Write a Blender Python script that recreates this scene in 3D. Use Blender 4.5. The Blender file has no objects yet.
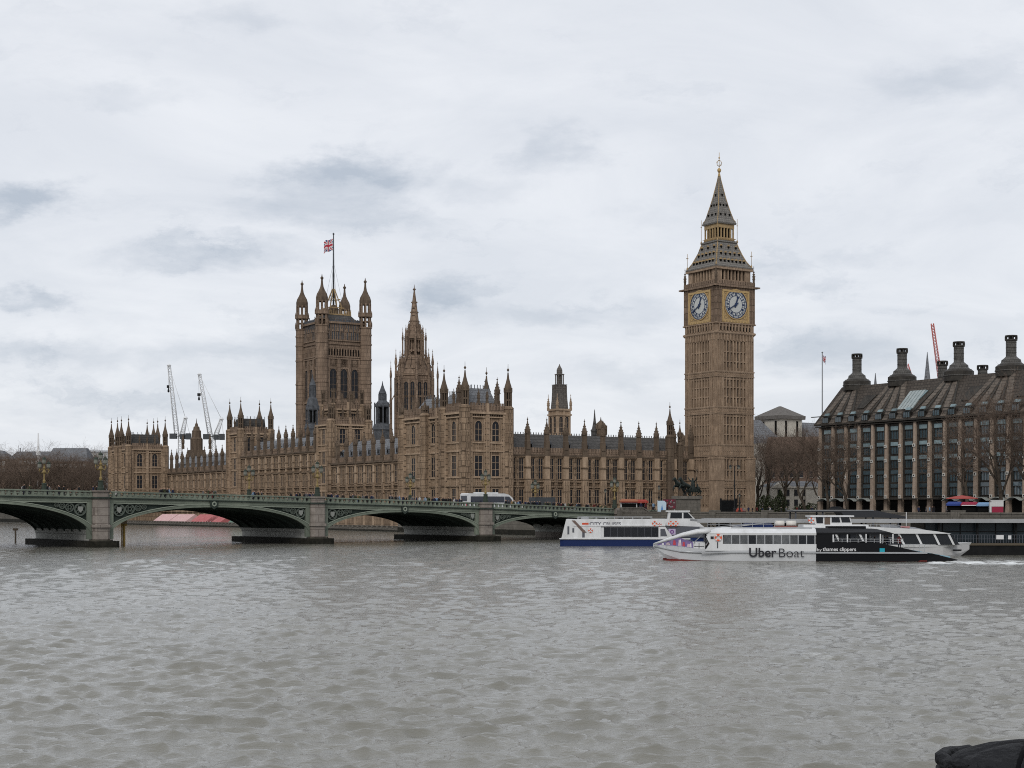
import bpy, bmesh, math, random
import numpy as np
from mathutils import Vector, Matrix
R = math.radians
random.seed(7)
SC = bpy.context.scene
COL = SC.collection

# ------------------------------------------------------------------ camera, sky, sun, exposure
F = 1524.0          # focal length in pixels of a 1024 px wide frame
CH = 6.0            # eye height above the river
YH = 509.0          # horizon row
cam = bpy.data.cameras.new('camera'); cam.sensor_width = 36.0
cam.lens = 36.0 * F / 1024.0
cam.shift_y = (YH - 384.0) / 1024.0
cam.clip_start = 0.2; cam.clip_end = 20000
co = bpy.data.objects.new('camera', cam); COL.objects.link(co)
co.location = (0, 0, CH); co.rotation_euler = (R(90), 0, 0)
SC.camera = co
SC.view_settings.view_transform = 'Standard'
SC.view_settings.look = 'None'
SC.view_settings.exposure = 0.05
SC.view_settings.gamma = 1.0
SC.cycles.filter_width = 1.05
SC.cycles.use_denoising = False
SC.view_settings.use_curve_mapping = False

SUN_EL, SUN_AZ = 36.0, 192.0
def build_world():
    w = bpy.data.worlds.new('World'); SC.world = w; w.use_nodes = True
    nt = w.node_tree; nt.nodes.clear(); N = nt.nodes.new; Lk = nt.links.new
    out = N('ShaderNodeOutputWorld'); bg = N('ShaderNodeBackground')
    bg.inputs['Strength'].default_value = 0.1
    Lk(bg.outputs[0], out.inputs[0])
    sky = N('ShaderNodeTexSky'); sky.sky_type = 'NISHITA'; sky.sun_disc = False
    sky.sun_elevation = R(SUN_EL); sky.sun_rotation = R(SUN_AZ)
    tc = N('ShaderNodeTexCoord')
    sep = N('ShaderNodeSeparateXYZ'); Lk(tc.outputs['Generated'], sep.inputs[0])
    def math_(op, a, b=None, clamp=False):
        n = N('ShaderNodeMath'); n.operation = op; n.use_clamp = clamp
        for i, v in enumerate((a, b)):
            if v is None: continue
            if isinstance(v, (int, float)): n.inputs[i].default_value = v
            else: Lk(v, n.inputs[i])
        return n.outputs[0]
    # cloud deck coordinates: the direction carried up to a flat layer
    zz = math_('ADD', math_('ABSOLUTE', sep.outputs[2]), 0.16)
    cx = math_('DIVIDE', sep.outputs[0], zz); cy = math_('DIVIDE', sep.outputs[1], zz)
    comb = N('ShaderNodeCombineXYZ'); Lk(cx, comb.inputs[0]); Lk(cy, comb.inputs[1])
    def noise(vec, scale, detail, rough, dist=0.0):
        n = N('ShaderNodeTexNoise'); n.inputs['Scale'].default_value = scale
        n.inputs['Detail'].default_value = detail; n.inputs['Roughness'].default_value = rough
        n.inputs['Distortion'].default_value = dist
        Lk(vec, n.inputs['Vector']); return n
    nb = noise(comb.outputs[0], 1.7, 9, 0.6, 0.6)
    nf = noise(comb.outputs[0], 6.0, 9, 0.66, 0.5)
    # azimuth and slope of the view direction, warped by noise, for the separate darker cloud bodies
    ya = math_('MAXIMUM', math_('ABSOLUTE', sep.outputs[1]), 0.05)
    gx = math_('DIVIDE', sep.outputs[0], ya); gy = math_('DIVIDE', sep.outputs[2], ya)
    g = N('ShaderNodeCombineXYZ'); Lk(gx, g.inputs[0]); Lk(gy, g.inputs[1])
    mp = N('ShaderNodeVectorMath'); mp.operation = 'MULTIPLY'; Lk(g.outputs[0], mp.inputs[0]); mp.inputs[1].default_value = (1.0, 2.0, 1.0)
    wn = noise(mp.outputs[0], 17.0, 10, 0.66)
    wc = N('ShaderNodeVectorMath'); wc.operation = 'SUBTRACT'; Lk(wn.outputs['Color'], wc.inputs[0]); wc.inputs[1].default_value = (.5, .5, .5)
    ws = N('ShaderNodeVectorMath'); ws.operation = 'MULTIPLY'; Lk(wc.outputs[0], ws.inputs[0]); ws.inputs[1].default_value = (.115, .05, 0)
    gw = N('ShaderNodeVectorMath'); gw.operation = 'ADD'; Lk(g.outputs[0], gw.inputs[0]); Lk(ws.outputs[0], gw.inputs[1])
    blobs = [(345,176,75,22,.95),(310,212,90,16,.5),(215,257,110,18,.6),(440,296,50,18,.75),(15,202,55,20,.95),(40,302,40,10,.6),(560,150,42,24,.45),
             (290,348,70,20,.5),(640,215,40,14,.2),(830,350,90,22,.5),(640,312,80,18,.4),(955,82,90,18,.35),(240,18,50,16,.3),(110,350,120,16,.35),
             (480,190,60,14,.3),(860,258,50,10,.3),(180,405,160,14,.3),(120,95,60,12,.25),(530,320,60,12,.35),(20,345,60,14,.4),(620,370,70,14,.35),(400,225,50,12,.35)]
    tot = None
    for bx, by, rx, ry, s in blobs:
        sub = N('ShaderNodeVectorMath'); sub.operation = 'SUBTRACT'; Lk(gw.outputs[0], sub.inputs[0])
        sub.inputs[1].default_value = ((bx - 512) / F, (YH - by) / F, 0)
        mul = N('ShaderNodeVectorMath'); mul.operation = 'MULTIPLY'; Lk(sub.outputs[0], mul.inputs[0])
        mul.inputs[1].default_value = (F / rx / 1.35, F / ry / 1.35, 0)
        ln = N('ShaderNodeVectorMath'); ln.operation = 'LENGTH'; Lk(mul.outputs[0], ln.inputs[0])
        mr = N('ShaderNodeMapRange'); mr.interpolation_type = 'SMOOTHSTEP'
        Lk(ln.outputs['Value'], mr.inputs[0]); mr.inputs[1].default_value = 0.1; mr.inputs[2].default_value = 1.15
        mr.inputs[3].default_value = s; mr.inputs[4].default_value = 0.0
        tot = mr.outputs[0] if tot is None else math_('ADD', tot, mr.outputs[0])
    fine = math_('ADD', math_('MULTIPLY', nf.outputs[0], 1.3), 0.42)
    dark = math_('MULTIPLY', math_('MULTIPLY', tot, 0.8), fine)
    st = N('ShaderNodeVectorMath'); st.operation = 'MULTIPLY'; Lk(gw.outputs[0], st.inputs[0]); st.inputs[1].default_value = (5.0, 13.0, 1.0)
    n3 = noise(st.outputs[0], 1.6, 9, 0.62, 0.3)
    m3 = N('ShaderNodeMapRange'); m3.interpolation_type = 'SMOOTHSTEP'; Lk(n3.outputs[0], m3.inputs[0]); m3.inputs[1].default_value = .52; m3.inputs[2].default_value = .72; m3.inputs[4].default_value = .42
    low = N('ShaderNodeMapRange'); Lk(gy, low.inputs[0]); low.inputs[1].default_value = .30; low.inputs[2].default_value = .10; low.inputs[3].default_value = .45; low.inputs[4].default_value = 1.0
    dark = math_('ADD', dark, math_('MULTIPLY', m3.outputs[0], low.outputs[0]))
    broad = N('ShaderNodeMapRange'); Lk(nb.outputs[0], broad.inputs[0])
    broad.inputs[1].default_value = 0.36; broad.inputs[2].default_value = 0.66; broad.inputs[3].default_value = 0.36; broad.inputs[4].default_value = 0.0
    dark = math_('ADD', dark, broad.outputs[0], True)
    ramp = N('ShaderNodeValToRGB'); Lk(dark, ramp.inputs[0])
    e = ramp.color_ramp.elements
    e[0].position = 0.0; e[0].color = (.748, .768, .805, 1)
    e[1].position = 1.0; e[1].color = (.43, .478, .548, 1)
    el = ramp.color_ramp.elements.new(0.35); el.color = (.645, .673, .722, 1)
    sc = N('ShaderNodeVectorMath'); sc.operation = 'SCALE'; Lk(ramp.outputs[0], sc.inputs[0]); sc.inputs[3].default_value = 11.2
    mx = N('ShaderNodeMix'); mx.data_type = 'RGBA'; mx.inputs[0].default_value = 0.94
    Lk(sky.outputs[0], mx.inputs[6]); Lk(sc.outputs[0], mx.inputs[7])
    Lk(mx.outputs[2], bg.inputs['Color'])
build_world()
sl = bpy.data.lights.new('sun', 'SUN'); sl.energy = 1.3; sl.angle = R(24); sl.color = (1, .96, .9)
so = bpy.data.objects.new('sun', sl); COL.objects.link(so)
so.rotation_euler = Vector((-math.sin(R(SUN_AZ)) * math.cos(R(SUN_EL)), -math.cos(R(SUN_AZ)) * math.cos(R(SUN_EL)), -math.sin(R(SUN_EL)))).to_track_quat('-Z', 'Y').to_euler()

# ------------------------------------------------------------------ helpers
def at(px, D):                       # lateral metres of an image column at depth D
    return (px - 512.0) * D / F
def zy(y, D):                        # height of an image row at depth D
    return CH + (YH - y) * D / F

MATS = {}
def mat(name, c, rough=.75, c2=None, scale=1.0, c3=None, metal=0.0, bump=0.0, bscale=None, streak=False, spec=.16, rnd=0.0, grid=None):
    if name in MATS: return MATS[name]
    m = bpy.data.materials.new(name); m.use_nodes = True; MATS[name] = m
    nt = m.node_tree; N = nt.nodes.new; Lk = nt.links.new
    b = nt.nodes['Principled BSDF']
    b.inputs['Base Color'].default_value = (*c, 1); b.inputs['Roughness'].default_value = rough
    b.inputs['Metallic'].default_value = metal; b.inputs['Specular IOR Level'].default_value = spec
    if c2 is None and bump == 0 and rnd == 0 and grid is None: return m
    tc = N('ShaderNodeTexCoord'); oi = N('ShaderNodeObjectInfo')
    ad = N('ShaderNodeVectorMath'); ad.operation = 'ADD'
    sc = N('ShaderNodeVectorMath'); sc.operation = 'SCALE'; sc.inputs[3].default_value = 37.0
    cmb = N('ShaderNodeCombineXYZ')
    for i in range(3): Lk(oi.outputs['Random'], cmb.inputs[i])
    Lk(cmb.outputs[0], sc.inputs[0]); Lk(tc.outputs['Object'], ad.inputs[0]); Lk(sc.outputs[0], ad.inputs[1])
    vec = ad.outputs[0]; col = None
    if c2 is not None:
        n1 = N('ShaderNodeTexNoise'); n1.inputs['Scale'].default_value = scale; n1.inputs['Detail'].default_value = 6; n1.inputs['Roughness'].default_value = .65
        v1 = vec
        if streak:
            mm = N('ShaderNodeVectorMath'); mm.operation = 'MULTIPLY'; mm.inputs[1].default_value = (1, 1, .22); Lk(vec, mm.inputs[0]); v1 = mm.outputs[0]
        Lk(v1, n1.inputs['Vector'])
        rp = N('ShaderNodeValToRGB'); Lk(n1.outputs[0], rp.inputs[0])
        rp.color_ramp.elements[0].position = .32; rp.color_ramp.elements[0].color = (*c, 1)
        rp.color_ramp.elements[1].position = .66; rp.color_ramp.elements[1].color = (*c2, 1)
        col = rp.outputs[0]
        if c3 is not None:
            n2 = N('ShaderNodeTexNoise'); n2.inputs['Scale'].default_value = scale * .17; n2.inputs['Detail'].default_value = 5
            Lk(vec, n2.inputs['Vector'])
            r2 = N('ShaderNodeMapRange'); Lk(n2.outputs[0], r2.inputs[0]); r2.inputs[1].default_value = .42; r2.inputs[2].default_value = .68
            mx = N('ShaderNodeMix'); mx.data_type = 'RGBA'; Lk(r2.outputs[0], mx.inputs[0]); Lk(col, mx.inputs[6]); mx.inputs[7].default_value = (*c3, 1)
            col = mx.outputs[2]
    if grid is not None:                                  # joints between panels or stones
        gw, gh, jc = grid
        br = N('ShaderNodeTexBrick'); br.inputs['Scale'].default_value = 1.0
        br.inputs['Brick Width'].default_value = gw; br.inputs['Row Height'].default_value = gh; br.inputs['Mortar Size'].default_value = .06; br.inputs['Mortar Smooth'].default_value = .3
        sp = N('ShaderNodeSeparateXYZ'); Lk(tc.outputs['Object'], sp.inputs[0])
        sm = N('ShaderNodeMath'); sm.operation = 'ADD'; Lk(sp.outputs[0], sm.inputs[0]); Lk(sp.outputs[1], sm.inputs[1])
        cc = N('ShaderNodeCombineXYZ'); Lk(sm.outputs[0], cc.inputs[0]); Lk(sp.outputs[2], cc.inputs[1])
        Lk(cc.outputs[0], br.inputs['Vector'])
        mx = N('ShaderNodeMix'); mx.data_type = 'RGBA'; Lk(br.outputs['Fac'], mx.inputs[0])
        if col is None: mx.inputs[6].default_value = (*c, 1)
        else: Lk(col, mx.inputs[6])
        mx.inputs[7].default_value = (*jc, 1); col = mx.outputs[2]
    if rnd:
        hv = N('ShaderNodeHueSaturation'); mr = N('ShaderNodeMapRange'); Lk(oi.outputs['Random'], mr.inputs[0])
        mr.inputs[3].default_value = 1 - rnd; mr.inputs[4].default_value = 1 + rnd; Lk(mr.outputs[0], hv.inputs['Value'])
        if col is None: hv.inputs['Color'].default_value = (*c, 1)
        else: Lk(col, hv.inputs['Color'])
        col = hv.outputs[0]
    if col is not None: Lk(col, b.inputs['Base Color'])
    if bump:
        nb = N('ShaderNodeTexNoise'); nb.inputs['Scale'].default_value = bscale or scale * 2; nb.inputs['Detail'].default_value = 4; Lk(vec, nb.inputs['Vector'])
        bp = N('ShaderNodeBump'); bp.inputs['Strength'].default_value = bump; bp.inputs['Distance'].default_value = .15; Lk(nb.outputs[0], bp.inputs['Height']); Lk(bp.outputs[0], b.inputs['Normal'])
    return m

class MB:
    def __init__(s): s.v = []; s.f = []; s.m = []; s.T = None; s.sm = []
    def add(s, vs, fs, m=0, smooth=False):
        o = len(s.v)
        if s.T: vs = [s.T(p) for p in vs]
        s.v += [tuple(p) for p in vs]
        for f in fs: s.f.append([i + o for i in f]); s.m.append(m); s.sm.append(smooth)
        return s
    def box(s, x0, x1, y0, y1, z0, z1, m=0):
        return s.add([(x0,y0,z0),(x1,y0,z0),(x1,y1,z0),(x0,y1,z0),(x0,y0,z1),(x1,y0,z1),(x1,y1,z1),(x0,y1,z1)],
              [(0,3,2,1),(4,5,6,7),(0,1,5,4),(1,2,6,5),(2,3,7,6),(3,0,4,7)], m)
    def cbox(s, cx, cy, wx, wy, z0, z1, m=0): return s.box(cx-wx/2, cx+wx/2, cy-wy/2, cy+wy/2, z0, z1, m)
    def lathe(s, cx, cy, prof, n=8, m=0, rot=None, sx=1, sy=1, smooth=False):
        if rot is None: rot = math.pi / n
        vs = []; fs = []
        for r, z in prof:
            for k in range(n):
                a = rot + 2 * math.pi * k / n
                vs.append((cx + r * sx * math.cos(a), cy + r * sy * math.sin(a), z))
        for j in range(len(prof) - 1):
            for k in range(n):
                k2 = (k + 1) % n
                fs.append((j*n+k, j*n+k2, (j+1)*n+k2, (j+1)*n+k))
        fs.append(tuple(range(n-1, -1, -1))); fs.append(tuple((len(prof)-1)*n + k for k in range(n)))
        return s.add(vs, fs, m, smooth)
    def tube(s, pts, rad, n=6, m=0, smooth=True):
        pts = [Vector(p) for p in pts]; k = len(pts)
        if not isinstance(rad, (list, tuple)): rad = [rad] * k
        vs = []; fs = []
        for i, p in enumerate(pts):
            d = (pts[min(i+1, k-1)] - pts[max(i-1, 0)])
            if d.length < 1e-9: d = Vector((0,0,1))
            d.normalize()
            a = d.cross(Vector((0,0,1)) if abs(d.z) < .9 else Vector((1,0,0))).normalized(); b = d.cross(a)
            for j in range(n):
                t = 2 * math.pi * j / n + math.pi / n
                vs.append(p + (a * math.cos(t) + b * math.sin(t)) * rad[i])
        for i in range(k - 1):
            for j in range(n):
                j2 = (j + 1) % n; fs.append((i*n+j, i*n+j2, (i+1)*n+j2, (i+1)*n+j))
        fs.append(tuple(range(n-1,-1,-1))); fs.append(tuple((k-1)*n+j for j in range(n)))
        return s.add(vs, fs, m, smooth)
    def prism(s, poly, y0, y1, m=0):                       # outline in x-z pushed along y
        n = len(poly)
        vs = [(a, y0, b) for a, b in poly] + [(a, y1, b) for a, b in poly]
        fs = [tuple(range(n)), tuple(range(2*n-1, n-1, -1))] + [(i, i+n, (i+1) % n + n, (i+1) % n) for i in range(n)]
        return s.add(vs, fs, m)
    def slab(s, poly, z0, z1, m=0):                        # outline in x-y pushed along z
        n = len(poly)
        vs = [(a, b, z0) for a, b in poly] + [(a, b, z1) for a, b in poly]
        fs = [tuple(range(n-1,-1,-1)), tuple(range(n, 2*n))] + [(i, (i+1) % n, (i+1) % n + n, i+n) for i in range(n)]
        return s.add(vs, fs, m)
    def strip(s, lo, hi, y0, y1, m=0):                     # band between two x-z polylines pushed along y
        n = len(lo); vs = []
        for (a, b), (c, d) in zip(lo, hi): vs += [(a,y0,b),(c,y0,d),(c,y1,d),(a,y1,b)]
        fs = []
        for i in range(n-1):
            p = 4*i; q = p+4
            fs += [(p,q,q+1,p+1),(p+1,q+1,q+2,p+2),(p+2,q+2,q+3,p+3),(p+3,q+3,q,p)]
        fs += [(0,1,2,3),(4*n-1,4*n-2,4*n-3,4*n-4)]
        return s.add(vs, fs, m)
    def ring(s, cx, cz, r0, r1, y0, y1, n=24, m=0):
        vs = []; fs = []
        for k in range(n):
            a = 2*math.pi*k/n; c, d = math.cos(a), math.sin(a)
            vs += [(cx+r0*c,y0,cz+r0*d),(cx+r1*c,y0,cz+r1*d),(cx+r1*c,y1,cz+r1*d),(cx+r0*c,y1,cz+r0*d)]
        for k in range(n):
            p = 4*k; q = 4*((k+1) % n)
            fs += [(p,q,q+1,p+1),(p+1,q+1,q+2,p+2),(p+2,q+2,q+3,p+3),(p+3,q+3,q,p)]
        return s.add(vs, fs, m)
    def loft(s, secs, m=0, smooth=False, cap=True):        # rings of equal point count
        n = len(secs[0]); vs = [p for r in secs for p in r]; fs = []
        for j in range(len(secs)-1):
            for k in range(n):
                k2 = (k+1) % n; fs.append((j*n+k, j*n+k2, (j+1)*n+k2, (j+1)*n+k))
        if cap: fs.append(tuple(range(n-1,-1,-1))); fs.append(tuple((len(secs)-1)*n+k for k in range(n)))
        return s.add(vs, fs, m, smooth)
    def mesh(s, name, mats, fix=True):
        me = bpy.data.meshes.new(name); me.from_pydata(s.v, [], s.f)
        if not isinstance(mats, (list, tuple)): mats = [mats]
        for q in mats: me.materials.append(q)
        me.polygons.foreach_set('material_index', s.m); me.polygons.foreach_set('use_smooth', s.sm)
        if fix:
            bm = bmesh.new(); bm.from_mesh(me); bmesh.ops.recalc_face_normals(bm, faces=bm.faces); bm.to_mesh(me); bm.free()
        me.update(); return me
    def build(s, name, mats, parent=None, loc=(0,0,0), rz=0, fix=True):
        return inst(name, s.mesh(name, mats, fix), parent, loc, rz)

def inst(name, me, parent=None, loc=(0,0,0), rz=0, scale=None):
    o = bpy.data.objects.new(name, me); COL.objects.link(o)
    o.location = loc; o.rotation_euler = (0, 0, rz)
    if parent: o.parent = parent
    if scale: o.scale = scale if isinstance(scale, (tuple, list)) else (scale,)*3
    return o
def tag(o, label, cat, group=None):
    o['label'] = label; o['category'] = cat
    if group: o['group'] = group
    return o
def thing(name, label, cat, loc=(0,0,0), rz=0, group=None):
    o = bpy.data.objects.new(name, None); COL.objects.link(o); o.empty_display_size = .3
    o.location = loc; o.rotation_euler = (0,0,rz)
    return tag(o, label, cat, group)
def struct(o, kind='structure'): o['kind'] = kind; return o
def dup(o, loc=None, rz=None, label=None, parent=None, scale=None):
    c = o.copy(); COL.objects.link(c)
    if parent: c.parent = parent
    if loc is not None: c.location = loc
    if rz is not None: c.rotation_euler = (0,0,rz)
    if label: c['label'] = label
    if scale: c.scale = (scale,)*3 if not isinstance(scale,(tuple,list)) else scale
    for ch in list(o.children): dup(ch, parent=c)
    return c
def text_mesh(txt, w, h, m, bold=0.0, depth=.02):
    cu = bpy.data.curves.new('lettering', 'FONT'); cu.body = txt; cu.extrude = .01; cu.offset = bold
    ob = bpy.data.objects.new('lettering', cu); COL.objects.link(ob)
    dg = bpy.context.evaluated_depsgraph_get(); me = bpy.data.meshes.new_from_object(ob.evaluated_get(dg))
    bpy.data.objects.remove(ob); bpy.data.curves.remove(cu)
    P = np.array([v.co[:] for v in me.vertices]); lo, hi = P.min(0), P.max(0)
    for v in me.vertices:
        x, y, z = v.co
        v.co = ((x-lo[0])/(hi[0]-lo[0])*w, -depth/2 + (z-lo[2])/max(1e-6, hi[2]-lo[2])*depth - depth/2, (y-lo[1])/(hi[1]-lo[1])*h)
    me.materials.clear(); me.materials.append(m); return me
def skin_mesh(name, joints, edges, mats, paint, sub=1, root=0):
    """one continuous body grown round a jointed skeleton; joints = (x,y,z,r) or (x,y,z,rx,ry)"""
    me = bpy.data.meshes.new(name); me.from_pydata([j[:3] for j in joints], edges, [])
    ob = bpy.data.objects.new(name, me); COL.objects.link(ob)
    sk = ob.modifiers.new('s', 'SKIN'); sk.use_smooth_shade = True; sk.branch_smoothing = .3
    for i, j in enumerate(joints):
        d = me.skin_vertices[0].data[i]; d.radius = (j[3], j[4] if len(j) > 4 else j[3]); d.use_root = (i == root)
    sb = ob.modifiers.new('u', 'SUBSURF'); sb.levels = sub; sb.render_levels = sub
    dg = bpy.context.evaluated_depsgraph_get(); out = bpy.data.meshes.new_from_object(ob.evaluated_get(dg))
    bpy.data.objects.remove(ob); bpy.data.meshes.remove(me)
    out.materials.clear()
    for q in mats: out.materials.append(q)
    for p in out.polygons: p.material_index = paint(p.center); p.use_smooth = True
    out.name = name; return out

# ------------------------------------------------------------------ materials
STONE = mat('honey sandstone', (.152,.107,.073), .9, (.345,.252,.174), 1.1, (.165,.118,.081), bump=.5, bscale=2.2, streak=True, grid=(.62,1.5,(.075,.053,.036)))
STONE_L = mat('pale sandstone trim', (.235,.168,.114), .9, (.42,.313,.222), 1.3, (.255,.185,.127), bump=.4, bscale=2.5, streak=True)
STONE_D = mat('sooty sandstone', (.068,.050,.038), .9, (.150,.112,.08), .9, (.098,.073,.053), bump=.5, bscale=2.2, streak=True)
STONE_T = mat('tower limestone', (.175,.125,.087), .9, (.385,.283,.2), 1.9, (.22,.159,.112), bump=.5, bscale=2.0, streak=True, )
STONE_V = mat('old grey brown stone', (.125,.088,.064), .9, (.29,.212,.155), .9, (.165,.119,.087), bump=.5, bscale=1.5, streak=True, grid=(.9,1.7,(.06,.044,.032)))
SLATE = mat('grey slate roof', (.115,.12,.13), .7, (.21,.22,.235), 1.2, (.15,.155,.165), grid=(1.2,.7,(.08,.08,.085)))
SLATE_D = mat('dark slate roof', (.05,.048,.046), .75, (.105,.10,.096), 1.0, (.07,.068,.066), grid=(1.4,.8,(.035,.034,.033)))
LEAD = mat('weathered lead', (.042,.045,.05), .7, (.10,.107,.118), 1.0)
IRONROOF = mat('cast iron roof tiles', (.125,.118,.108), .55, (.21,.198,.18), 1.3, grid=(.8,.62,(.07,.065,.06)))
GLASSD = mat('leaded window glass', (.010,.010,.012), .45, (.026,.027,.031), 1.5, spec=.18)
DARK = mat('shadowed interior', (.008,.008,.008), .95, spec=.03)
GOLD = mat('gilding', (.50,.345,.155), .5, (.36,.25,.12), 3.0, metal=.2)
GOLDP = mat('gilded stone', (.40,.285,.145), .65, (.26,.185,.105), 2.0, metal=.1)
DIAL = mat('opal dial glass', (.50,.51,.49), .35, (.43,.44,.43), 2.0)
BLUE = mat('dial blue', (.025,.042,.095), .5)
# ------------------------------------------------------------------ palace frame
PA = math.atan2(.53, .848)                       # palace axis: local x = west, local y = south
UX = Vector((.848, .53, 0)); UY = Vector((-.53, .848, 0))
NE = Vector((at(465, 376), 376, 0))
def P(s, t, z=0.0): return NE + UY * s + UX * t + Vector((0, 0, z))
G = 4.8                                          # street level

def win_mesh(w, h, arched=False, mull=1, trans=2, stone=STONE_L):
    b = MB(); fr = .13
    if arched:
        hh = h - w * .62; n = 6
        arc = [(w/2 * math.cos(a), hh + w * .62 * math.sin(a)) for a in [math.pi * k / (2*n) for k in range(2*n+1)]]
        poly = [(-w/2, 0), (w/2, 0)] + arc
        b.prism(poly, -.03, .03, 1)
        out = [((w/2+fr) * math.cos(a), hh + (w*.62+fr) * math.sin(a)) for a in [math.pi * k / (2*n) for k in range(2*n+1)]]
        b.strip([(w/2, 0)] + arc + [(-w/2, 0)], [(w/2+fr, 0)] + out + [(-w/2-fr, 0)], -.22, .02, 0)
        top = hh + w * .3
    else:
        b.box(-w/2, w/2, -.03, .03, 0, h, 1)
        b.box(-w/2-fr, -w/2, -.2, .02, 0, h, 0); b.box(w/2, w/2+fr, -.2, .02, 0, h, 0); b.box(-w/2-fr, w/2+fr, -.22, .02, h, h+fr, 0)
        top = h
    b.box(-w/2-fr, w/2+fr, -.26, .02, -fr, 0, 0)
    for k in range(mull):
        x = -w/2 + w * (k+1) / (mull+1); b.box(x-.05, x+.05, -.12, -.03, 0, top, 0)
    for k in range(trans):
        z = top * (k+1) / (trans+1); b.box(-w/2, w/2, -.1, -.032, z-.05, z+.05, 0)
    return b.mesh('window', [stone, GLASSD])

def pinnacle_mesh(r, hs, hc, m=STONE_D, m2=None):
    """square shaft with gablets, crocketed cap and finial; foot at 0"""
    b = MB()
    b.lathe(0, 0, [(r*1.05,0),(r*1.05,hs*.55),(r*.9,hs*.58),(r*.9,hs)], 4, 0)
    b.lathe(0, 0, [(r*1.22,hs),(r*1.22,hs+.18),(r*.95,hs+.3)], 4, 0)
    prof = [(r*.98,hs+.25),(r*1.06,hs+hc*.14),(r*.82,hs+hc*.3),(r*.42,hs+hc*.5),(r*.2,hs+hc*.72),(r*.12,hs+hc*.8)]
    b.lathe(0, 0, prof, 8, 0)
    for k in range(4):
        a = math.pi/2*k + math.pi/4
        for t, rr in ((.2,.98),(.36,.66),(.52,.42)):
            b.cbox(math.cos(a)*r*rr, math.sin(a)*r*rr, .16, .16, hs+hc*t, hs+hc*t+.26, 0)
    b.lathe(0, 0, [(.05,hs+hc*.8),(r*.34,hs+hc*.86),(.05,hs+hc*.91),(.035,hs+hc)], 6, 0)
    return b.mesh('pinnacle', [m, m2 or m])

def turret_mesh(r, z1, z2, ztip, m=STONE, mt=STONE_D):
    """octagonal stair turret: shaft to z1, open lantern to z2, ogee cap to ztip"""
    b = MB()
    b.lathe(0, 0, [(r,G),(r,z1-.4),(r*1.14,z1-.3),(r*1.14,z1)], 8, 0)
    for k in range(8):
        a = math.pi/8 + math.pi/4*k; b.tube([(r*1.02*math.cos(a), r*1.02*math.sin(a), G),(r*1.02*math.cos(a), r*1.02*math.sin(a), z1-.4)], .12, 4, 0, False)
    for zc in (7.4, 9.0, 11.4, 13.6, 16.4, 18.6, 20.2, 22.3, 25.0, 27.4):
        if zc < z1-2: b.lathe(0, 0, [(r*1.09,zc),(r*1.09,zc+.35)], 8, 0)
    zm = (z1+z2)/2
    rl = r; r = r*.76
    b.lathe(0, 0, [(rl*1.14,z1),(r,z1+.5)], 8, 0)
    b.lathe(0, 0, [(r*.42,z1),(r*.42,z2)], 8, 2)
    for k in range(8):
        a = math.pi/8 + math.pi/4*k
        b.tube([(r*.84*math.cos(a), r*.84*math.sin(a), z1),(r*.84*math.cos(a), r*.84*math.sin(a), z2)], r*.2, 4, 1, False)
        b.cbox(r*1.0*math.cos(a), r*1.0*math.sin(a), .2, .2, z2, z2+1.1, 1)
    b.lathe(0, 0, [(r*.95,zm-.2),(r*.95,zm+.2)], 8, 1)
    b.lathe(0, 0, [(r*1.08,z2-.1),(r*1.08,z2+.25)], 8, 1)
    h = ztip - z2
    b.lathe(0, 0, [(r*.9,z2+.25),(r*.98,z2+h*.10),(r*.9,z2+h*.2),(r*.58,z2+h*.34),(r*.3,z2+h*.5),(r*.15,z2+h*.7)], 8, 1)
    b.lathe(0, 0, [(.06,z2+h*.72),(r*.34,z2+h*.79),(.06,z2+h*.85),(.04,ztip)], 6, 1)
    return b.mesh('turret', [m, mt, DARK])

W_TALL = win_mesh(1.3, 5.2, False, 1, 2); W_LOW = win_mesh(1.3, 3.6, False, 1, 1); W_UP = win_mesh(1.3, 3.0, False, 1, 1)
PIN = pinnacle_mesh(.74, 4.0, 4.3); PIN_S = pinnacle_mesh(.36, 1.6, 2.6)

def parapet(b, x0, x1, y0, y1, z, h, m=0, step=1.0, w=.62):
    """pierced and battlemented parapet along x"""
    b.box(x0, x1, y0, y1, z, z+.35, m); b.box(x0, x1, y0+.02, y1-.02, z+h*.62, z+h*.72, m)
    n = max(1, int((x1-x0)/step)); d = (x1-x0)/n
    for i in range(n):
        c = x0 + d*(i+.5)
        b.box(c-d*w/2, c+d*w/2, y0+.01, y1-.01, z+.35, z+h, m)
        b.box(c-d/2, c+d/2, y0+.12, y1-.12, z+.35, z+h*.62, m)

def panels(b, x0, x1, y0, z0, z1, step, m=0, d=.14):
    """blind tracery: rows of sunk panels shown by their ribs"""
    n = max(1, int(round((x1-x0)/step))); w = (x1-x0)/n
    for i in range(n+1): b.box(x0+w*i-.06, x0+w*i+.06, y0-d, y0, z0, z1, m)
    b.box(x0, x1, y0-d-.02, y0, z0, z0+.12, m); b.box(x0, x1, y0-d-.02, y0, z1-.12, z1, m)
    for i in range(n):
        c = x0+w*(i+.5); b.box(c-w*.2, c+w*.2, y0-d*.7, y0, (z0+z1)/2-w*.25, (z0+z1)/2+w*.25, m)

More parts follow.
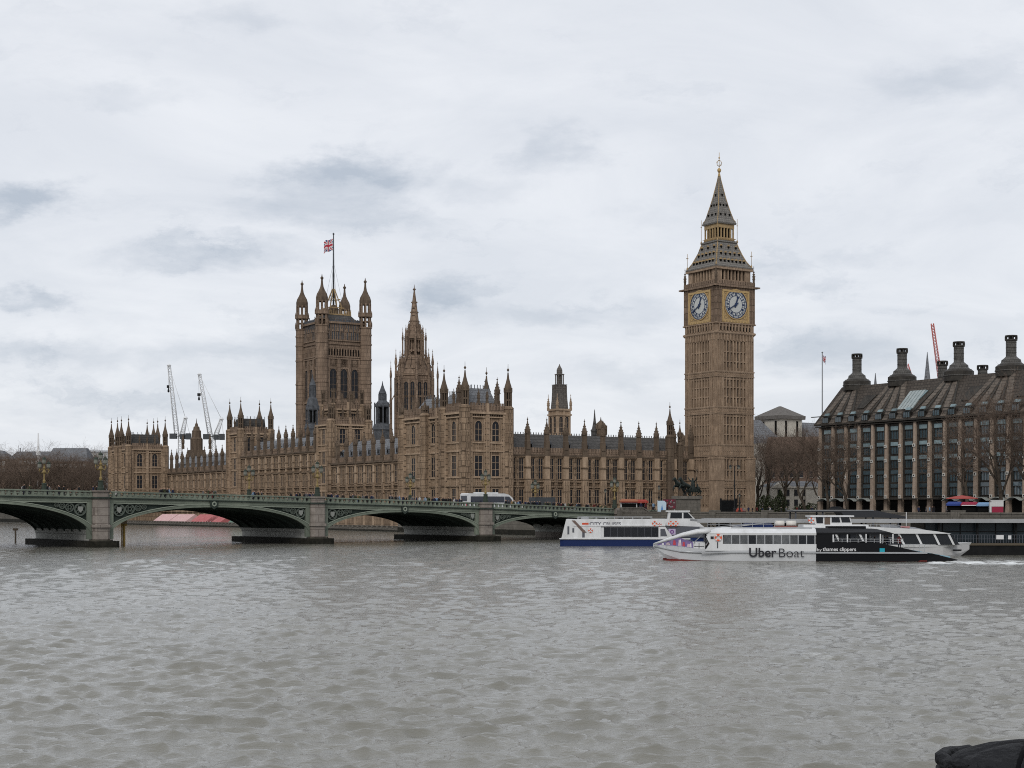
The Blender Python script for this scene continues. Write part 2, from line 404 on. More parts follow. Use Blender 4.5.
def gothic_range(name, label, cat, loc, rz, L, nb, depth, floors, corn, roof, pin_at=None, group=None, chim=True, pj=1.15, bw=1.75):
    """long buttressed wing; front faces local -y.  floors = [(z0, z1, window mesh, z foot)]"""
    root = thing(name, label, cat, (loc[0], loc[1], 0), rz, group)
    bay = L / nb
    b = MB(); b.box(0, L, 0, depth, 0, corn+.2)
    b.box(0, L, -.55, 0, 0, G+1.3)
    bt = MB(); tr = MB()
    for i in range(nb+1):
        x = i*bay
        bt.box(x-bw/2, x+bw/2, -pj, 0, 0, corn-6, 0); bt.box(x-bw/2+.12, x+bw/2-.12, -pj*.85, 0, corn-6, corn, 0)
        for k in (-1, 0, 1): bt.box(x+k*bw*.3-.1, x+k*bw*.3+.1, -pj-.09, -pj+.05, G+2, corn-6.4, 1)
        for zc in (G+2.2, corn-9.3, corn-6.1, corn-3): bt.box(x-bw/2-.08, x+bw/2+.08, -pj-.12, 0, zc, zc+.3, 1)
        bt.box(x-.7, x+.7, -.9, .3, corn+.01, corn+2.1, 2)
    for i in range(nb):
        x = (i+.5)*bay
        mp = .42 if pj > 1 else .16
        tr.box(x-.5, x+.5, -mp, 0, G+1.3, corn, 0)
        for k in (-1, 1): tr.box(x+k*.28-.08, x+k*.28+.08, -mp-.1, -mp, G+1.6, corn-.4, 0)
        for z in np.arange(G+3, corn-1, 1.7): tr.box(x-.2, x+.2, -mp-.14, -mp, z, z+.55, 1)
        for (z0, z1, wm, zf) in floors:
            panels(tr, x-bay/2+bw/2, x-.5, 0, z1, z1+ (1.9 if z1 < corn-2 else .4), .55); panels(tr, x+.5, x+bay/2-bw/2, 0, z1, z1+(1.9 if z1 < corn-2 else .4), .55)
    for (z0, z1, wm, zf) in floors:
        tr.box(0, L, -.62, 0, z1+.2, z1+.55, 0); tr.box(0, L, -.58, 0, z0-.35, z0-.1, 0)
    tr.box(-.3, L+.3, -.8, 0, corn, corn+.45, 1)
    parapet(tr, 0, L, -.45, -.1, corn+.45, 1.7, 2, .8)
    b.build('wall', STONE, root); bt.build('buttresses', [STONE_L, STONE, STONE_D], root); tr.build('tracery', [STONE, STONE_D, STONE_V], root)
    for i in range(nb):
        for k in (-1, 1):
            x = (i+.5)*bay + k*((bay-bw)/4 + .25)
            for (z0, z1, wm, zf) in floors: inst('window', wm, root, (x, 0, zf))
    for i in range(nb+1):
        if pin_at is None or i in pin_at: inst('pinnacle', PIN, root, (i*bay, -.5, corn+1.6))
    r = MB(); y0, y1 = 1.0, min(depth, 14)
    r.T = lambda p: (p[1], p[0], p[2])
    r.prism([(y0, corn+.2), ((y0+y1)/2-.5, roof), ((y0+y1)/2+.5, roof), (y1, corn+.2)], 0, L)
    r.T = None
    for x in np.arange(.5, L-.5, .8): r.box(x-.09, x+.09, (y0+y1)/2-.06, (y0+y1)/2+.06, roof-.05, roof+.55, 1)
    rf = r.build('roof', [SLATE_D if chim else SLATE, SLATE_D], root)
    for i in range(nb):
        d = MB(); x = (i+.5)*bay; zz = corn + (roof-corn)*.42; yy = y0 + ((y1-y0)/2-.5)*.42
        d.box(x-.55, x+.55, yy-.9, yy+.8, zz-.5, zz+.9, 0); d.prism([(x-.7, zz+.9),(x, zz+1.7),(x+.7, zz+.9)], yy-1.0, yy+1.2, 0); d.box(x-.35, x+.35, yy-.93, yy-.9, zz-.2, zz+.7, 1)
        d.build('dormer', [SLATE, DARK], rf)
    return root

def add_block(root, x0, y0, a, b_, corn, floors, nwx, nwy, tur=None, ztip=42, roof=36, tr_r=1.25, faces='NE', roofmat=SLATE, sub='', fl=.3):
    """a pavilion block in palace axes; corner nearest the river and the bridge at (x0, y0); floors = [(zfoot, mesh)]"""
    body = MB(); body.box(x0, x0+a, y0, y0+b_, 0, corn+.3)
    tr = MB(); strings = (G+1.3, 11.5, 11.5, 13.7, 20.2, 22.3) if corn < 31 else (G+1.3, 19.6, 11.5, 13.7, 24.2, 26.1)
    def face(L, n, T, ang, org):
        tr.T = T
        cell = (L-2*tr_r) / n
        for z in strings:
            if z < corn-1: tr.box(0, L, -.4, 0, z, z+.35)
        tr.box(-.2, L+.2, -.75, 0, corn-.1, corn+.4); tr.box(0, L, -.5, 0, corn-1.0, corn-.7)
        for k in range(int(L/.7)): tr.box(.7*k+.15, .7*k+.45, -.45, 0, corn-.7, corn-.1, 1)
        parapet(tr, tr_r, L-tr_r, -.35, 0, corn+.4, 2.3, 2, .8)
        for i in range(n+1):
            x = tr_r + cell*i
            tr.box(x-.55, x+.55, -.5, 0, G, corn)
            for k in (-.4, 0, .4): tr.box(x+k-.07, x+k+.07, -.6, -.5, G+1.5, corn-.3, 0)
            for z in np.arange(G+2.2, corn-1, 1.45): tr.box(x-.58, x+.58, -.56, 0, z, z+.22, 1)
            if 0 < i < n:
                tr.box(x-.35, x+.35, -.5, .2, corn+.4, corn+2.6)
        for i in range(n):
            x = tr_r + cell*(i+.5)
            for k in (-1, 1):
                for q in (1.3, 1.75): tr.box(x+k*q-.09, x+k*q+.09, -.24, 0, G+1.3, corn-1)
            panels(tr, x-cell/2+.55, x+cell/2-.55, 0, strings[-2]+.35, strings[-1], .5, 0)
            panels(tr, x-cell/2+.55, x+cell/2-.55, 0, strings[2]+.35, strings[3], .5, 0)
        tr.T = None
        for i in range(n):
            x = tr_r + cell*(i+.5)
            for zf, wm in floors:
                p = T((x, 0, zf)); inst('window', wm, root, p, ang)
        for i in range(1, 2*n):
            p = T((tr_r+cell*i/2, -.2, corn+2.2)); inst('pinnacle', PIN_S, root, p)
    if 'N' in faces: face(a, nwx, lambda p: (x0+p[0], y0+p[1], p[2]), 0, None)
    if 'E' in faces: face(b_, nwy, lambda p: (x0+p[1], y0+b_-p[0], p[2]), R(-90), None)
    if 'S' in faces: face(a, nwx, lambda p: (x0+a-p[0], y0+b_-p[1], p[2]), R(180), None)
    if 'W' in faces: face(b_, nwy, lambda p: (x0+a-p[1], y0+p[0], p[2]), R(90), None)
    body.build('wall', STONE, root); tr.build('tracery', [STONE_L, STONE_D, STONE_V], root)
    if tur:
        tm = turret_mesh(tr_r, corn+1.6, corn+5.6, ztip)
        for c in tur: inst('turret', tm, root, (x0+(a if 'W' in c else 0), y0+(b_ if 'S' in c else 0), 0))
    if roof:
        r = MB(); zc = corn+.35; e = 1.2
        r.loft([[(x0+e,y0+e,zc),(x0+a-e,y0+e,zc),(x0+a-e,y0+b_-e,zc),(x0+e,y0+b_-e,zc)],
                [(x0+a*fl,y0+b_*fl,roof),(x0+a*(1-fl),y0+b_*fl,roof),(x0+a*(1-fl),y0+b_*(1-fl),roof),(x0+a*fl,y0+b_*(1-fl),roof)]], 0)
        for k in range(7):
            for (xa, ya) in ((x0+a*(fl+(1-2*fl)*k/6), y0+b_*fl), (x0+a*fl, y0+b_*(fl+(1-2*fl)*k/6))):
                r.cbox(xa, ya, .14, .14, roof-.05, roof+.9, 1)
        r.build('roof', [roofmat, LEAD], root)

W_P1 = win_mesh(2.0, 5.0, True, 1, 2); W_P2 = win_mesh(2.1, 5.1, False, 1, 2); W_P3 = win_mesh(1.9, 3.8, False, 1, 1)
FL_P = [(7.2, W_P3), (14.15, W_P2), (22.9, W_P1)]

# end pavilion beside the bridge
pv = thing('palace_pavilion', 'turreted sandstone end pavilion of the palace right behind the white coach', 'palace wing', P(0,0), PA, 'pavilions of the palace river front')
add_block(pv, 0, 0, 12.5, 10.5, 29.7, FL_P, 2, 1, ['NE','NW','SE','SW'], 42.4, 36.2, 1.3)
add_block(pv, 1.0, 10.5, 15.5, 10.0, 29.2, FL_P, 2, 2, None, 40, 35.5, .8, 'E')
add_block(pv, 0, 20.5, 16.5, 12.1, 29.4, FL_P, 2, 1, None, 40, 35.0, 1.2, 'NES')
tb = turret_mesh(1.25, 30.2, 31.6, 34.5)
for c in ((0,20.5),(0,32.6)): inst('turret', tb, pv, (c[0], c[1], 0))
for c in ((12.5,5.2),(6,10.4),(1.2,5.0),(13.0,12.0)): inst('pinnacle', PIN, pv, (c[0], c[1], 31.2))
# far end pavilion
pv2 = thing('palace_pavilion', 'many turreted end pavilion at the far left end of the palace', 'palace wing', P(264,0), PA, 'pavilions of the palace river front')
add_block(pv2, .6, 0, 14.9, 9.0, 29.3, FL_P, 2, 1, ['NE','NW','SE','SW'], 43.0, 35.6, 1.3, roofmat=SLATE_D, fl=.17)
add_block(pv2, 1.6, 9, 13, 5.0, 28.5, FL_P, 2, 1, None, 40, 33.5, .8, 'E', roofmat=SLATE_D)
add_block(pv2, .6, 14, 14.9, 8.0, 29.3, FL_P, 2, 1, ['NE','NW','SE','SW'], 43.0, 35.6, 1.3, 'ES', roofmat=SLATE_D, fl=.17)
# central towers of the river front
FL_C = [(7.2, W_P3), (14.15, W_P2), (20.2, W_P3), (26.7, W_P1)]
pc1 = thing('palace_tower', 'square river front tower standing before the great flag tower', 'tower', P(112,16.5), PA, 'square towers of the palace river front')
add_block(pc1, 0, 0, 13, 10.5, 32.4, FL_C, 2, 1, ['NE','NW'], 36.2, None, 1.3)
add_block(pc1, 1.5, 1.5, 10, 7.5, 37.4, [(33.6, W_LOW)], 2, 1, ['NE','NW','SE','SW'], 42.5, 38.5, .8)
pc2 = thing('palace_tower', 'square river front tower with four slender turrets left of the great flag tower', 'tower', P(187,16.5), PA, 'square towers of the palace river front')
add_block(pc2, 0, 0, 11.5, 10.5, 32.8, FL_C, 2, 1, ['NE','NW','SE','SW'], 46.0, 38.4, 1.25, roofmat=SLATE_D, fl=.15)

FLOORS = [(7.0+.6, 11.3, W_LOW, 7.4), (13.2, 19.0, W_TALL, 13.7)]
gothic_range('palace_wing', 'bridge side palace wing with dark slate roof between end pavilion and clock tower', 'palace wing', P(1.2,12.9), PA, 58.5, 10, 13, FLOORS, 19.5, 25.4, group='wings of the palace')
gothic_range('palace_wing', 'low river front wing between the end pavilion and the nearest square tower', 'palace wing', P(112,16.5), PA-R(90), 79.0, 13, 40, FLOORS, 19.8, 27.2, group='wings of the palace', chim=False, pj=.62, bw=1.3)
gothic_range('palace_wing', 'taller central river front wing between the two square towers', 'palace wing', P(187,16.5), PA-R(90), 64.4, 11, 40, FLOORS[:1] + [(13.2, 17.6, W_LOW, 13.6), (19.8, 23.6, W_UP, 20.2)], 24.3, 30.0, group='wings of the palace', chim=False, pj=.62, bw=1.3)
gothic_range('palace_wing', 'far river front wing beyond the two square towers, below the cranes', 'palace wing', P(264,16.5), PA-R(90), 66.4, 11, 40, FLOORS, 19.9, 26.8, group='wings of the palace', chim=False, pj=.62, bw=1.3)
# big buttress turrets near the clock tower
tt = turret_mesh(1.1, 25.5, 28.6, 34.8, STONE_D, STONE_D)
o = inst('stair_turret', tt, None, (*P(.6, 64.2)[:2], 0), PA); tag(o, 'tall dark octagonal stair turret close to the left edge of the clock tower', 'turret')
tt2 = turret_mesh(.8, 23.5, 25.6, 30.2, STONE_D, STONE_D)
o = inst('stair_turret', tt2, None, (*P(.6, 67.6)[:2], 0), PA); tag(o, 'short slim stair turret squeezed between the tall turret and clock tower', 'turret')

# ------------------------------------------------------------------ clock tower
def rot4(k):
    c, s_ = (1,0,-1,0)[k], (0,1,0,-1)[k]
    return lambda p: (p[0]*c - p[1]*s_, p[0]*s_ + p[1]*c, p[2])
DC = 416.0
def zc(y): return zy(y, DC)
def clock_tower():
    r = thing('clock_tower', 'tall sandstone clock tower with gilded dials and iron spire', 'clock tower', (at(719.2, DC), DC, 0), PA)
    H = 6.55
    b = MB(); b.box(-H+.55, H-.55, -H+.55, H-.55, 0, zc(336))
    bands = [(zc(379),zc(373)), (zc(415.5),zc(408)), (zc(457.5),zc(445)), (zc(488),zc(480))]
    lows = [G] + [q[1] for q in bands[::-1]]; tops = [q[0] for q in bands[::-1]] + [zc(341)]
    wl = MB()
    wl.box(-.24, .24, -.02, .02, 0, 1, 1)
    for k in range(4):
        b.T = rot4(k); f = -H+.55
        b.box(-H, -H+2.5, -H, f, 0, zc(336)); b.box(H-2.5, H-.55, -H, f, 0, zc(336))
        for sx in (-1, 1):                                  # ribs on the corner piers
            for dx in (.25, .9, 1.55, 2.2): b.box(sx*(H-dx)-.11, sx*(H-dx)+.11, -H-.2, -H, G, zc(340), 0)
        for i in range(8):
            x = -4.05 + 8.1*i/7
            wd = .3 if i in (0, 7) else .18
            b.box(x-wd, x+wd, -H-.05, f, G, zc(338))
        for (z0, z1) in bands:
            b.box(-H-.05, H+.05, -H-.1, f, z0, z1); b.box(-H-.18, H+.18, -H-.28, f, z1-.3, z1); b.box(-H-.16, H+.16, -H-.24, f, z0, z0+.25)
            panels(b, -H+.3, H-.3, -H-.1, z0+.3, z1-.35, .8, 0, .16)
        for z0, z1 in zip(lows, tops):
            for z in np.arange(z0+2.4, z1-1.2, 2.6): b.box(-4.05, 4.05, -H+.1, f, z, z+.3)
            for i in range(7):                              # cusped heads
                x = -4.05+8.1*(i+.5)/7; b.box(x-.4, x+.4, -H+.12, f, z1-.7, z1)
    # stepped plinth with clasping buttresses
    for k in range(4):
        b.T = rot4(k)
        for sx in (-1, 1):
            b.box(sx*5.4-1.55, sx*5.4+1.55, -H-.32, -H, 0, zc(458)); b.box(sx*5.4-1.7, sx*5.4+1.7, -H-.45, -H, zc(458)-.5, zc(458)-.1)
            b.box(sx*5.4-1.7, sx*5.4+1.7, -H-.45, -H, zc(481), zc(480))
        b.box(-H, H, -H-.5, -H+.5, 0, G+1.6)
    # corbelled arcade under the dials
    b.T = None
    z0, z1 = zc(338), zc(325.6)
    b.loft([[(sx*h, sy*h, z) for sx, sy in ((-1,-1),(1,-1),(1,1),(-1,1))] for h, z in ((H-.3,z0-1.2),(H+.05,z0),(H+.45,z0+.5),(H+.45,z0+.9),(H+.05,z0+1.1),(H+.05,z1-.5),(H+.5,z1-.3),(H+.5,z1))])
    for k in range(4):
        b.T = rot4(k)
        for i in range(11):
            x = -5.6 + 11.2*i/10
            b.box(x-.2, x+.2, -H-.38, -H-.05, z0+1.1, z1-.35)
        for i in range(12): b.box(-6.05+1.1*i-.2, -6.05+1.1*i+.2, -H-.3, -H+.4, z0-1.3, z0+.3)
    b.T = None
    b.build('shaft', STONE_T, r)
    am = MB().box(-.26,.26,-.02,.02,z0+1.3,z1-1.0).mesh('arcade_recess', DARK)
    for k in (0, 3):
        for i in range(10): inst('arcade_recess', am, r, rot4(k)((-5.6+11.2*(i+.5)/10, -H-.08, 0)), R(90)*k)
    for k in range(4):                                      # slit windows, two pairs a face on each stage
        for z0_, z1_ in zip(lows, tops):
            me = MB().box(-.27, .27, -.02, .02, z0_+1.0, z1_-.8, 0).mesh('window', [GLASSD])
            for i in (1, 2, 4, 5):
                if k in (0, 3): inst('window', me, r, rot4(k)((-4.05+8.1*(i+.5)/7, -H+.52, 0)), R(90)*k)
    # clock stage
    c = MB(); z0, z1 = zc(325.5), zc(290.5); Hc = 6.75
    c.box(-Hc+.5, Hc-.5, -Hc+.5, Hc-.5, z0-.02, z1)
    for k in range(4):
        c.T = rot4(k)
        c.box(-4.75, 4.75, -Hc+.04, -Hc+.5, z0, z1); c.box(-Hc, -4.75, -Hc, -Hc+.5, z0, z1); c.box(4.75, Hc-.5, -Hc, -Hc+.5, z0, z1)
        for sx in (-1, 1):
            for dx in (4.95, 5.75, 6.6): c.box(sx*dx-.14, sx*dx+.14, -Hc-.16, -Hc, z0, z1)
            for z in np.arange(z0+1.5, z1, 1.9): c.box(sx*5.75-.85, sx*5.75+.85, -Hc-.1, -Hc, z, z+.3)
        c.box(-Hc-.55, Hc+.55, -Hc-.55, -Hc+.6, z1, z1+.5)
        c.box(-Hc-1.3, -Hc+.3, -Hc-.9, -Hc+.3, z1+.02, z1+.4)
        parapet(c, -Hc+.3, Hc-.3, -Hc-.3, -Hc, z1+.5, 1.2, 0, .8)
    c.T = None
    c.build('clock_stage', STONE_V, r)
    for k in (0, 3, 1, 2):
        T = rot4(k); ang = R(90)*k
        zm = zc(307.3)
        fr = MB(); 
        for (x0,x1,a,b2) in ((-4.7,-4.1,z0+.25,z1-.85),(4.1,4.7,z0+.25,z1-.85)): fr.box(x0,x1,-.28,0,a,b2)
        fr.box(-4.7,4.7,-.3,0,z0+.05,z0+.75); fr.box(-4.7,4.7,-.3,0,z1-1.35,z1-.8)
        fr.box(-4.1,4.1,-.1,0,z0+.75,z1-1.35, 1)
        for sx in (-1,1):
            for sz in (-1,1): fr.ring(sx*3.3, zm+sz*3.3, .35, .6, -.18, -.1, 12, 0)
        fr.ring(0, zm, 3.85, 4.1, -.34, -.1, 40, 0)
        for i in range(9): fr.box(-4.3+i*1.07-.22, -4.3+i*1.07+.22, -.36, -.3, z0+.2, z0+.55, 1)
        f = fr.build('dial_surround', [GOLD, GOLDP], r, T((0, -6.75+.02, 0)), ang)
        dl = MB()
        dl.lathe(0, 0, [(3.85, 0), (3.85, .06)], 48); 
        dl.v = [(x, -z-.13, y+zm) for x, y, z in dl.v]
        d = dl.build('dial', DIAL, r, T((0, -6.75+.02, 0)), ang)
        nm = MB(); y0_, y1_ = -.24, -.2
        nm.ring(0, zm, 3.6, 3.86, y0_, y1_, 48); nm.ring(0, zm, 2.22, 2.36, y0_, y1_, 40); nm.ring(0, zm, 3.02, 3.12, y0_, y1_, 40)
        roman = ['XII','I','II','III','IIII','V','VI','VII','VIII','IX','X','XI']
        for h in range(12):
            th = 2*math.pi*h/12
            strokes = []; x = 0.0
            for chh in roman[h]:
                if chh == 'I': strokes += [(x+.05,-.5,x+.05,.5)]; x += .16
                elif chh == 'V': strokes += [(x,.5,x+.14,-.5),(x+.28,.5,x+.14,-.5)]; x += .34
                else: strokes += [(x,.5,x+.3,-.5),(x,-.5,x+.3,.5)]; x += .36
            wd = x-.06
            for (ax,az,bx,bz) in strokes:
                q = []
                for (sx_, sz_) in ((ax,az),(bx,bz)):
                    u = (sx_-wd/2)*1.0; rr = 2.69+sz_*.62
                    q.append((rr*math.sin(th)+u*math.cos(th), rr*math.cos(th)-u*math.sin(th)))
                (xa,za),(xb,zb) = q; L = math.hypot(xb-xa, zb-za); nx, nz = -(zb-za)/L*.065, (xb-xa)/L*.065
                nm.prism([(xa+nx,za+nz+zm),(xb+nx,zb+nz+zm),(xb-nx,zb-nz+zm),(xa-nx,za-nz+zm)], y0_, y1_)
            th2 = th + math.pi/12                             # glazing spokes
            for tq in (th2,):
                nx, nz = math.cos(tq)*.05, -math.sin(tq)*.05; sx_, sz_ = math.sin(tq), math.cos(tq)
                nm.prism([(2.3*sx_+nx,2.3*sz_+nz+zm),(3.7*sx_+nx,3.7*sz_+nz+zm),(3.7*sx_-nx,3.7*sz_-nz+zm),(2.3*sx_-nx,2.3*sz_-nz+zm)], y0_, y1_)
        for mnt in range(60):
            tq = 2*math.pi*mnt/60; sx_, sz_ = math.sin(tq), math.cos(tq); nx, nz = sz_*.035, -sx_*.035
            nm.prism([(3.1*sx_+nx,3.1*sz_+nz+zm),(3.62*sx_+nx,3.62*sz_+nz+zm),(3.62*sx_-nx,3.62*sz_-nz+zm),(3.1*sx_-nx,3.1*sz_-nz+zm)], y0_, y1_)
        nm.build('numerals', BLUE, d)
        def hand(nm_, th, L, w0, w1, yy):
            sx_, sz_ = math.sin(th), math.cos(th); h_ = MB()
            pts = [(-.9, w0*.9), (0, w0), (L*.7, w0*.8), (L*.85, w1*1.3), (L, .05)]
            lo = []; hi = []
            for t, w in pts:
                lo.append((t*sx_+sz_*w, t*sz_-sx_*w+zm)); hi.append((t*sx_-sz_*w, t*sz_+sx_*w+zm))
            h_.strip(lo, hi, yy-.05, yy); h_.ring(0, zm, .05, .42, yy-.06, yy+.01, 16)
            h_.build(nm_, BLUE, d)
        hand('hour_hand', 2*math.pi*(12.66/12), 2.3, .26, .34, -.28); hand('minute_hand', 2*math.pi*40/60, 3.5, .16, .12, -.36)
    # belfry
    b = MB(); z0, z1 = zc(290.5)+.5, zc(270.5); h = 5.95
    b.box(-h+.9, h-.9, -h+.9, h-.9, z0-.4, z1, 1)
    for k in range(4):
        b.T = rot4(k)
        b.box(-h-.02, -4.3, -h, -h+1.6, z0-.4, z1); b.box(4.3, h-1.6, -h+.01, -h+1.6, z0-.4, z1)
        b.box(-4.3, 4.3, -h+.02, -h+.9, z0-.4, zc(283)); b.box(-4.3, 4.3, -h+.02, -h+.9, zc(273.2), z1)
        for i in range(8):
            x = -4.2+8.4*i/7; b.box(x-.21, x+.21, -h-.02, -h+.5, zc(283), zc(273.2))
        b.box(-h-.3, h+.3, -h-.3, -h+.6, zc(284.6), zc(283.4)); b.box(-h-.5, h+.5, -h-.55, -h+.6, z1-.7, z1)
        panels(b, -h+.3, h-.3, -h, z0-.2, zc(284.6), .7, 0, .12)
    b.T = None
    b.build('belfry', [STONE_T, DARK], r)
    for sx in (-1,1):
        for sy in (-1,1):
            inst('pinnacle', PINK, r, (sx*6.6, sy*6.6, zc(290)+.4))
            inst('corner_cross', CROSS, r, (sx*6.15, sy*6.15, zc(269)))
            inst('corner_cross', CROSS_S, r, (sx*3.45, sy*3.45, zc(243.5)))
    # lower iron roof
    b = MB()
    def sq(h, z): return [(-h,-h,z),(h,-h,z),(h,h,z),(-h,h,z)]
    zA, zB = zc(270.5), zc(244)
    b.loft([sq(6.5,zA-.2), sq(6.5,zA+.25), sq(6.05,zA+.6), sq(5.2,zA+2.0), sq(4.4,zA+3.9), sq(3.75,zA+5.8), sq(3.35,zB)])
    for k in range(4):
        b.T = rot4(k)
        for q, (n, t) in enumerate(((7, 1.5), (5, 3.6), (3, 5.5))):
            hh = 5.55-.62*t if t < 4 else 5.3-.6*t+.55; hh = {1.5:5.5, 3.6:4.5, 5.5:3.85}[t]
            for i in range(n):
                x = (i-(n-1)/2)*(2*hh-2.0)/max(n-1, 1) * .9
                b.box(x-.19, x+.19, -hh-.24, -hh+.6, zA+t-.05, zA+t+.5, 1); b.prism([(x-.3,zA+t+.5),(x,zA+t+.95),(x+.3,zA+t+.5)], -hh-.36, -hh+.8, 2)
        for s_ in (-1, 1):
            pass
    b.T = None
    for k in range(4):
        a = [(6.05,zA+.6),(5.2,zA+2.0),(4.4,zA+3.9),(3.75,zA+5.8),(3.35,zB)]
        sx, sy = ((-1,-1),(1,-1),(1,1),(-1,1))[k]
        b.tube([(sx*q,sy*q,z) for q, z in a], .16, 5, 2)
    b.box(-3.6,3.6,-3.6,3.6,zB,zB+.45,0)
    b.build('lower_roof', [IRONROOF, DARK, GOLDP], r)
    # gilded lantern
    b = MB(); zL0, zL1 = zB+.45, zc(225.6); h = 2.85
    b.box(-h+.55,h-.55,-h+.55,h-.55,zL0,zL1,1)
    for k in range(4):
        b.T = rot4(k)
        for i in range(6):
            x = -h+.2+(2*h-.4)*i/5
            if i < 5 : b.box(x-.17,x+.17,-h,-h+.34,zL0,zL1-.9,0)
        b.box(-h,h-.01,-h+.01,-h+.5,zL0,zL0+.9,0); b.box(-h,h,-h-.05,-h+.5,zL1-1.1,zL1,0)
        for i in range(10): b.cbox(-h+.3+i*.57, -h-.32, .1, .1, zL0-.1, zL0+.75, 0)
        b.box(-h-.4,h+.4,-h-.36,-h-.28,zL0+.55,zL0+.65,0)
    b.T = None
    b.build('lantern', [GOLDP, DARK], r)
    # spire
    b = MB(); zS = zL1; T_ = zc(174)-zS
    prof = [(3.25,0),(3.35,.3),(3.15,.75),(2.75,T_*.1),(2.28,T_*.22),(1.72,T_*.38),(1.2,T_*.55),(.75,T_*.72),(.36,T_*.88),(.14,T_)]
    b.loft([sq(q, zS+z) for q, z in prof])
    for sx, sy in ((-1,-1),(1,-1),(1,1),(-1,1)): b.tube([(sx*q,sy*q,zS+z) for q, z in prof[2:]], [.13]*6+[.1,.08], 5, 2)
    for k in range(4):
        b.T = rot4(k)
        for t, hh, n in ((.17,2.5,3),(.36,1.8,3),(.56,1.2,1)):
            for i in range(n):
                x = (i-(n-1)/2)*hh*.62; b.box(x-.17,x+.17,-hh-.16,-hh+.4,zS+T_*t,zS+T_*t+.5,1); b.prism([(x-.26,zS+T_*t+.5),(x,zS+T_*t+.9),(x+.26,zS+T_*t+.5)],-hh-.24,-hh+.4,0)
    b.T = None
    b.build('spire', [IRONROOF, DARK, GOLDP], r)
    b = MB(); zt = zc(174)
    b.lathe(0,0,[(.3,zt-.6),(.22,zt+.3),(.55,zt+.8),(.55,zt+1.2),(.2,zt+1.6)],8)
    b.tube([(0,0,zt+1.2),(0,0,zc(152.5))],.08,5)
    for k in range(4):
        b.T = rot4(k); b.tube([(0,0,zt+2.0),(.75,0,zt+2.5),(.9,0,zt+3.1),(.55,0,zt+3.5)],.07,4); b.tube([(0,0,zt+3.9),(.35,0,zt+3.6)],.07,4)
    b.T = None
    b.lathe(0,0,[(.05,zt+4.1),(.28,zt+4.4),(.05,zt+4.7)],6)
    b.build('finial', GOLD, r)
    return r
PINK = pinnacle_mesh(.34, 2.0, 3.8)
def cross_mesh(h, w):
    b = MB(); b.tube([(0,0,0),(0,0,h)], .07, 5); b.box(-w,w,-.05,.05,h*.7,h*.7+.12); b.box(-.05,.05,-w,w,h*.7,h*.7+.12); b.lathe(0,0,[(.25,0),(.25,.3),(.08,.8)],6)
    return b.mesh('corner_cross', GOLDP)
CROSS = cross_mesh(4.4, .38); CROSS_S = cross_mesh(6.5, .22)
clock_tower()
# low wing joined to the tower's park side
b = MB()

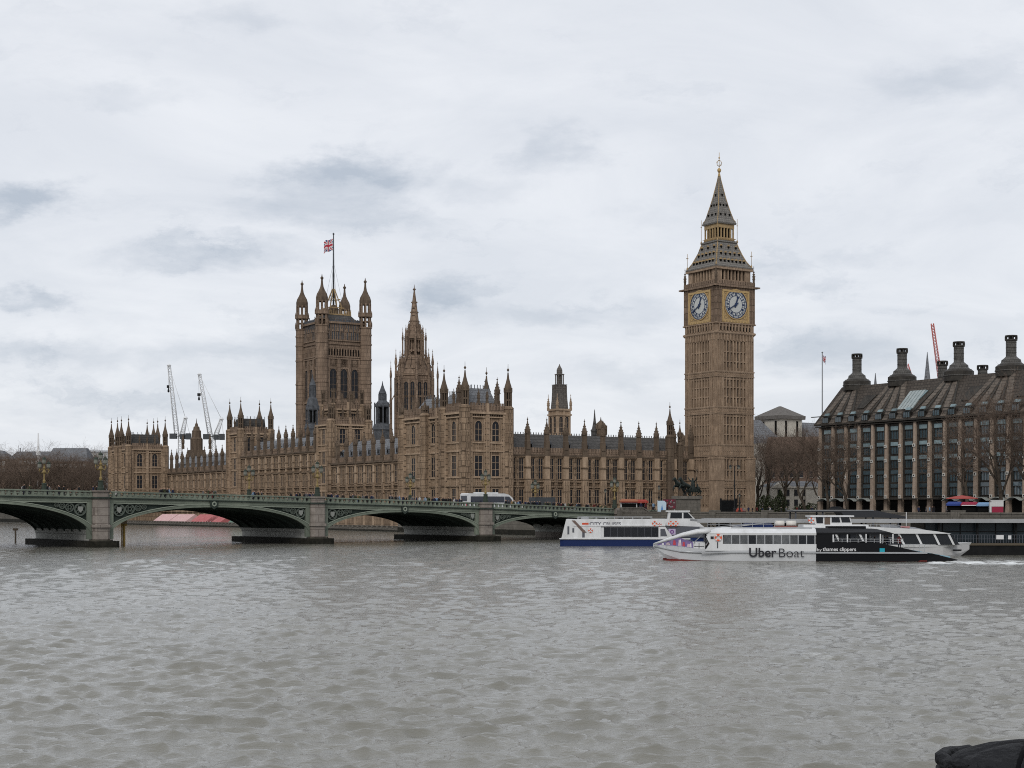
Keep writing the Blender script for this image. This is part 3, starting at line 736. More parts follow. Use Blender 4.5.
# ------------------------------------------------------------------ great square flag tower
DV = 660.0
def zv(y): return zy(y, DV)
def flag_tower():
    r = thing('square_tower', 'massive square stone tower with four domed corner turrets and a flagpole', 'tower', (at(333.5, DV), DV, 0), PA)
    H = 10.2
    b = MB(); b.box(-H,H,-H,H,0,zv(322))
    strings = [zv(455), zv(404), zv(403-1), zv(361.5), zv(346.5)]
    for k in range(4):
        b.T = rot4(k)
        for z in (zv(470), zv(440), zv(420), zv(404), zv(361.5), zv(359.5), zv(347), zv(343.5)): b.box(-H,H,-H-.55,-H,z,z+.6)
        b.box(-H,H,-H-.7,-H,zv(326.5),zv(324.5))
        for i in range(4):
            x = -H+2.6+(2*H-5.2)*i/3; b.box(x-.75,x+.75,-H-.6,-H,0,zv(361.5)); b.box(x-.4,x+.4,-H-.75,-H-.6,0,zv(366))
        for i in range(13):
            x = -H+2.6+(2*H-5.2)*i/12; b.box(x-.22,x+.22,-H-.45,-H,zv(359),zv(350))
        for i in range(3):                                   # stepped arch heads
            x = -H+2.6+(2*H-5.2)*(i+.5)/3
            for q, (w, z) in enumerate(((2.3,zv(371)),(1.6,zv(369)),(.8,zv(367)))): b.box(x-w+.02*q,x+w-.02*q,-H-.3,-H,z,zv(361.5))
        for i in range(17):
            x = -H+2.2+(2*H-4.4)*i/16; b.box(x-.14,x+.14,-H-.4,-H,zv(343),zv(334.5)); 
        for i in range(8):
            x = -H+3.0+(2*H-6)*i/7; b.prism([(x-.55,zv(334)),(x+.55,zv(334)),(x,zv(330.5))],-H-.45,-H)
    b.T = None
    b.build('wall', STONE_V, r)
    dk = MB()
    for k in range(4):
        dk.T = rot4(k)
        for i in range(12):
            x = -H+2.6+(2*H-5.2)*(i+.5)/12; dk.box(x-.32,x+.32,-H-.06,-H-.02,zv(358),zv(351.5))
    dk.build('louvre_band', DARK, r)
    w = MB(); w_ = 3.2; hh = zv(371)-zv(399.5)
    wm = win_mesh(3.1, hh, True, 1, 3, STONE_V)
    wm2 = win_mesh(3.0, 13, True, 2, 3, STONE_V)
    for k in (0, 3, 1, 2):
        T = rot4(k)
        for i in range(3):
            x = -H+2.6+(2*H-5.2)*(i+.5)/3
            inst('window', wm, r, T((x,-H,zv(399.5))), R(90)*k); inst('window', wm2, r, T((x,-H,zv(437))), R(90)*k)
    p = MB()
    for k in range(4):                                       # dark openwork parapet
        p.T = rot4(k)
        p.box(-H+2,H-2,-H-.3,-H+.1,zv(324.5),zv(323.6))
        for i in range(15):
            x = -H+2.4+(2*H-4.8)*i/14; p.box(x-.12,x+.12,-H-.25,-H,zv(342.5),zv(321.5) + (1.0 if i % 5 == 0 else 0))
            if i < 14 and i % 2 == 0: p.box(x+.15,x+1.0,-H-.14,-H-.02,zv(341.5),zv(335))
        for i in range(11):
            x = -H+2.6+(2*H-5.2)*i/10; p.box(x-.5,x+.35,-H-.2,-H,zv(323.6),zv(322.2))
    p.T = None
    p.build('parapet', LEAD, r)
    t = MB(); rr = 2.65
    t.lathe(0,0,[(rr,0),(rr,zv(330)),(rr*1.1,zv(329.5)),(rr*1.1,zv(328.5))],8)
    for z in (zv(470), zv(440), zv(404), zv(385), zv(361.5), zv(346.5), zv(337)): t.lathe(0,0,[(rr*1.08,z),(rr*1.08,z+.7)],8)
    for z0, z1 in ((zv(328.5),zv(318.5)),(zv(314.5),zv(304.8))):
        t.lathe(0,0,[(.5,z0),(.5,z1)],6,0)
        for k in range(8):
            a = math.pi/8+math.pi/4*k; t.tube([(rr*.82*math.cos(a),rr*.82*math.sin(a),z0),(rr*.82*math.cos(a),rr*.82*math.sin(a),z1)],.42,4,0,False)
    t.lathe(0,0,[(rr*.95,zv(323.2)),(rr*.95,zv(322.4))],8)
    t.lathe(0,0,[(rr,zv(318.8)),(rr*1.12,zv(318)),(rr*1.0,zv(314.2))],8)
    for k in range(8):
        a = math.pi/8+math.pi/4*k
        for z in (zv(318.2), zv(328.2)): t.lathe(rr*1.05*math.cos(a),rr*1.05*math.sin(a),[(.28,z),(.28,z+1.5),(.05,z+2.8)],4)
    zd = zv(305); 
    t.lathe(0,0,[(rr*.9,zd-.5),(rr*.95,zd+.3),(rr*.96,zd+1.4),(rr*.8,zd+2.9),(rr*.5,zd+4.3),(rr*.27,zd+5.8),(rr*.17,zd+7.5),(rr*.14,zv(284.5))],8,1)
    t.lathe(0,0,[(.2,zv(285)),(.65,zv(283.4)),(.7,zv(282.6)),(.25,zv(281.4)),(.08,zv(279))],8,1)
    tm = t.mesh('corner_turret', [STONE_V, STONE_D])
    for sx in (-1,1):
        for sy in (-1,1): inst('corner_turret', tm, r, (sx*H,sy*H,0))
    b = MB(); z0 = zv(322)
    b.loft([[(sx*h,sy*h,z) for sx, sy in ((-1,-1),(1,-1),(1,1),(-1,1))] for h, z in ((7.4,z0),(5.6,zv(316.5)))],0)
    b.build('roof', SLATE_D, r)
    b = MB()
    for k in range(4):
        b.T = rot4(k); zz = zv(316.5)
        b.box(-5.7,5.7,-5.75,-5.5,zz,zz+.5)
        for i in range(12): x = -5.5+i; b.box(x-.12,x+.12,-5.7,-5.55,zz,zz+(1.9 if i % 3 else 2.6))
        b.tube([(3.4,0,zv(309)),(3.0,0,zv(303)),(1.6,0,zv(295)),(.5,0,zv(289))],.22,4); b.tube([(2.9,2.9,zv(316)),(2.5,2.5,zv(306)),(1.2,1.2,zv(297)),(.4,.4,zv(290))],.2,4)
        b.box(-3.4,3.4,-3.5,-3.3,zv(309),zv(308)); b.box(-2.2,2.2,-2.3,-2.1,zv(300),zv(299.4))
    b.T = None
    b.build('gilded_crown', GOLDP, r)
    b = MB(); b.lathe(0,0,[(2.2,zv(317)),(2.2,zv(309)),(.8,zv(305))],8); b.build('pole_base', STONE_D, r)
    b = MB(); b.tube([(0,0,zv(310)),(0,0,zv(262)),(0,0,zv(235))],[.42,.34,.22],8); b.lathe(0,0,[(.2,zv(235)),(.5,zv(234)),(.15,zv(232.8))],8)
    for k in range(4): a = math.pi/4+k*math.pi/2; b.tube([(0,0,zv(262)),(4.6*math.cos(a),4.6*math.sin(a),zv(309))],.05,3)
    b.build('flagpole', LEAD, r)
    return r
flag_tower()
RED = mat('flag red', (.42,.03,.05), .8); WHT = mat('flag white', (.62,.62,.62), .8); NAVY = mat('flag blue', (.02,.035,.16), .8)
def union_flag(name, label, loc, L, H_, droop, sgn=-1, group=None):
    """waving cloth with the crosses laid in as coloured cells"""
    nx, nz = 36, 22; b = MB(); vs = []
    for i in range(nx+1):
        for j in range(nz+1):
            u, v = i/nx, j/nz
            x = sgn*u*L*(.9); y = .5*math.sin(u*7)*u+.25*math.sin(u*13+v*3)*u
            z = -v*H_ - droop*u*u + .18*math.sin(u*9+1)
            vs.append((x,y,z))
    fs = []; ms = []
    for i in range(nx):
        for j in range(nz):
            u, v = (i+.5)/nx*2-1, (j+.5)/nz*2-1
            d = min(abs(u-v), abs(u+v))
            m = 2
            if d < .32: m = 1
            if d < .12: m = 0
            if abs(u) < .24 or abs(v) < .36: m = 1
            if abs(u) < .13 or abs(v) < .2: m = 0
            p = i*(nz+1)+j; fs.append((p,p+nz+1,p+nz+2,p+1)); ms.append(m)
    for f, m in zip(fs, ms): pass
    b.v = vs; b.f = [list(f) for f in fs]; b.m = ms; b.sm = [True]*len(fs)
    o = b.build(name, [RED, WHT, NAVY], None, loc, 0, fix=False)
    md = o.modifiers.new('thickness', 'SOLIDIFY'); md.thickness = .03
    return tag(o, label, 'flag')
union_flag('flag', 'red white and blue union flag flying from the square tower pole', (at(333.5,DV)-.35, DV, zv(239.2)), 4.3, 5.0, 1.2)

# ------------------------------------------------------------------ central spire, lanterns, far ventilation tower
PIN_V = pinnacle_mesh(.3, 1.8, 2.8, STONE_V)
def spire_tower():
    D = 531.0; Z = lambda y: zy(y, D)
    r = thing('spire_tower', 'octagonal central tower with tall pointed stone spire behind the palace front', 'tower', (at(414.3, D), D, 0), PA)
    b = MB(); R0 = 6.3
    b.lathe(0,0,[(R0,10),(R0,Z(377)),(R0*1.06,Z(376.4)),(R0*1.06,Z(374.5)),(4.3,Z(369)),(3.3,Z(367))],8)
    for k in range(8):
        a = math.pi/8+math.pi/4*k; c, s_ = math.cos(a), math.sin(a)
        b.lathe(R0*1.02*c,R0*1.02*s_,[(.62,10),(.62,Z(378))],4)
    for z in (Z(420),Z(414),Z(398),Z(381)): b.lathe(0,0,[(R0*1.04,z),(R0*1.04,z+.5)],8)
    for k in range(8):
        a = math.pi/4*k; T = lambda p, a=a: (p[0]*-math.sin(a)+p[1]*-math.cos(a), p[0]*math.cos(a)-p[1]*math.sin(a), p[2])
        b.T = T; yf = -R0*math.cos(math.pi/8)
        for x in (-2.1,-.25,.25,2.1): b.box(x-.16,x+.16,yf-.3,yf,Z(413),Z(381))
        b.prism([(-2.2,Z(374.5)),(2.2,Z(374.5)),(0,Z(368))],yf-.1,yf+.6)
    b.T = None
    b.lathe(0,0,[(5.6,Z(375)),(5.1,Z(369)),(4.5,Z(365)),(4.2,Z(361)),(3.6,Z(357)),(2.6,Z(355))],8)
    R1 = 3.0
    b.lathe(0,0,[(R1,Z(368)),(R1,Z(362))],8)
    for k in range(8):
        a = math.pi/8+math.pi/4*k; c, s_ = math.cos(a), math.sin(a)
        b.tube([(R1*c,R1*s_,Z(366)),(R1*c,R1*s_,Z(336))],.42,4,0,False)
        b.tube([(R0*.98*c,R0*.98*s_,Z(368)),(R1*1.0*c,R1*1.0*s_,Z(352))],.24,4,0,False)
    b.lathe(0,0,[(1.75,Z(366)),(1.6,Z(338))],8)
    for z in (Z(352),Z(339)): b.lathe(0,0,[(R1*1.1,z),(R1*1.1,z+.7)],8)
    b.lathe(0,0,[(R1*1.02,Z(341)),(R1*1.05,Z(337)),(R1*.86,Z(334)),(2.3,Z(330)),(2.0,Z(327))],8)
    b.lathe(0,0,[(1.95,Z(328.5)),(1.4,Z(317)),(.92,Z(306)),(.48,Z(296)),(.2,Z(290))],8)
    for z, q in ((Z(322),1.85),(Z(313),1.5),(Z(303),1.1)): b.lathe(0,0,[(q,z),(q,z+.4)],8)
    b.lathe(0,0,[(.15,Z(291)),(.6,Z(289.4)),(.15,Z(288)),(.05,Z(284.5))],6)
    b.build('wall', STONE_V, r)
    wm = win_mesh(1.5, Z(383)-Z(412), True, 1, 3, STONE_V)
    for k in range(8):
        a = math.pi/4*k
        for x in (-1.15, 1.15):
            yf = -R0*math.cos(math.pi/8)-.01
            inst('window', wm, r, (x*-math.sin(a)-yf*math.cos(a)*-1*-1, x*math.cos(a)-yf*math.sin(a), Z(412)), a+R(90))
    pm = pinnacle_mesh(.5, 5.0, 5.5, STONE_V); pt = pinnacle_mesh(.36, 7.5, 4.5, STONE_V); pl = pinnacle_mesh(.42, 8.0, 6.0, STONE_V)
    for k in range(8):
        a = math.pi/8+math.pi/4*k; c, s_ = math.cos(a), math.sin(a)
        inst('pinnacle', pm, r, (R0*1.02*c,R0*1.02*s_,Z(379)), a); inst('pinnacle', pt, r, (R1*1.35*c,R1*1.35*s_,Z(362)), a)
        inst('pinnacle', pl, r, (R0*1.3*c,R0*1.3*s_,Z(401)), a)
    for k in range(8):
        a = math.pi/8+math.pi/4*k; c, s_ = math.cos(a), math.sin(a)
        inst('pinnacle', PIN_V, r, (R1*.98*c,R1*.98*s_,Z(338)), a)
        a += math.pi/8; c, s_ = math.cos(a), math.sin(a)
        inst('pinnacle', PIN_V, r, (R0*.9*c,R0*.9*s_,Z(375)), a); inst('pinnacle', PIN_V, r, (4.6*c,4.6*s_,Z(366)), a); inst('pinnacle', PIN_V, r, (2.1*c,2.1*s_,Z(332)), a, .8); inst('pinnacle', PIN_V, r, (R1*1.0*c,R1*1.0*s_,Z(353)), a)
    fl = MB()
    for k in range(8):
        a = math.pi/8+math.pi/4*k; c, s_ = math.cos(a), math.sin(a)
        fl.tube([(R0*1.3*c,R0*1.3*s_,20),(R0*1.3*c,R0*1.3*s_,Z(400))],.5,4,0,False); fl.tube([(R0*1.3*c,R0*1.3*s_,Z(402)),(R0*c,R0*s_,Z(392))],.25,4,0,False)
    fl.build('flying_buttresses', STONE_V, r)
spire_tower()
def lantern_turret(label, px, D, rad, y_base, y_l0, y_l1, y_c, y_l2, y_tip):
    Z = lambda y: zy(y, D)
    r = thing('lantern_turret', label, 'turret', (at(px, D), D, 0), PA, 'dark ventilation lanterns above the palace roofs')
    b = MB()
    b.lathe(0,0,[(rad*1.15,10),(rad*1.15,Z(y_base)),(rad*1.25,Z(y_base)+.5),(rad*1.05,Z(y_l0))],8)
    b.lathe(0,0,[(rad*.55,Z(y_l0)),(rad*.55,Z(y_l1))],8)
    for k in range(8):
        a = math.pi/8+math.pi/4*k; c, s_ = math.cos(a), math.sin(a)
        b.tube([(rad*.95*c,rad*.95*s_,Z(y_l0)),(rad*.95*c,rad*.95*s_,Z(y_l1)+1.6)],rad*.09,4,0,False)
        b.tube([(rad*.7*c,rad*.7*s_,Z(y_l0)),(rad*.7*c,rad*.7*s_,Z(y_l1))],rad*.08,4,0,False)
    b.lathe(0,0,[(rad,Z(y_l1)),(rad*1.02,Z(y_l1)+.5),(rad*.7,Z(y_c)+.2),(rad*.5,Z(y_c)+1)],8)
    b.lathe(0,0,[(rad*.45,Z(y_c)),(rad*.45,Z(y_l2)),(rad*.5,Z(y_l2)+.3),(rad*.3,Z(y_l2)+1.6),(rad*.1,Z(y_tip)-1.5),(.05,Z(y_tip))],8)
    for k in range(8):
        a = math.pi/8+math.pi/4*k; b.tube([(rad*.46*math.cos(a),rad*.46*math.sin(a),Z(y_c)),(rad*.46*math.cos(a),rad*.46*math.sin(a),Z(y_l2))],rad*.06,4,0,False)
    b.build('lantern_body', LEAD, r)
    w = MB()
    for k in range(8):
        a = math.pi/4*k; c, s_ = math.cos(a), math.sin(a); q = rad*.515
        w.T = lambda p, c=c, s_=s_: (q*c - p[0]*s_ + p[1]*c, q*s_ + p[0]*c + p[1]*s_, p[2])
        w.box(-rad*.17,rad*.17,0,.06,Z(y_l0)+.5,Z(y_l1)-.4)
    w.build('lantern_louvres', DARK, r)
lantern_turret('dark grey lead lantern turret just left of the central spire', 382.5, 560, 3.0, 431, 424, 407, 403, 394, 381)
lantern_turret('slender tiered lead lantern in front of the flag tower left face', 312.6, 545, 2.4, 430, 424, 410, 400, 386, 374)
def vent_tower():
    D = 520.0; Z = lambda y: zy(y, D)
    r = thing('stone_tower', 'pale stone tower with stepped slate cap behind the bridge side wing roof', 'tower', (at(559.5, D), D, 0), PA)
    b = MB(); h = 2.75
    b.box(-h+.2,h-.2,-h+.2,h-.2,10,Z(411))
    for k in range(4):
        b.T = rot4(k)
        for x in (-h+.4, 0, h-.4-.02): b.box(x-.42,x+.4,-h,-h+.3,10,Z(411))
        for z in (Z(436),Z(416),Z(411)): b.box(-h-.25,h+.25,-h-.3,-h+.4,z,z+.6)
    b.T = None
    b.build('wall', STONE_L, r)
    wm = win_mesh(1.5, Z(417)-Z(433), True, 1, 2, STONE_L)
    for k in range(4):
        for x in (-1.2, 1.2): inst('window', wm, r, rot4(k)((x,-h+.18,Z(433))), R(90)*k)
    pm = pinnacle_mesh(.45, 1.6, 4.0, STONE_L)
    for sx in (-1,1):
        for sy in (-1,1): inst('pinnacle', pm, r, (sx*h,sy*h,Z(410.5)))
    b = MB(); q = lambda h, z: [(-h,-h,z),(h,-h,z),(h,h,z),(-h,h,z)]
    b.loft([q(2.2,Z(410)),q(1.95,Z(400)),q(1.75,Z(385.5))],0)
    b.box(-1.9,1.9,-1.9,1.9,Z(385.5),Z(384.6))
    for k in range(4):
        b.T = rot4(k)
        for x in (-.95, 0): b.box(x-.13,x+.13,-1.08,-.82,Z(384.6),Z(375))
        b.box(.8,1.06,-1.07,-.81,Z(384.6),Z(375))
        for i in range(4): x = -1.4+.9*i; b.box(x-.12,x+.12,-2.1+.05,-1.7,Z(408),Z(386))
    b.T = None
    b.box(-.5,.5,-.5,.5,Z(384.6),Z(375)); b.box(-1.2,1.2,-1.2,1.2,Z(375),Z(374))
    b.lathe(0,0,[(1.0,Z(374)),(1.0,Z(370)),(.8,Z(368.5)),(.3,Z(366)),(.06,Z(364))],8)
    b.build('roof', mat('brown grey slate', (.085,.075,.068), .75, (.16,.145,.13), 1.2, grid=(1.2,.7,(.06,.055,.05))), r)
vent_tower()
def small_spire(label, px, D, yb, yt, rad, m, kind=0):
    Z = lambda y: zy(y, D); b = MB(); h = Z(yt)-Z(yb)
    if kind == 0: b.lathe(0,0,[(rad,12),(rad,Z(yb)),(rad*1.2,Z(yb)+.4),(rad*.75,Z(yb)+h*.15),(rad*.35,Z(yb)+h*.5),(.08,Z(yt))],8)
    else:
        b.lathe(0,0,[(rad,12),(rad,Z(yb)),(rad*1.15,Z(yb)+.3),(rad*1.1,Z(yb)+h*.25),(rad*.8,Z(yb)+h*.5),(rad*.3,Z(yb)+h*.68),(rad*.14,Z(yb)+h*.75),(.05,Z(yt))],8)
        for k in range(8):
            a = math.pi/8+math.pi/4*k; b.cbox(rad*1.1*math.cos(a),rad*1.1*math.sin(a),.22,.22,Z(yb)-1.5,Z(yb)+h*.35)
    o = b.build('roof_spire', m, None, (at(px,D),D,0), PA); tag(o, label, 'spire')
small_spire('thin dark needle spire rising behind the bridge side wing roof', 594.6, 470, 432, 409.5, 1.1, SLATE_D)
small_spire('small domed stone turret beside the thin needle spire', 600.8, 470, 430, 417, 1.7, STONE_D, 1)
small_spire('squat stone stair turret standing at the end of the bridge side roof', 683, 470, 441, 432, 1.2, STONE_D, 1)
# brown tower far behind the far wing, between the cranes
def far_tower():
    D = 690.0; Z = lambda y: zy(y, D)
    r = thing('far_tower', 'dark brown stepped stone tower between the two pale cranes', 'tower', (at(196.5, D), D, 0), PA)
    b = MB()
    b.lathe(0,0,[(2.5,6),(2.5,Z(439.5)),(2.7,Z(439)),(2.2,Z(437.5)),(2.0,Z(431.5)),(2.1,Z(431)),(1.5,Z(429.8)),(1.3,Z(427)),(.75,Z(426.2)),(.6,Z(424)),(.2,Z(422.6)),(.06,Z(418.5))],8)
    for k in range(8):
        a = math.pi/8+math.pi/4*k; b.tube([(2.5*math.cos(a),2.5*math.sin(a),6),(2.5*math.cos(a),2.5*math.sin(a),Z(439))],.3,4,0,False)
    b.build('wall', STONE_D, r)
    pm = pinnacle_mesh(.7, 2.5, 6, STONE_D)
    for sx in (-1,1): inst('pinnacle', pm, r, (sx*5.2,-sx*3.2,Z(449)))
    l = MB(); l.lathe(0,0,[(4.4,6),(4.4,Z(450))],4); l.build('lower_stage', STONE_D, r)
far_tower()
# ------------------------------------------------------------------ bridge
BA = math.atan2(-.588, -.8088)                   # local x runs east along the bridge, local y towards the viewer
B0 = Vector((20.2, 302.0, 0)); BX = Vector((-.8088, -.588, 0)); BY = Vector((.588, -.8088, 0))
def BP(t, y=0.0, z=0.0): return B0 + BX*t + BY*y + Vector((0,0,z))
def bpx(t, y=0.0): p = BP(t, y); return 512 + F*p.x/p.y
def t_at(px, y=0.0):
    lo, hi = -60.0, 200.0
    for _ in range(50):
        m = (lo+hi)/2
        if bpx(m, y) > px: lo = m
        else: hi = m
    return (lo+hi)/2
def par(t): return 6.15 + .0345*t - .000085*t*t   # top of the parapet
BW = 26.0
GRN = mat('bridge green paint', (.125,.146,.118), .65, (.20,.225,.178), .7, (.115,.132,.105), bump=.15, bscale=3, streak=True)
GRN_D = mat('bridge dark green and shadow line', (.022,.03,.026), .8, (.045,.056,.048), .8, spec=.08)
GRANITE = mat('pinkish granite', (.16,.14,.122), .85, (.275,.243,.215), .9, (.185,.162,.142), bump=.3, bscale=2, grid=(3.4,1.25,(.12,.10,.088)))
PALEST = mat('pale pier stone and lit vault foot', (.33,.33,.31), .85, (.45,.45,.42), .6, grid=(2.4,1.0,(.2,.2,.19)))
WEED = mat('wet weeded stone', (.009,.009,.007), .7, (.028,.026,.02), 1.2, bump=.4, spec=.08)
ASPH = mat('asphalt', (.045,.045,.047), .9, (.065,.065,.066), 2)
PAVE = mat('paving', (.22,.21,.20), .9, (.3,.29,.27), .8)
def bridge():
    r = thing('bridge', 'green painted iron arch bridge with granite piers crossing the river', 'bridge', (B0.x,B0.y,0), BA)
    piers = [31.2, 66.6, 105.2, 145.0, 185.0]; edges = [0.0] + piers + [219.0]; ph = 1.4
    d = MB()
    ts = np.linspace(-14, 221, 100)
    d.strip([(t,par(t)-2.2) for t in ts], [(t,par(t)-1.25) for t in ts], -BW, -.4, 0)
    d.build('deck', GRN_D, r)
    d = MB()
    d.strip([(t,par(t)-1.25) for t in ts], [(t,par(t)-1.246) for t in ts], -BW+4.2, -4.6, 0)
    for y0, y1 in ((-4.6,-.5),(-BW+.1,-BW+4.2)): d.strip([(t,par(t)-1.25) for t in ts], [(t,par(t)-1.1) for t in ts], y0, y1, 1)
    d.build('road_surface', [ASPH, PAVE], r)
    for y0, y1 in ((-.35,.15), (-BW-.1,-BW+.3)):
        p = MB()
        p.strip([(t,par(t)-1.7) for t in ts], [(t,par(t)-1.2) for t in ts], y0-.05, y1, 0)
        p.strip([(t,par(t)-1.2) for t in ts], [(t,par(t)-1.02) for t in ts], y0, y1+.28, 1)  # cornice ledge in dark green, its shadow line put into the colour
        p.strip([(t,par(t)-1.02) for t in ts], [(t,par(t)-.88) for t in ts], y0, y1+.16, 0)
        p.strip([(t,par(t)-.2) for t in ts], [(t,par(t)) for t in ts], y0, y1+.12, 0)
        t = -13.8
        while t < 220:                                     # trefoil piercings between stubby posts
            z = par(t); w = .34
            p.box(t-w/2,t+w/2,(y0+y1)/2-.12,y1,z-.9,z-.19,0); p.box(t-w,t+w,(y0+y1)/2-.1,y1-.05,z-.9,z-.68,0); p.box(t-w*.95,t+w*.95,(y0+y1)/2-.1,y1-.05,z-.34,z-.19,0)
            t += .92
        p.build('parapet', [GRN, GRN_D], r)
    for a, b_ in zip(edges[:-1], edges[1:]):
        x0 = a+(ph if a > 0 else 0); x1 = b_-ph; tm = (x0+x1)/2; hs = (x1-x0)/2; zs = 1.25
        zcn = par(tm)-2.2
        n = 40; lo = []; hi = []; hi2 = []
        for k in range(n+1):
            q = math.pi*k/n; c, s_ = -math.cos(q), math.sin(q)
            c2 = math.copysign(abs(c)**.92, c); s2 = s_**.92
            lo.append((tm+hs*c2, zs+(zcn-zs)*s2))
            hi.append((tm+(hs-.02)*c2, zs+(zcn+.55-zs)*s2 + .05))
        # face ring, thicker towards the springing
        ring_hi = []
        for (xx, zz), (xa, za) in zip(lo, hi):
            k = abs(xx-tm)/hs; nx = (xx-tm)/hs
            ring_hi.append((xx, min(par(xx)-1.72, zs+(zcn-zs+.62)*math.sqrt(max(0,1-((xx-tm)/(hs+1.35))**2)))))
        a_ = MB()
        a_.strip(lo, ring_hi, -.35, .1, 0)
        a_.strip([(x,z-.002) for x, z in lo], [(x,z+.12) for x, z in lo], -.35, .2, 0)
        a_.strip([(x,z-.12) for x, z in ring_hi], [(x,z) for x, z in ring_hi], -.3, .18, 1)
        tops = [(x,par(x)-1.66) for x, z in ring_hi]
        a_.strip(ring_hi, tops, -.7, -.45, 2)
        for xa, xb in ((x0,x0+.75),(x1-.75,x1)): a_.box(xa,xb,-.45,.08,zs,par(xa)-1.66,0)
        nn = len(tops); a_.strip([(x,z-.28) for x, z in tops], tops, -.45, .05, 1)
        # circles of tracery and a shield in each spandrel corner
        for sgn in (-1, 1):
            edge = x0+.75 if sgn < 0 else x1-.75
            x = edge
            for q in range(4):
                xx = x - sgn*1.0
                zt = par(xx)-1.95; zb = np.interp(abs(xx-tm), sorted([abs(p[0]-tm) for p in ring_hi[:n//2+1]]), [p[1] for p in ring_hi[:n//2+1]][::-1])
                rad = min(1.0, (zt-zb)/2-.05)
                if rad < .22: break
                cz_ = zt-rad if q else zt-rad
                cx = x - sgn*rad
                a_.ring(cx, cz_, rad*.8, rad, -.45, -.12, 20, 4)
                a_.ring(cx, cz_, rad*.3, rad*.44, -.45, -.14, 12, 4)
                for k in range(4):
                    ang = math.pi/4+k*math.pi/2; a_.ring(cx+rad*.55*math.cos(ang), cz_+rad*.55*math.sin(ang), rad*.16, rad*.27, -.45, -.16, 10, 4)
                if q == 0:
                    a_.prism([(cx-.4,cz_+.45),(cx+.4,cz_+.45),(cx+.36,cz_-.1),(cx,cz_-.5),(cx-.36,cz_-.1)], -.14, -.04, 3)
                    zz = cz_-rad
                    rr = .5
                    while zz-2*rr > np.interp(abs(edge-sgn*.6-tm), sorted([abs(p[0]-tm) for p in ring_hi[:n//2+1]]), [p[1] for p in ring_hi[:n//2+1]][::-1]):
                        a_.ring(edge-sgn*rr, zz-rr, rr*.7, rr, -.45, -.12, 14, 4); zz -= 2*rr
                x = cx - sgn*rad
        zk = par(tm)-1.6
        a_.prism([(tm-.75,zk+.4),(tm+.75,zk+.4),(tm+.65,zk-.5),(tm,zk-.95),(tm-.65,zk-.5)], .1, .35, 2); a_.ring(tm, zk-.05, .22, .42, .35, .42, 12, 1)
        a_.build('arch', [GRN, mat('bridge pale green', (.20,.228,.185), .65, (.25,.275,.225), .8), GRN_D, mat('shield grey', (.22,.23,.21), .7), mat('tracery green', (.085,.10,.085), .7)], r)
        v = MB()
        m_ = n//2
        # vault: dark iron ribs on top, pale masonry low down with light painted in
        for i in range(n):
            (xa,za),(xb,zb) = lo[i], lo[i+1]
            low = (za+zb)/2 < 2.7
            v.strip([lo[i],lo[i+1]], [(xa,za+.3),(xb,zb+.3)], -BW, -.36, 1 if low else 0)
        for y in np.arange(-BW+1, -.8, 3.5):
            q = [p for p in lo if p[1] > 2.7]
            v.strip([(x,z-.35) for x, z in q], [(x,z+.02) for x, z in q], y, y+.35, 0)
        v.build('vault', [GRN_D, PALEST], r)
    for t in piers + [219.0]:
        top = par(t)
        w = MB(); w.box(t-ph,t+ph,-BW,-.02,-3,1.3,1); w.box(t-ph+.05,t+ph-.05,-BW+.2,-.4,1.3,top-2.0,0)
        pr = w.build('pier', [GRANITE, PALEST], r)
        c = MB()
        c.slab([(t-1.75,-.02),(t+1.75,-.02),(t+1.75,.9),(t+.95,1.9),(t-.95,1.9),(t-1.75,.9)], -3, 1.2, 2)
        c.slab([(t-1.36,-.02),(t+1.36,-.02),(t+1.36,.55),(t+.9,1.1),(t-.9,1.1),(t-1.36,.55)], 1.2, top-1.2)
        c.slab([(t-1.55,-.02),(t+1.55,-.02),(t+1.55,.75),(t+1.05,1.4),(t-1.05,1.4),(t-1.55,.75)], 3.1, 3.5)
        c.slab([(t-1.55,-.42),(t+1.55,-.42),(t+1.55,.72),(t+1.05,1.35),(t-1.05,1.35),(t-1.55,.72)], top-1.2, top-.95, 1)
        c.slab([(t-1.3,-.42),(t+1.3,-.42),(t+1.3,.45),(t+.85,.95),(t-.85,.95),(t-1.3,.45)], top-.95, top-.15)
        c.slab([(t-1.5,-.45),(t+1.5,-.45),(t+1.5,.65),(t+1.0,1.2),(t-1.0,1.2),(t-1.5,.65)], top-.15, top+.08)
        c.build('cutwater', [GRANITE, GRN_D, mat('tide stained granite', (.03,.028,.022), .8, (.085,.078,.062), 1.0, bump=.3)], pr)
        f = MB(); f.slab([(t-2.6,-BW-2),(t+2.6,-BW-2),(t+2.6,1.4),(t+1.6,2.9),(t-1.6,2.9),(t-2.6,1.4)], -3, .95)
        f.build('fender', WEED, pr)
    a = MB(); a.box(-14,0,-BW,-.02,-3,par(0)-2.2); a.box(-2.4,0.02,0,1.6,-3,par(0)+.05,0); a.box(-2.7,.3,-.4,1.8,par(0)-1.2,par(0)-.9,0)
    a.build('abutment', GRANITE, r)
    return r
bridge()

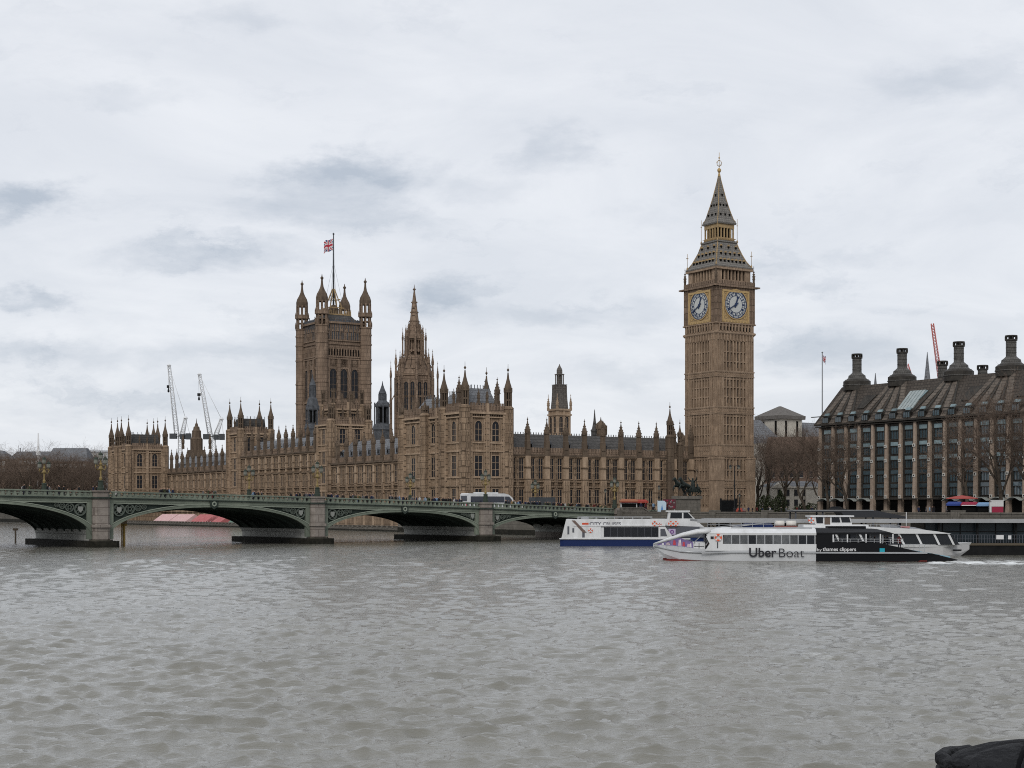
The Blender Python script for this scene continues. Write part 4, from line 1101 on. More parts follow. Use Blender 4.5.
IRON = mat('black iron', (.012,.013,.014), .5); LGRN = mat('lamp green', (.034,.044,.034), .7); LGOLD = mat('lamp gold', (.26,.19,.075), .55, (.17,.125,.055), 4)
LGLASS = mat('lantern glass', (.17,.17,.145), .35)
def bridge_lamp_proto():
    r = thing('street_lamp', 'lamp', 'street lamp', (0,0,0), BA, 'triple lantern lamps of the bridge')
    b = MB(); b.lathe(0,0,[(.62,0),(.62,.5),(.5,.6),(.45,1.5),(.55,1.6),(.25,1.75)],8,0); b.lathe(0,0,[(.2,1.7),(.3,2.1),(.16,2.4),(.14,3.4)],8,1); b.build('base', [LGRN, LGOLD], r)
    b = MB(); b.lathe(0,0,[(.14,3.4),(.42,3.7),(.3,4.0),(.16,4.2),(.3,4.5),(.12,4.8),(.1,5.2)],8,0)
    for sx in (-1,1): b.tube([(0,0,3.7),(sx*.7,0,3.5),(sx*1.0,0,4.0),(sx*.9,0,4.35)],.1,5); b.tube([(0,0,4.5),(sx*.5,0,4.2),(sx*.9,0,4.3)],.06,4)
    b.build('bracket', LGOLD, r)
    g = MB(); g.lathe(0,0,[(.16,0),(.38,.3),(.4,.75),(.36,.9)],8,0); g.lathe(0,0,[(.42,.86),(.44,.95),(.25,1.2),(.06,1.3),(.04,1.55)],8,1); g.lathe(0,0,[(.05,-.15),(.2,-.02),(.17,.02)],8,2)
    for k in range(8): a = math.pi/8+k*math.pi/4; g.tube([(.17*math.cos(a),.17*math.sin(a),0),(.41*math.cos(a),.41*math.sin(a),.75)],.03,3,1)
    gm = g.mesh('lantern', [LGLASS, LGRN, LGOLD])
    inst('lantern', gm, r, (-.9,0,4.4)); inst('lantern', gm, r, (.9,0,4.4)); inst('lantern', gm, r, (0,0,5.2))
    return r
lp = bridge_lamp_proto()
lamps = [(105.2,.2,'gilded triple lantern lamp above the leftmost near pier, left of the far pavilion'),(66.6,.2,'gilded triple lantern lamp on the second near pier in front of the flag tower'),
         (31.2,.2,'gilded triple lantern lamp on the pier under the white coach'),(0.0,.2,'gilded triple lantern lamp at the shore end of the bridge beside the red kiosk'),
         (105.2,-BW,'gilded triple lantern lamp on the far parapet standing against the bare trees'),(66.6,-BW,'gilded triple lantern lamp on the far parapet below the left square tower'),
         (31.2,-BW,'gilded triple lantern lamp on the far parapet just left of the end pavilion'),(0.0,-BW,'gilded triple lantern lamp on the far parapet right of the white coach')]
for i, (t, y, lb) in enumerate(lamps):
    loc = BP(t, y, par(t)+(.05 if y > 0 else 0)); o = lp if i == 0 else dup(lp)
    o.scale = (.86,.86,.93)
    o.location = loc; o['label'] = lb

# ------------------------------------------------------------------ land, river, walls
LAND = mat('street paving', (.13,.125,.12), .9, (.2,.19,.18), .3); SOIL = mat('winter lawn', (.05,.055,.025), .95, (.08,.075,.04), .2)
ud = Vector((.53,-.848,0))                        # downstream, towards the right and the viewer
def W(s, t): return B0 + ud*s + UX*t               # along and behind the river wall
b = MB(); far = 9000
q = [W(230,.3), W(-1,.3), P(-66,-.6), P(33,-.6), P(33,15.5), P(288,15.5), W(-374,.3), W(-6000,.3), W(-6000,far), W(230,far)]
b.add([(p.x,p.y,G) for p in q], [tuple(range(10))]); struct(b.build('ground', LAND))
EMB = mat('embankment granite', (.09,.081,.069), .85, (.175,.16,.138), .8, (.11,.10,.085), grid=(2.0,.8,(.08,.075,.065)))
def river_wall(name, label, s0, s1, ztop, d=1.0, stain=1.4):
    r = thing(name, label, 'wall', W(s0,0), PA-R(90)); L = s1-s0
    b = MB(); b.box(0,L,-.25,d,-3,ztop-.4,0); b.box(0,L,-.32,-.2,-3,stain,1); b.box(0,L,-.4,d+.1,ztop-1.25,ztop-1.0,0)
    b.build('wall', [EMB, WEED], r)
    c = MB(); c.box(0,L,-.15,.65,ztop-.4,ztop-.15,0); c.box(0,L,-.28,.75,ztop-.15,ztop+.05,0)
    n = int(L/14)
    for i in range(n+1):
        x = L*i/max(n,1); c.box(x-.8,x+.8,-.5,.95,ztop-1.1,ztop+.35,0)
    c.build('coping', EMB, r)
    return r
river_wall('embankment_wall', 'grey granite embankment wall with coping behind the pier and boats', 2.5, 229, 5.45)
# palace terrace
r = thing('terrace_wall', 'low stone terrace wall along the palace foot seen through the arches', 'wall', P(264,-1), PA-R(90))
b = MB(); b.box(0,231,-.3,17,-3,.9,0); b.box(0,231,-.42,-.25,-3,.3,1); b.box(0,231,-.5,.3,.5,.8,0)
b.build('wall', [EMB, WEED], r)
b = MB(); 
for x in np.arange(0, 231, 3.0): b.box(x-.4,x+.4,-.45,.3,.9,1.55)
b.box(0,231,-.25,.15,.9,1.0); b.box(0,231,-.3,.2,1.35,1.45)
for x in np.arange(.6, 231, .6): b.box(x-.12,x+.12,-.18,.08,1.0,1.35)
b.build('balustrade', EMB, r)
r = thing('palace_wall', 'stone river wall joining the terrace to the bridge abutment', 'wall', P(33,-1), PA-R(90))
b = MB(); b.box(0,100,-.3,1.0,-3,5.5,0); b.box(0,100,-.42,-.25,-3,1.2,1); b.box(0,100,-.5,1.0,5.5,5.8,0); b.build('wall', [EMB, WEED], r)
river_wall('garden_wall', 'long dark river wall below the bare trees at the left edge', -950, -374, 5.6)
TENT_R = mat('awning pink', (.36,.10,.105), .85, (.46,.17,.17), .9); TENT_P = mat('awning pale', (.50,.30,.30), .85, (.60,.42,.41), .9); TENT_W = mat('awning white', (.6,.6,.58), .7); TENT_G = mat('awning green', (.13,.2,.16), .7)
def marquee(label, s, L, mr):
    r = thing('marquee', label, 'marquee', P(s,1.2,.9), PA-R(90), 'awnings on the palace terrace')
    b = MB(); b.T = lambda p: (p[1],p[0],p[2]); b.prism([(0,.35),(0,.75),(3.5,3.2),(7,.75),(7,.35)],0,L); b.T = None
    n = int(L/2.6)
    for i in range(n): b.box(L*(i+.5)/n-.06,L*(i+.5)/n+.06,-.06,.06,.35,.8,1)
    b.build('canopy', [mr, TENT_W], r)
    c = MB(); c.box(.1,L-.1,.12,6.9,0,.34,0)
    for i in range(n+1): x = .1+(L-.3)*i/n; c.box(x,x+.14,-.02,.1,0,.34,1)
    c.build('side_panels', [mat('clear plastic walls', (.30,.30,.30), .4, (.46,.46,.45), .5), TENT_W], r)
marquee('pale pink terrace awning furthest left under the second arch', 236, 17, TENT_P)
marquee('pink and white terrace awning beside the pale pink one', 218, 17, TENT_P)
marquee('deep pink terrace awning in the middle of the row', 196, 21, TENT_R)
marquee('dark red terrace awning right of the deep pink one', 181, 14, TENT_R)
marquee('grey green terrace awning at the right end of the row', 160, 20, TENT_G)

# ------------------------------------------------------------------ water with real waves
def water():
    ang = np.concatenate([np.arange(-180,-37,6), np.linspace(-32,32,790), np.arange(38,181,6)])
    rr = [4.0, 10, 18, 24, 28]; x = 30.0
    while x < 340: rr.append(x); x *= 1.0036
    while x < 9000: rr.append(x); x *= 1.12
    rr = np.array(rr); A, Rr = np.meshgrid(np.radians(ang), rr)
    X = Rr*np.sin(A); Y = Rr*np.cos(A); Z = np.zeros_like(X)
    DX = np.zeros_like(X); DY = np.zeros_like(X)
    rng = np.random.RandomState(4)
    ok = (np.abs(np.degrees(A)) < 32.1) & (Rr > 29)
    space = Rr*.0036
    patch = .72+.28*np.sin(X*.043+np.sin(Y*.031)*1.7+1.0)*np.sin(Y*.037+np.sin(X*.027)*2.0)
    for i in range(170):
        lam = math.exp(rng.uniform(math.log(.40), math.log(2.4))) if i > 8 else rng.uniform(2.5,4.5)
        th = R(255)+rng.normal(0, .7 if lam > 1 else .9)                     # mostly rolling towards the viewer's right
        kx, ky = math.cos(th), math.sin(th); k = 2*math.pi/lam
        amp = rng.uniform(.4,1.4)*.045*lam/(2*math.pi)*(.75 if lam < .7 else 1.2 if lam < 1.25 else .48 if lam < 2.4 else .35)
        fade = np.clip((lam/space-1.8)/2.0, 0, 1)
        phs = k*(X*kx+Y*ky)+rng.uniform(0,6.28)
        Z += amp*fade*np.cos(phs); DX -= 1.15*amp*fade*kx*np.sin(phs); DY -= 1.15*amp*fade*ky*np.sin(phs)
    Z *= ok*patch; X = X+DX*ok*patch; Y = Y+DY*ok*patch
    # wake and foam behind the ferry
    fo = np.zeros_like(X)
    def streak(xa,ya,xb,yb,w0,w1,s):
        nonlocal fo
        dx, dy = xb-xa, yb-ya; L2 = dx*dx+dy*dy; t = np.clip(((X-xa)*dx+(Y-ya)*dy)/L2,0,1)
        d = np.hypot(X-xa-t*dx, Y-ya-t*dy)/(w0+(w1-w0)*t)
        fo = np.maximum(fo, s*np.clip(1-d,0,1)**.6*(1-.45*t))
    xs = at(940,168)
    streak(xs,168,xs+28,162,2.0,6.0,.95); streak(xs-1,171,xs+24,177,1.0,4.0,.75); streak(xs+2,165,xs+26,156,.6,2.5,.6)
    streak(xs-34,167.5,xs-2,165.5,.25,.9,.42)
    streak(at(815,62),63,at(880,58),57,.6,2.2,.5); streak(at(560,60),62,at(640,60),58,.4,1.2,.2)
    Z += .22*fo*np.sin(X*2.1+Y*1.7)*ok*(fo>.3)
    n0, n1 = X.shape
    vs = np.stack([X,Y,Z],-1).reshape(-1,3)
    idx = np.arange(n0*n1).reshape(n0,n1)
    fs = np.stack([idx[:-1,:-1],idx[:-1,1:],idx[1:,1:],idx[1:,:-1]],-1).reshape(-1,4)
    me = bpy.data.meshes.new('river'); me.vertices.add(len(vs)); me.vertices.foreach_set('co', vs.ravel())
    me.loops.add(fs.size); me.loops.foreach_set('vertex_index', fs.ravel()); me.polygons.add(len(fs))
    me.polygons.foreach_set('loop_start', np.arange(0,fs.size,4)); me.polygons.foreach_set('loop_total', np.full(len(fs),4))
    me.update(calc_edges=True); me.polygons.foreach_set('use_smooth', np.ones(len(fs),bool))
    at_ = me.attributes.new('foam','FLOAT','POINT'); at_.data.foreach_set('value', fo.ravel().astype(np.float32))
    m = bpy.data.materials.new('river water'); m.use_nodes = True; nt = m.node_tree; N = nt.nodes.new; Lk = nt.links.new; p = nt.nodes['Principled BSDF']
    p.inputs['Roughness'].default_value = .07; p.inputs['IOR'].default_value = 1.5
    tc = N('ShaderNodeTexCoord')
    def noise(s, d, sx=1, sy=1):
        mm = N('ShaderNodeVectorMath'); mm.operation = 'MULTIPLY'; mm.inputs[1].default_value = (sx,sy,1); Lk(tc.outputs['Object'], mm.inputs[0])
        n = N('ShaderNodeTexNoise'); n.inputs['Scale'].default_value = s; n.inputs['Detail'].default_value = d; n.inputs['Roughness'].default_value = .6; Lk(mm.outputs[0], n.inputs['Vector']); return n.outputs[0]
    r = N('ShaderNodeValToRGB'); Lk(noise(.05,5), r.inputs[0])
    r.color_ramp.elements[0].position = .35; r.color_ramp.elements[0].color = (.146,.141,.118,1); r.color_ramp.elements[1].position = .65; r.color_ramp.elements[1].color = (.174,.168,.142,1)
    fa = N('ShaderNodeAttribute'); fa.attribute_name = 'foam'
    fn = noise(2.6,8,1,1.4); mu = N('ShaderNodeMath'); mu.operation = 'ADD'; Lk(fa.outputs['Fac'], mu.inputs[0]); Lk(fn, mu.inputs[1])
    mr = N('ShaderNodeMapRange'); Lk(mu.outputs[0], mr.inputs[0]); mr.inputs[1].default_value = .86; mr.inputs[2].default_value = 1.3
    gate = N('ShaderNodeMath'); gate.operation = 'MULTIPLY'; Lk(mr.outputs[0], gate.inputs[0]); 
    gs = N('ShaderNodeMath'); gs.operation = 'GREATER_THAN'; Lk(fa.outputs['Fac'], gs.inputs[0]); gs.inputs[1].default_value = .02; Lk(gs.outputs[0], gate.inputs[1])
    mx = N('ShaderNodeMix'); mx.data_type = 'RGBA'; Lk(gate.outputs[0], mx.inputs[0]); Lk(r.outputs[0], mx.inputs[6]); mx.inputs[7].default_value = (.66,.68,.68,1)
    Lk(mx.outputs[2], p.inputs['Base Color'])
    rm = N('ShaderNodeMapRange'); Lk(gate.outputs[0], rm.inputs[0]); rm.inputs[3].default_value = .07; rm.inputs[4].default_value = .7; Lk(rm.outputs[0], p.inputs['Roughness'])
    b1 = N('ShaderNodeBump'); b0 = N('ShaderNodeBump'); b0.inputs['Strength'].default_value = .35; b0.inputs['Distance'].default_value = .035; Lk(noise(15,4,.8,1.1), b0.inputs['Height']); Lk(b0.outputs[0], b1.inputs['Normal'])
    b1.inputs['Strength'].default_value = .35; b1.inputs['Distance'].default_value = .2; Lk(noise(3.4,6,.8,1.2), b1.inputs['Height'])
    b2 = N('ShaderNodeBump'); b2.inputs['Strength'].default_value = .12; b2.inputs['Distance'].default_value = .4; Lk(noise(.55,5,.7,1.4), b2.inputs['Height']); Lk(b1.outputs[0], b2.inputs['Normal'])
    Lk(b2.outputs[0], p.inputs['Normal'])
    me.materials.append(m)
    struct(inst('river', me))
water()
# near promenade under the viewer
b = MB(); b.box(-40,40,-30,2.3,-3,4.45); struct(b.build('promenade', PAVE))
r = thing('promenade_wall', 'granite promenade parapet at the near bank', 'wall', (0,0,0))
b = MB(); b.box(-40,40,2.3,2.8,-3,4.9); b.box(-40,40,2.25,2.85,4.9,5.05); b.build('wall', EMB, r)
# ------------------------------------------------------------------ office block with bronze roof and chimneys
BRZ = mat('dark bronze cladding', (.022,.020,.018), .5, (.05,.045,.038), 1.0)
BRZR = mat('brown bronze roof', (.038,.031,.026), .6, (.085,.071,.058), .9, (.055,.046,.038), grid=(.95,.75,(.02,.017,.015)))
BRZL = mat('brown bronze rib', (.085,.07,.058), .6, (.15,.126,.104), .9, grid=(4.0,.8,(.035,.03,.026)))
BRZC = mat('grey bronze chimney', (.062,.06,.056), .55, (.115,.11,.102), 1.2, grid=(.8,.75,(.04,.038,.036)))
PINKST = mat('tan pier stone', (.25,.192,.15), .85, (.36,.285,.225), 1.2)
GLB = mat('office glass', (.028,.045,.055), .08, (.055,.085,.1), .7, spec=.9, rnd=.3); GLL = mat('light shelf glass', (.13,.18,.195), .2, (.19,.25,.265), .8, rnd=.3)
def office():
    O = Vector((at(820.2,400)+.0, 400.0, 0)); bay = 4.715; nb = 17; L = nb*bay; G2 = 4.75
    r = thing('office_building', 'dark bronze office block with tan stone piers and tall roof chimneys', 'office block', O, PA-R(90))
    b = MB(); b.box(-.6,L,.9,46,0,28); b.box(-.6,L,.35,.95,8.3,9.0)
    for i in range(nb):
        x = i*bay
        for z in (12.4,15.9,19.4,22.9,26.9): b.box(x+.5,x+bay-.5,.35,.92,z-.25,z+.25)
        b.box(x+.5,x+1.05,.2,.9,9,27.6); b.box(x+bay-1.05,x+bay-.5,.2,.9,9,27.6)
    b.box(-1.4,L,-.9,1.0,27.75,28.15); b.box(-1.2,L,-.6,1,27.3,27.5)
    b.build('wall', BRZ, r)
    pm = MB(); pm.loft([[(-.56,-.45,G2),(.56,-.45,G2),(.56,.5,G2),(-.56,.5,G2)],[(-.34,-.2,27.4),(.34,-.2,27.4),(.34,.5,27.4),(-.34,.5,27.4)]])
    for z in (9.0,14.2,18.0,21.6): pm.box(-.4,.4,-.52,-.3,z-.38,z+.38,1); pm.box(-.16,.16,-.56,-.5,z-.16,z+.16,2)
    pmesh = pm.mesh('stone_pier', [PINKST, mat('node white', (.5,.48,.44), .7), DARK])
    for i in range(nb+1): inst('stone_pier', pmesh, r, (i*bay,0,0))
    def bay_window(h, light):
        w = MB(); w.box(-1.25,1.25,-.05,.05,0,h,0); w.box(-1.25,1.25,-.3,-.05,h-.95,h-.05,1 if light else 0)
        for k in range(4): x = -1.25+2.5*k/3; w.box(x-.06,x+.06,-.16,-.05,0,h-1.0,2)
        w.box(-1.3,1.3,-.35,-.05,h-1.1,h-.98,2); w.box(-1.3,1.3,-.4,-.05,-.1,.05,2)
        return w.mesh('window', [GLB, GLL, BRZ])
    wl, wd = bay_window(3.0, True), bay_window(3.0, False)
    for i in range(nb):
        for k, z in enumerate((9.25,12.65,16.15,19.65,23.3)):
            inst('window', wl if k >= 2 else wd, r, ((i+.5)*bay,.6,z), 0, (1,1,1.1 if k == 4 else 1))
    a = MB()
    for i in range(nb):
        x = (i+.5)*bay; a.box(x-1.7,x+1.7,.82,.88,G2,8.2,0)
        pts = [(x-2.0+4.0*k/8, 7.9+.75*math.sin(math.pi*k/8)) for k in range(9)]
        if i < 4 or i > 8: a.strip(pts, [(p,z+.14) for p, z in pts], -1.6,.3,1)
    a.box(4.6*bay,9*bay,-2.2,-.2,8.35,8.6,2)
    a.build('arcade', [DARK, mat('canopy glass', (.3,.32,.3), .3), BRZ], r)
    # mansard with dormer windows and the ribs that run up to the chimneys
    b = MB(); z0, z1, rb = 28.15, 38.2, 7.2
    b.loft([[(-1.9,-.5,z0),(L,-.5,z0),(L,46,z0),(-1.9,46,z0)],[(.6,rb,z1),(L,rb,z1),(L,40,z1),(.6,40,z1)]],0)
    b.box(-1.9-.6,L,-.95,-.3,30.05,30.25,1)
    rf = b.build('roof', [BRZR, BRZ], r)
    def slope(z): return -.5+(rb+.5)*(z-z0)/(z1-z0)
    dm = MB(); dm.box(-1.1,1.1,-.5,1.2,0,1.5,2); dm.box(-.95,.95,-.56,-.5,.15,1.4,0); dm.add([(-.75,-.45,1.6),(.75,-.45,1.6),(.75,.3,2.6),(-.75,.3,2.6),(-.75,-.2,1.4),(.75,-.2,1.4),(.75,.6,2.45),(-.75,.6,2.45)],[(0,1,2,3),(4,7,6,5),(0,4,5,1),(1,5,6,2),(2,6,7,3),(3,7,4,0)],1)
    for k in (-.35,.35): dm.box(k-.05,k+.05,-.62,-.56,.15,1.4,2)
    dmm = dm.mesh('dormer_window', [GLB, GLL, BRZ])
    for i in range(nb): inst('dormer_window', dmm, r, ((i+.5)*bay,slope(28.6)+.2,28.35))
    chx = [4.5,20.4,38.9,54.7,71.5]; cz = z1
    for i in range(nb*2+1):
        rib = MB()
        x = i*bay/2; c = min(chx, key=lambda q: abs(q-x)); tx = c+(x-c)*.30
        n = 6; p = []
        for k in range(n+1):
            z = z0+.05+(z1-z0-.1)*k/n; p.append((x+(tx-x)*k/n, slope(z)-.12, z))
        w = .3 if i % 2 else .85
        for (xa,ya,za),(xb,yb,zb) in zip(p[:-1],p[1:]):
            rib.add([(xa-w,ya-.12,za),(xa+w,ya-.12,za),(xb+w*.82,yb-.12,zb),(xb-w*.82,yb-.12,zb),(xa-w,ya+.4,za),(xa+w,ya+.4,za),(xb+w*.9,yb+.4,zb),(xb-w*.9,yb+.4,zb)],
                    [(0,1,2,3),(4,7,6,5),(0,4,5,1),(1,5,6,2),(2,6,7,3),(3,7,4,0)], 0 if i % 2 == 0 else 1)
        rib.build('roof_rib', [BRZL, BRZ], rf)
    mids = [(12.4,0),(29.6,1),(46.8,0),(63.1,0)]
    for xm, kind in mids:
        pn = MB()                                               # recessed dark triangles, one glazed skylight
        za, zb = 31.8, 35.2; wa, wb = 1.3, 3.4
        pn.add([(xm-wa,slope(za)-.3,za),(xm+wa,slope(za)-.3,za),(xm+wb,slope(zb)-.3,zb),(xm-wb*.2,slope(zb)-.3,zb),(xm-wa,slope(za)+.2,za),(xm+wa,slope(za)+.2,za),(xm+wb,slope(zb)+.2,zb),(xm-wb*.2,slope(zb)+.2,zb)],
               [(0,1,2,3),(4,7,6,5),(0,4,5,1),(1,5,6,2),(2,6,7,3),(3,7,4,0)], kind)
        pn.build('roof_panel', [BRZ, GLL], rf)
    sk = MB()
    xm = 28.2; za, zb = 30.7, 35.4
    for k in range(5):
        xa = xm-2.2+1.05*k; xo = .45
        sk.add([(xa,slope(za)-.42,za),(xa+.85,slope(za)-.42,za),(xa+.85+xo*2.4,slope(zb)-.42,zb),(xa+xo*2.4,slope(zb)-.42,zb),(xa,slope(za)+.1,za),(xa+.85,slope(za)+.1,za),(xa+.85+xo*2.4,slope(zb)+.1,zb),(xa+xo*2.4,slope(zb)+.1,zb)],
               [(0,1,2,3),(4,7,6,5),(0,4,5,1),(1,5,6,2),(2,6,7,3),(3,7,4,0)],0)
    sk.build('skylight', mat('skylight glass', (.24,.28,.28), .25, (.34,.38,.38), .8), rf)
    def chimney(h, base=True):
        c = MB()
        if base:
            c.lathe(0,0,[(3.6,-.8),(3.6,1.6),(3.35,1.75),(3.0,2.1)],16,1); c.lathe(0,0,[(3.2,1.7),(2.25,2.6),(2.3,2.65),(2.2,3.15),(2.0,3.25),(1.35,3.8),(1.25,3.95)],16,0)
            c.lathe(0,0,[(3.75,.5),(3.75,.7)],16,0)
            zb = 3.9
        else: zb = -2
        c.lathe(0,0,[(1.2,zb),(1.2,h-1.2)],14,0)
        for z in np.arange(max(zb,0)+.9, h-1.4, 1.15): c.lathe(0,0,[(1.25,z),(1.25,z+.09)],14,1)
        c.lathe(0,0,[(1.42,h-1.25),(1.42,h-.95)],14,1); c.lathe(0,0,[(1.42,h-.3),(1.42,h)],14,1); c.lathe(0,0,[(.25,h-1),(.25,h-.2)],8,1)
        for k in range(10): a = 2*math.pi*k/10; c.cbox(1.3*math.cos(a),1.3*math.sin(a),.22,.22,h-.98,h-.28,1)
        return c.mesh('chimney', [BRZC, BRZ])
    cm, cs = chimney(8.9), chimney(6.5, False)
    for x in chx: inst('chimney', cm, r, (x, 8.8, cz-.3))
    for x, y, dz in ((14.5,30,.5),(27.9,30,-1.7)): inst('chimney', cs, r, (x, y, cz+dz))
    return r
office()
# flagpole on the office corner
D = 402
r = thing('flagpole', 'tall thin grey flagpole rising beside the office roof corner', 'flagpole', (at(822.3,D),D,G))
b = MB(); b.tube([(0,0,0),(0,0,zy(353,D)-G)],[.24,.13],8); b.lathe(0,0,[(.1,zy(353,D)-G),(.28,zy(352.4,D)-G),(.05,zy(351.6,D)-G)],8); b.build('pole', mat('pole grey', (.2,.21,.22), .5), r)
union_flag('flag', 'tiny limp union flag at the top of the flagpole beside the office roof', (at(822.3,D)+.15,D,zy(355.5,D)), .9, 1.6, .7, 1)

# ------------------------------------------------------------------ buildings behind
CREAM = mat('cream stone', (.38,.355,.31), .85, (.47,.44,.385), .7); GREYW = mat('grey rendered wall', (.3,.29,.27), .85, (.38,.365,.34), .5)
BRICKB = mat('brown brick', (.10,.065,.05), .9, (.16,.11,.085), .7)
def windows_grid(r, W_, z0, z1, nx, nz, w, h, y, m=None):
    me = MB().box(-w/2,w/2,-.05,.1,0,h,0).box(-w/2-.1,w/2+.1,-.12,.1,-.15,0,1).mesh('window', [m or GLASSD, CREAM])
    for i in range(nx):
        for j in range(nz): inst('window', me, r, (-W_/2+W_*(i+.5)/nx, y, z0+(z1-z0)*j/max(nz-1,1) if nz > 1 else z0))
D = 560; Z = lambda y: zy(y, D)
r = thing('domed_hall', 'pale stone hall with pyramid roofed square turret between clock tower and offices', 'building', (at(780,D),D,0), R(38))
b = MB(); b.box(-5.6,5.6,-17.6,5.6,0,Z(419.5)) if False else b.box(-5.6,5.6,-5.6,5.6,0,Z(419.5)); b.build('turret_wall', CREAM, r)
b = MB(); b.loft([[(-h,-h,z),(h,-h,z),(h,h,z),(-h,h,z)] for h, z in ((6.5,Z(420)),(6.6,Z(416.5)),(6.2,Z(416)),(.3,Z(406.3)))]); b.build('turret_roof', mat('pyramid roof', (.10,.092,.085), .8, (.15,.14,.13), 1), r)
sl_ = MB().box(-.5,.5,-.05,.05,0,6,0).mesh('window', [DARK])
for k in range(4):
    for x in (-3.0, 0, 3.0):
        if x: inst('window', sl_, r, rot4(k)((x,-5.62,Z(438))), R(90)*k)
b = MB(); b.box(-22,22,-14,14,0,Z(446)); 
for i in range(16): b.box(-22+2.75*i,-20.6+2.75*i,-14.3,-13.9,Z(446),Z(443))
b.box(-22.3,22.3,-14.6,-13.8,Z(449),Z(447)); b.build('wall', CREAM, r)
for k in (-1, 1):
    b = MB(); b.loft([[(k*5.6,-8,Z(446)),(k*23,-8,Z(446)),(k*23,10,Z(446)),(k*5.6,10,Z(446))],[(k*11.5,-1,Z(421.5)),(k*23,-1,Z(421.5)),(k*23,3,Z(421.5)),(k*11.5,3,Z(421.5))]]); b.build('roof', SLATE, r)
windows_grid(r, 40, Z(478), Z(457), 9, 3, 2.0, 4.0, -14.02)
D = 470; Z = lambda y: zy(y, D)
r = thing('corner_building', 'small cream stone building with gable behind bare trees left of the offices', 'building', (at(796,D),D,0), R(15))
b = MB(); b.box(-8,10,0,10,0,Z(487)); b.box(-8.3,10.3,-.4,.2,Z(488),Z(486.5)); b.prism([(-8,Z(487)),(-1,Z(487)),(-4.5,Z(482))],.0,10); b.box(3,9,-.8,0,0,Z(490)); b.build('wall', CREAM, r)
windows_grid(r, 14, Z(506), Z(496), 5, 2, 1.2, 2.0, -.03)
b = MB(); b.loft([[(-8,0,Z(486.5)),(10,0,Z(486.5)),(10,10,Z(486.5)),(-8,10,Z(486.5))],[(-5,4,Z(481)),(8,4,Z(481)),(8,6,Z(481)),(-5,6,Z(481))]]); b.build('roof', SLATE, r)
D = 520; Z = lambda y: zy(y, D)
r = thing('brick_block', 'brown brick building half hidden by bare trees beside the office corner', 'building', (at(806,D),D,0), R(-20))
b = MB(); b.box(-14,14,0,12,0,Z(452)); b.box(-14.3,14.3,-.3,.1,Z(453),Z(451.5)); b.loft([[(-14,0,Z(452)),(14,0,Z(452)),(14,12,Z(452)),(-14,12,Z(452))],[(-14,5,Z(436)),(14,5,Z(436)),(14,7,Z(436)),(-14,7,Z(436))]],0); b.build('wall', BRICKB, r)
windows_grid(r, 26, Z(492), Z(463), 8, 3, 1.3, 2.3, -.03)
# far left buildings beyond the gardens
D = 900; Z = lambda y: zy(y, D)
def far_house(label, px0, px1, ytop, yeave, D, mw, mr, rz=0, hip=.25, nx=10, nz=2):
    Z = lambda y: zy(y, D); w = at(px1,D)-at(px0,D)
    r = thing('far_building', label, 'building', (at((px0+px1)/2,D),D,0), rz)
    b = MB(); b.box(-w/2,w/2,0,18,0,Z(yeave)); b.box(-w/2-.4,w/2+.4,-.5,.2,Z(yeave)-.8,Z(yeave)); b.build('wall', mw, r)
    b = MB(); b.loft([[(-w/2,0,Z(yeave)),(w/2,0,Z(yeave)),(w/2,18,Z(yeave)),(-w/2,18,Z(yeave))],[(-w/2+w*hip*.5,7,Z(ytop)),(w/2-w*hip*.5,7,Z(ytop)),(w/2-w*hip*.5,11,Z(ytop)),(-w/2+w*hip*.5,11,Z(ytop))]]); b.build('roof', mr, r)
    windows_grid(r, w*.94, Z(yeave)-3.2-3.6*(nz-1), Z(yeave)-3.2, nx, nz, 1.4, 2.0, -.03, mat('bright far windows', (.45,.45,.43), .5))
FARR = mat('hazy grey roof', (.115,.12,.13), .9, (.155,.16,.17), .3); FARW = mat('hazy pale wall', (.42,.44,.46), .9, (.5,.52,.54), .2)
far_house('long grey roofed building far behind the bare trees, beneath the white mast', 9, 52, 451, 458.5, 900, BRICKB, FARR, 0, .2)
far_house('big dark slate roofed building with bright window row behind the bare trees', 44, 88, 447.5, 461.5, 820, BRICKB, FARR, 0, .25, 9, 1)
far_house('pale modern block beside the far end pavilion', 83, 116, 450, 451, 860, FARW, FARR, 0, .05, 8, 3)
far_house('brown gabled building at the very left edge behind the trees', -30, 7, 450, 459, 800, STONE_V, FARR, 0, .5, 8, 2)
r = thing('radio_mast', 'thin white mast standing above the grey far roofs', 'mast', (at(38.3,880),880,0))
b = MB(); b.tube([(0,0,5),(0,0,zy(455,880)),(0,0,zy(433,880))],[.9,.8,.35],6); b.lathe(0,0,[(1.3,zy(455,880)),(1.3,zy(451,880)),(.7,zy(450.5,880))],8); b.build('mast', WHT, r)
r = thing('roof_antenna', 'small thin antenna on the far grey roof left of the white mast', 'antenna', (at(18.2,905),909,zy(451.5,900)))
b = MB(); b.tube([(0,0,-1),(0,0,2.6)],.25,5); b.box(-.6,.6,-.1,.1,1.9,2.1); b.build('mast', LEAD, r)
# round bushy treetops above the slate roof are part of the tree belt

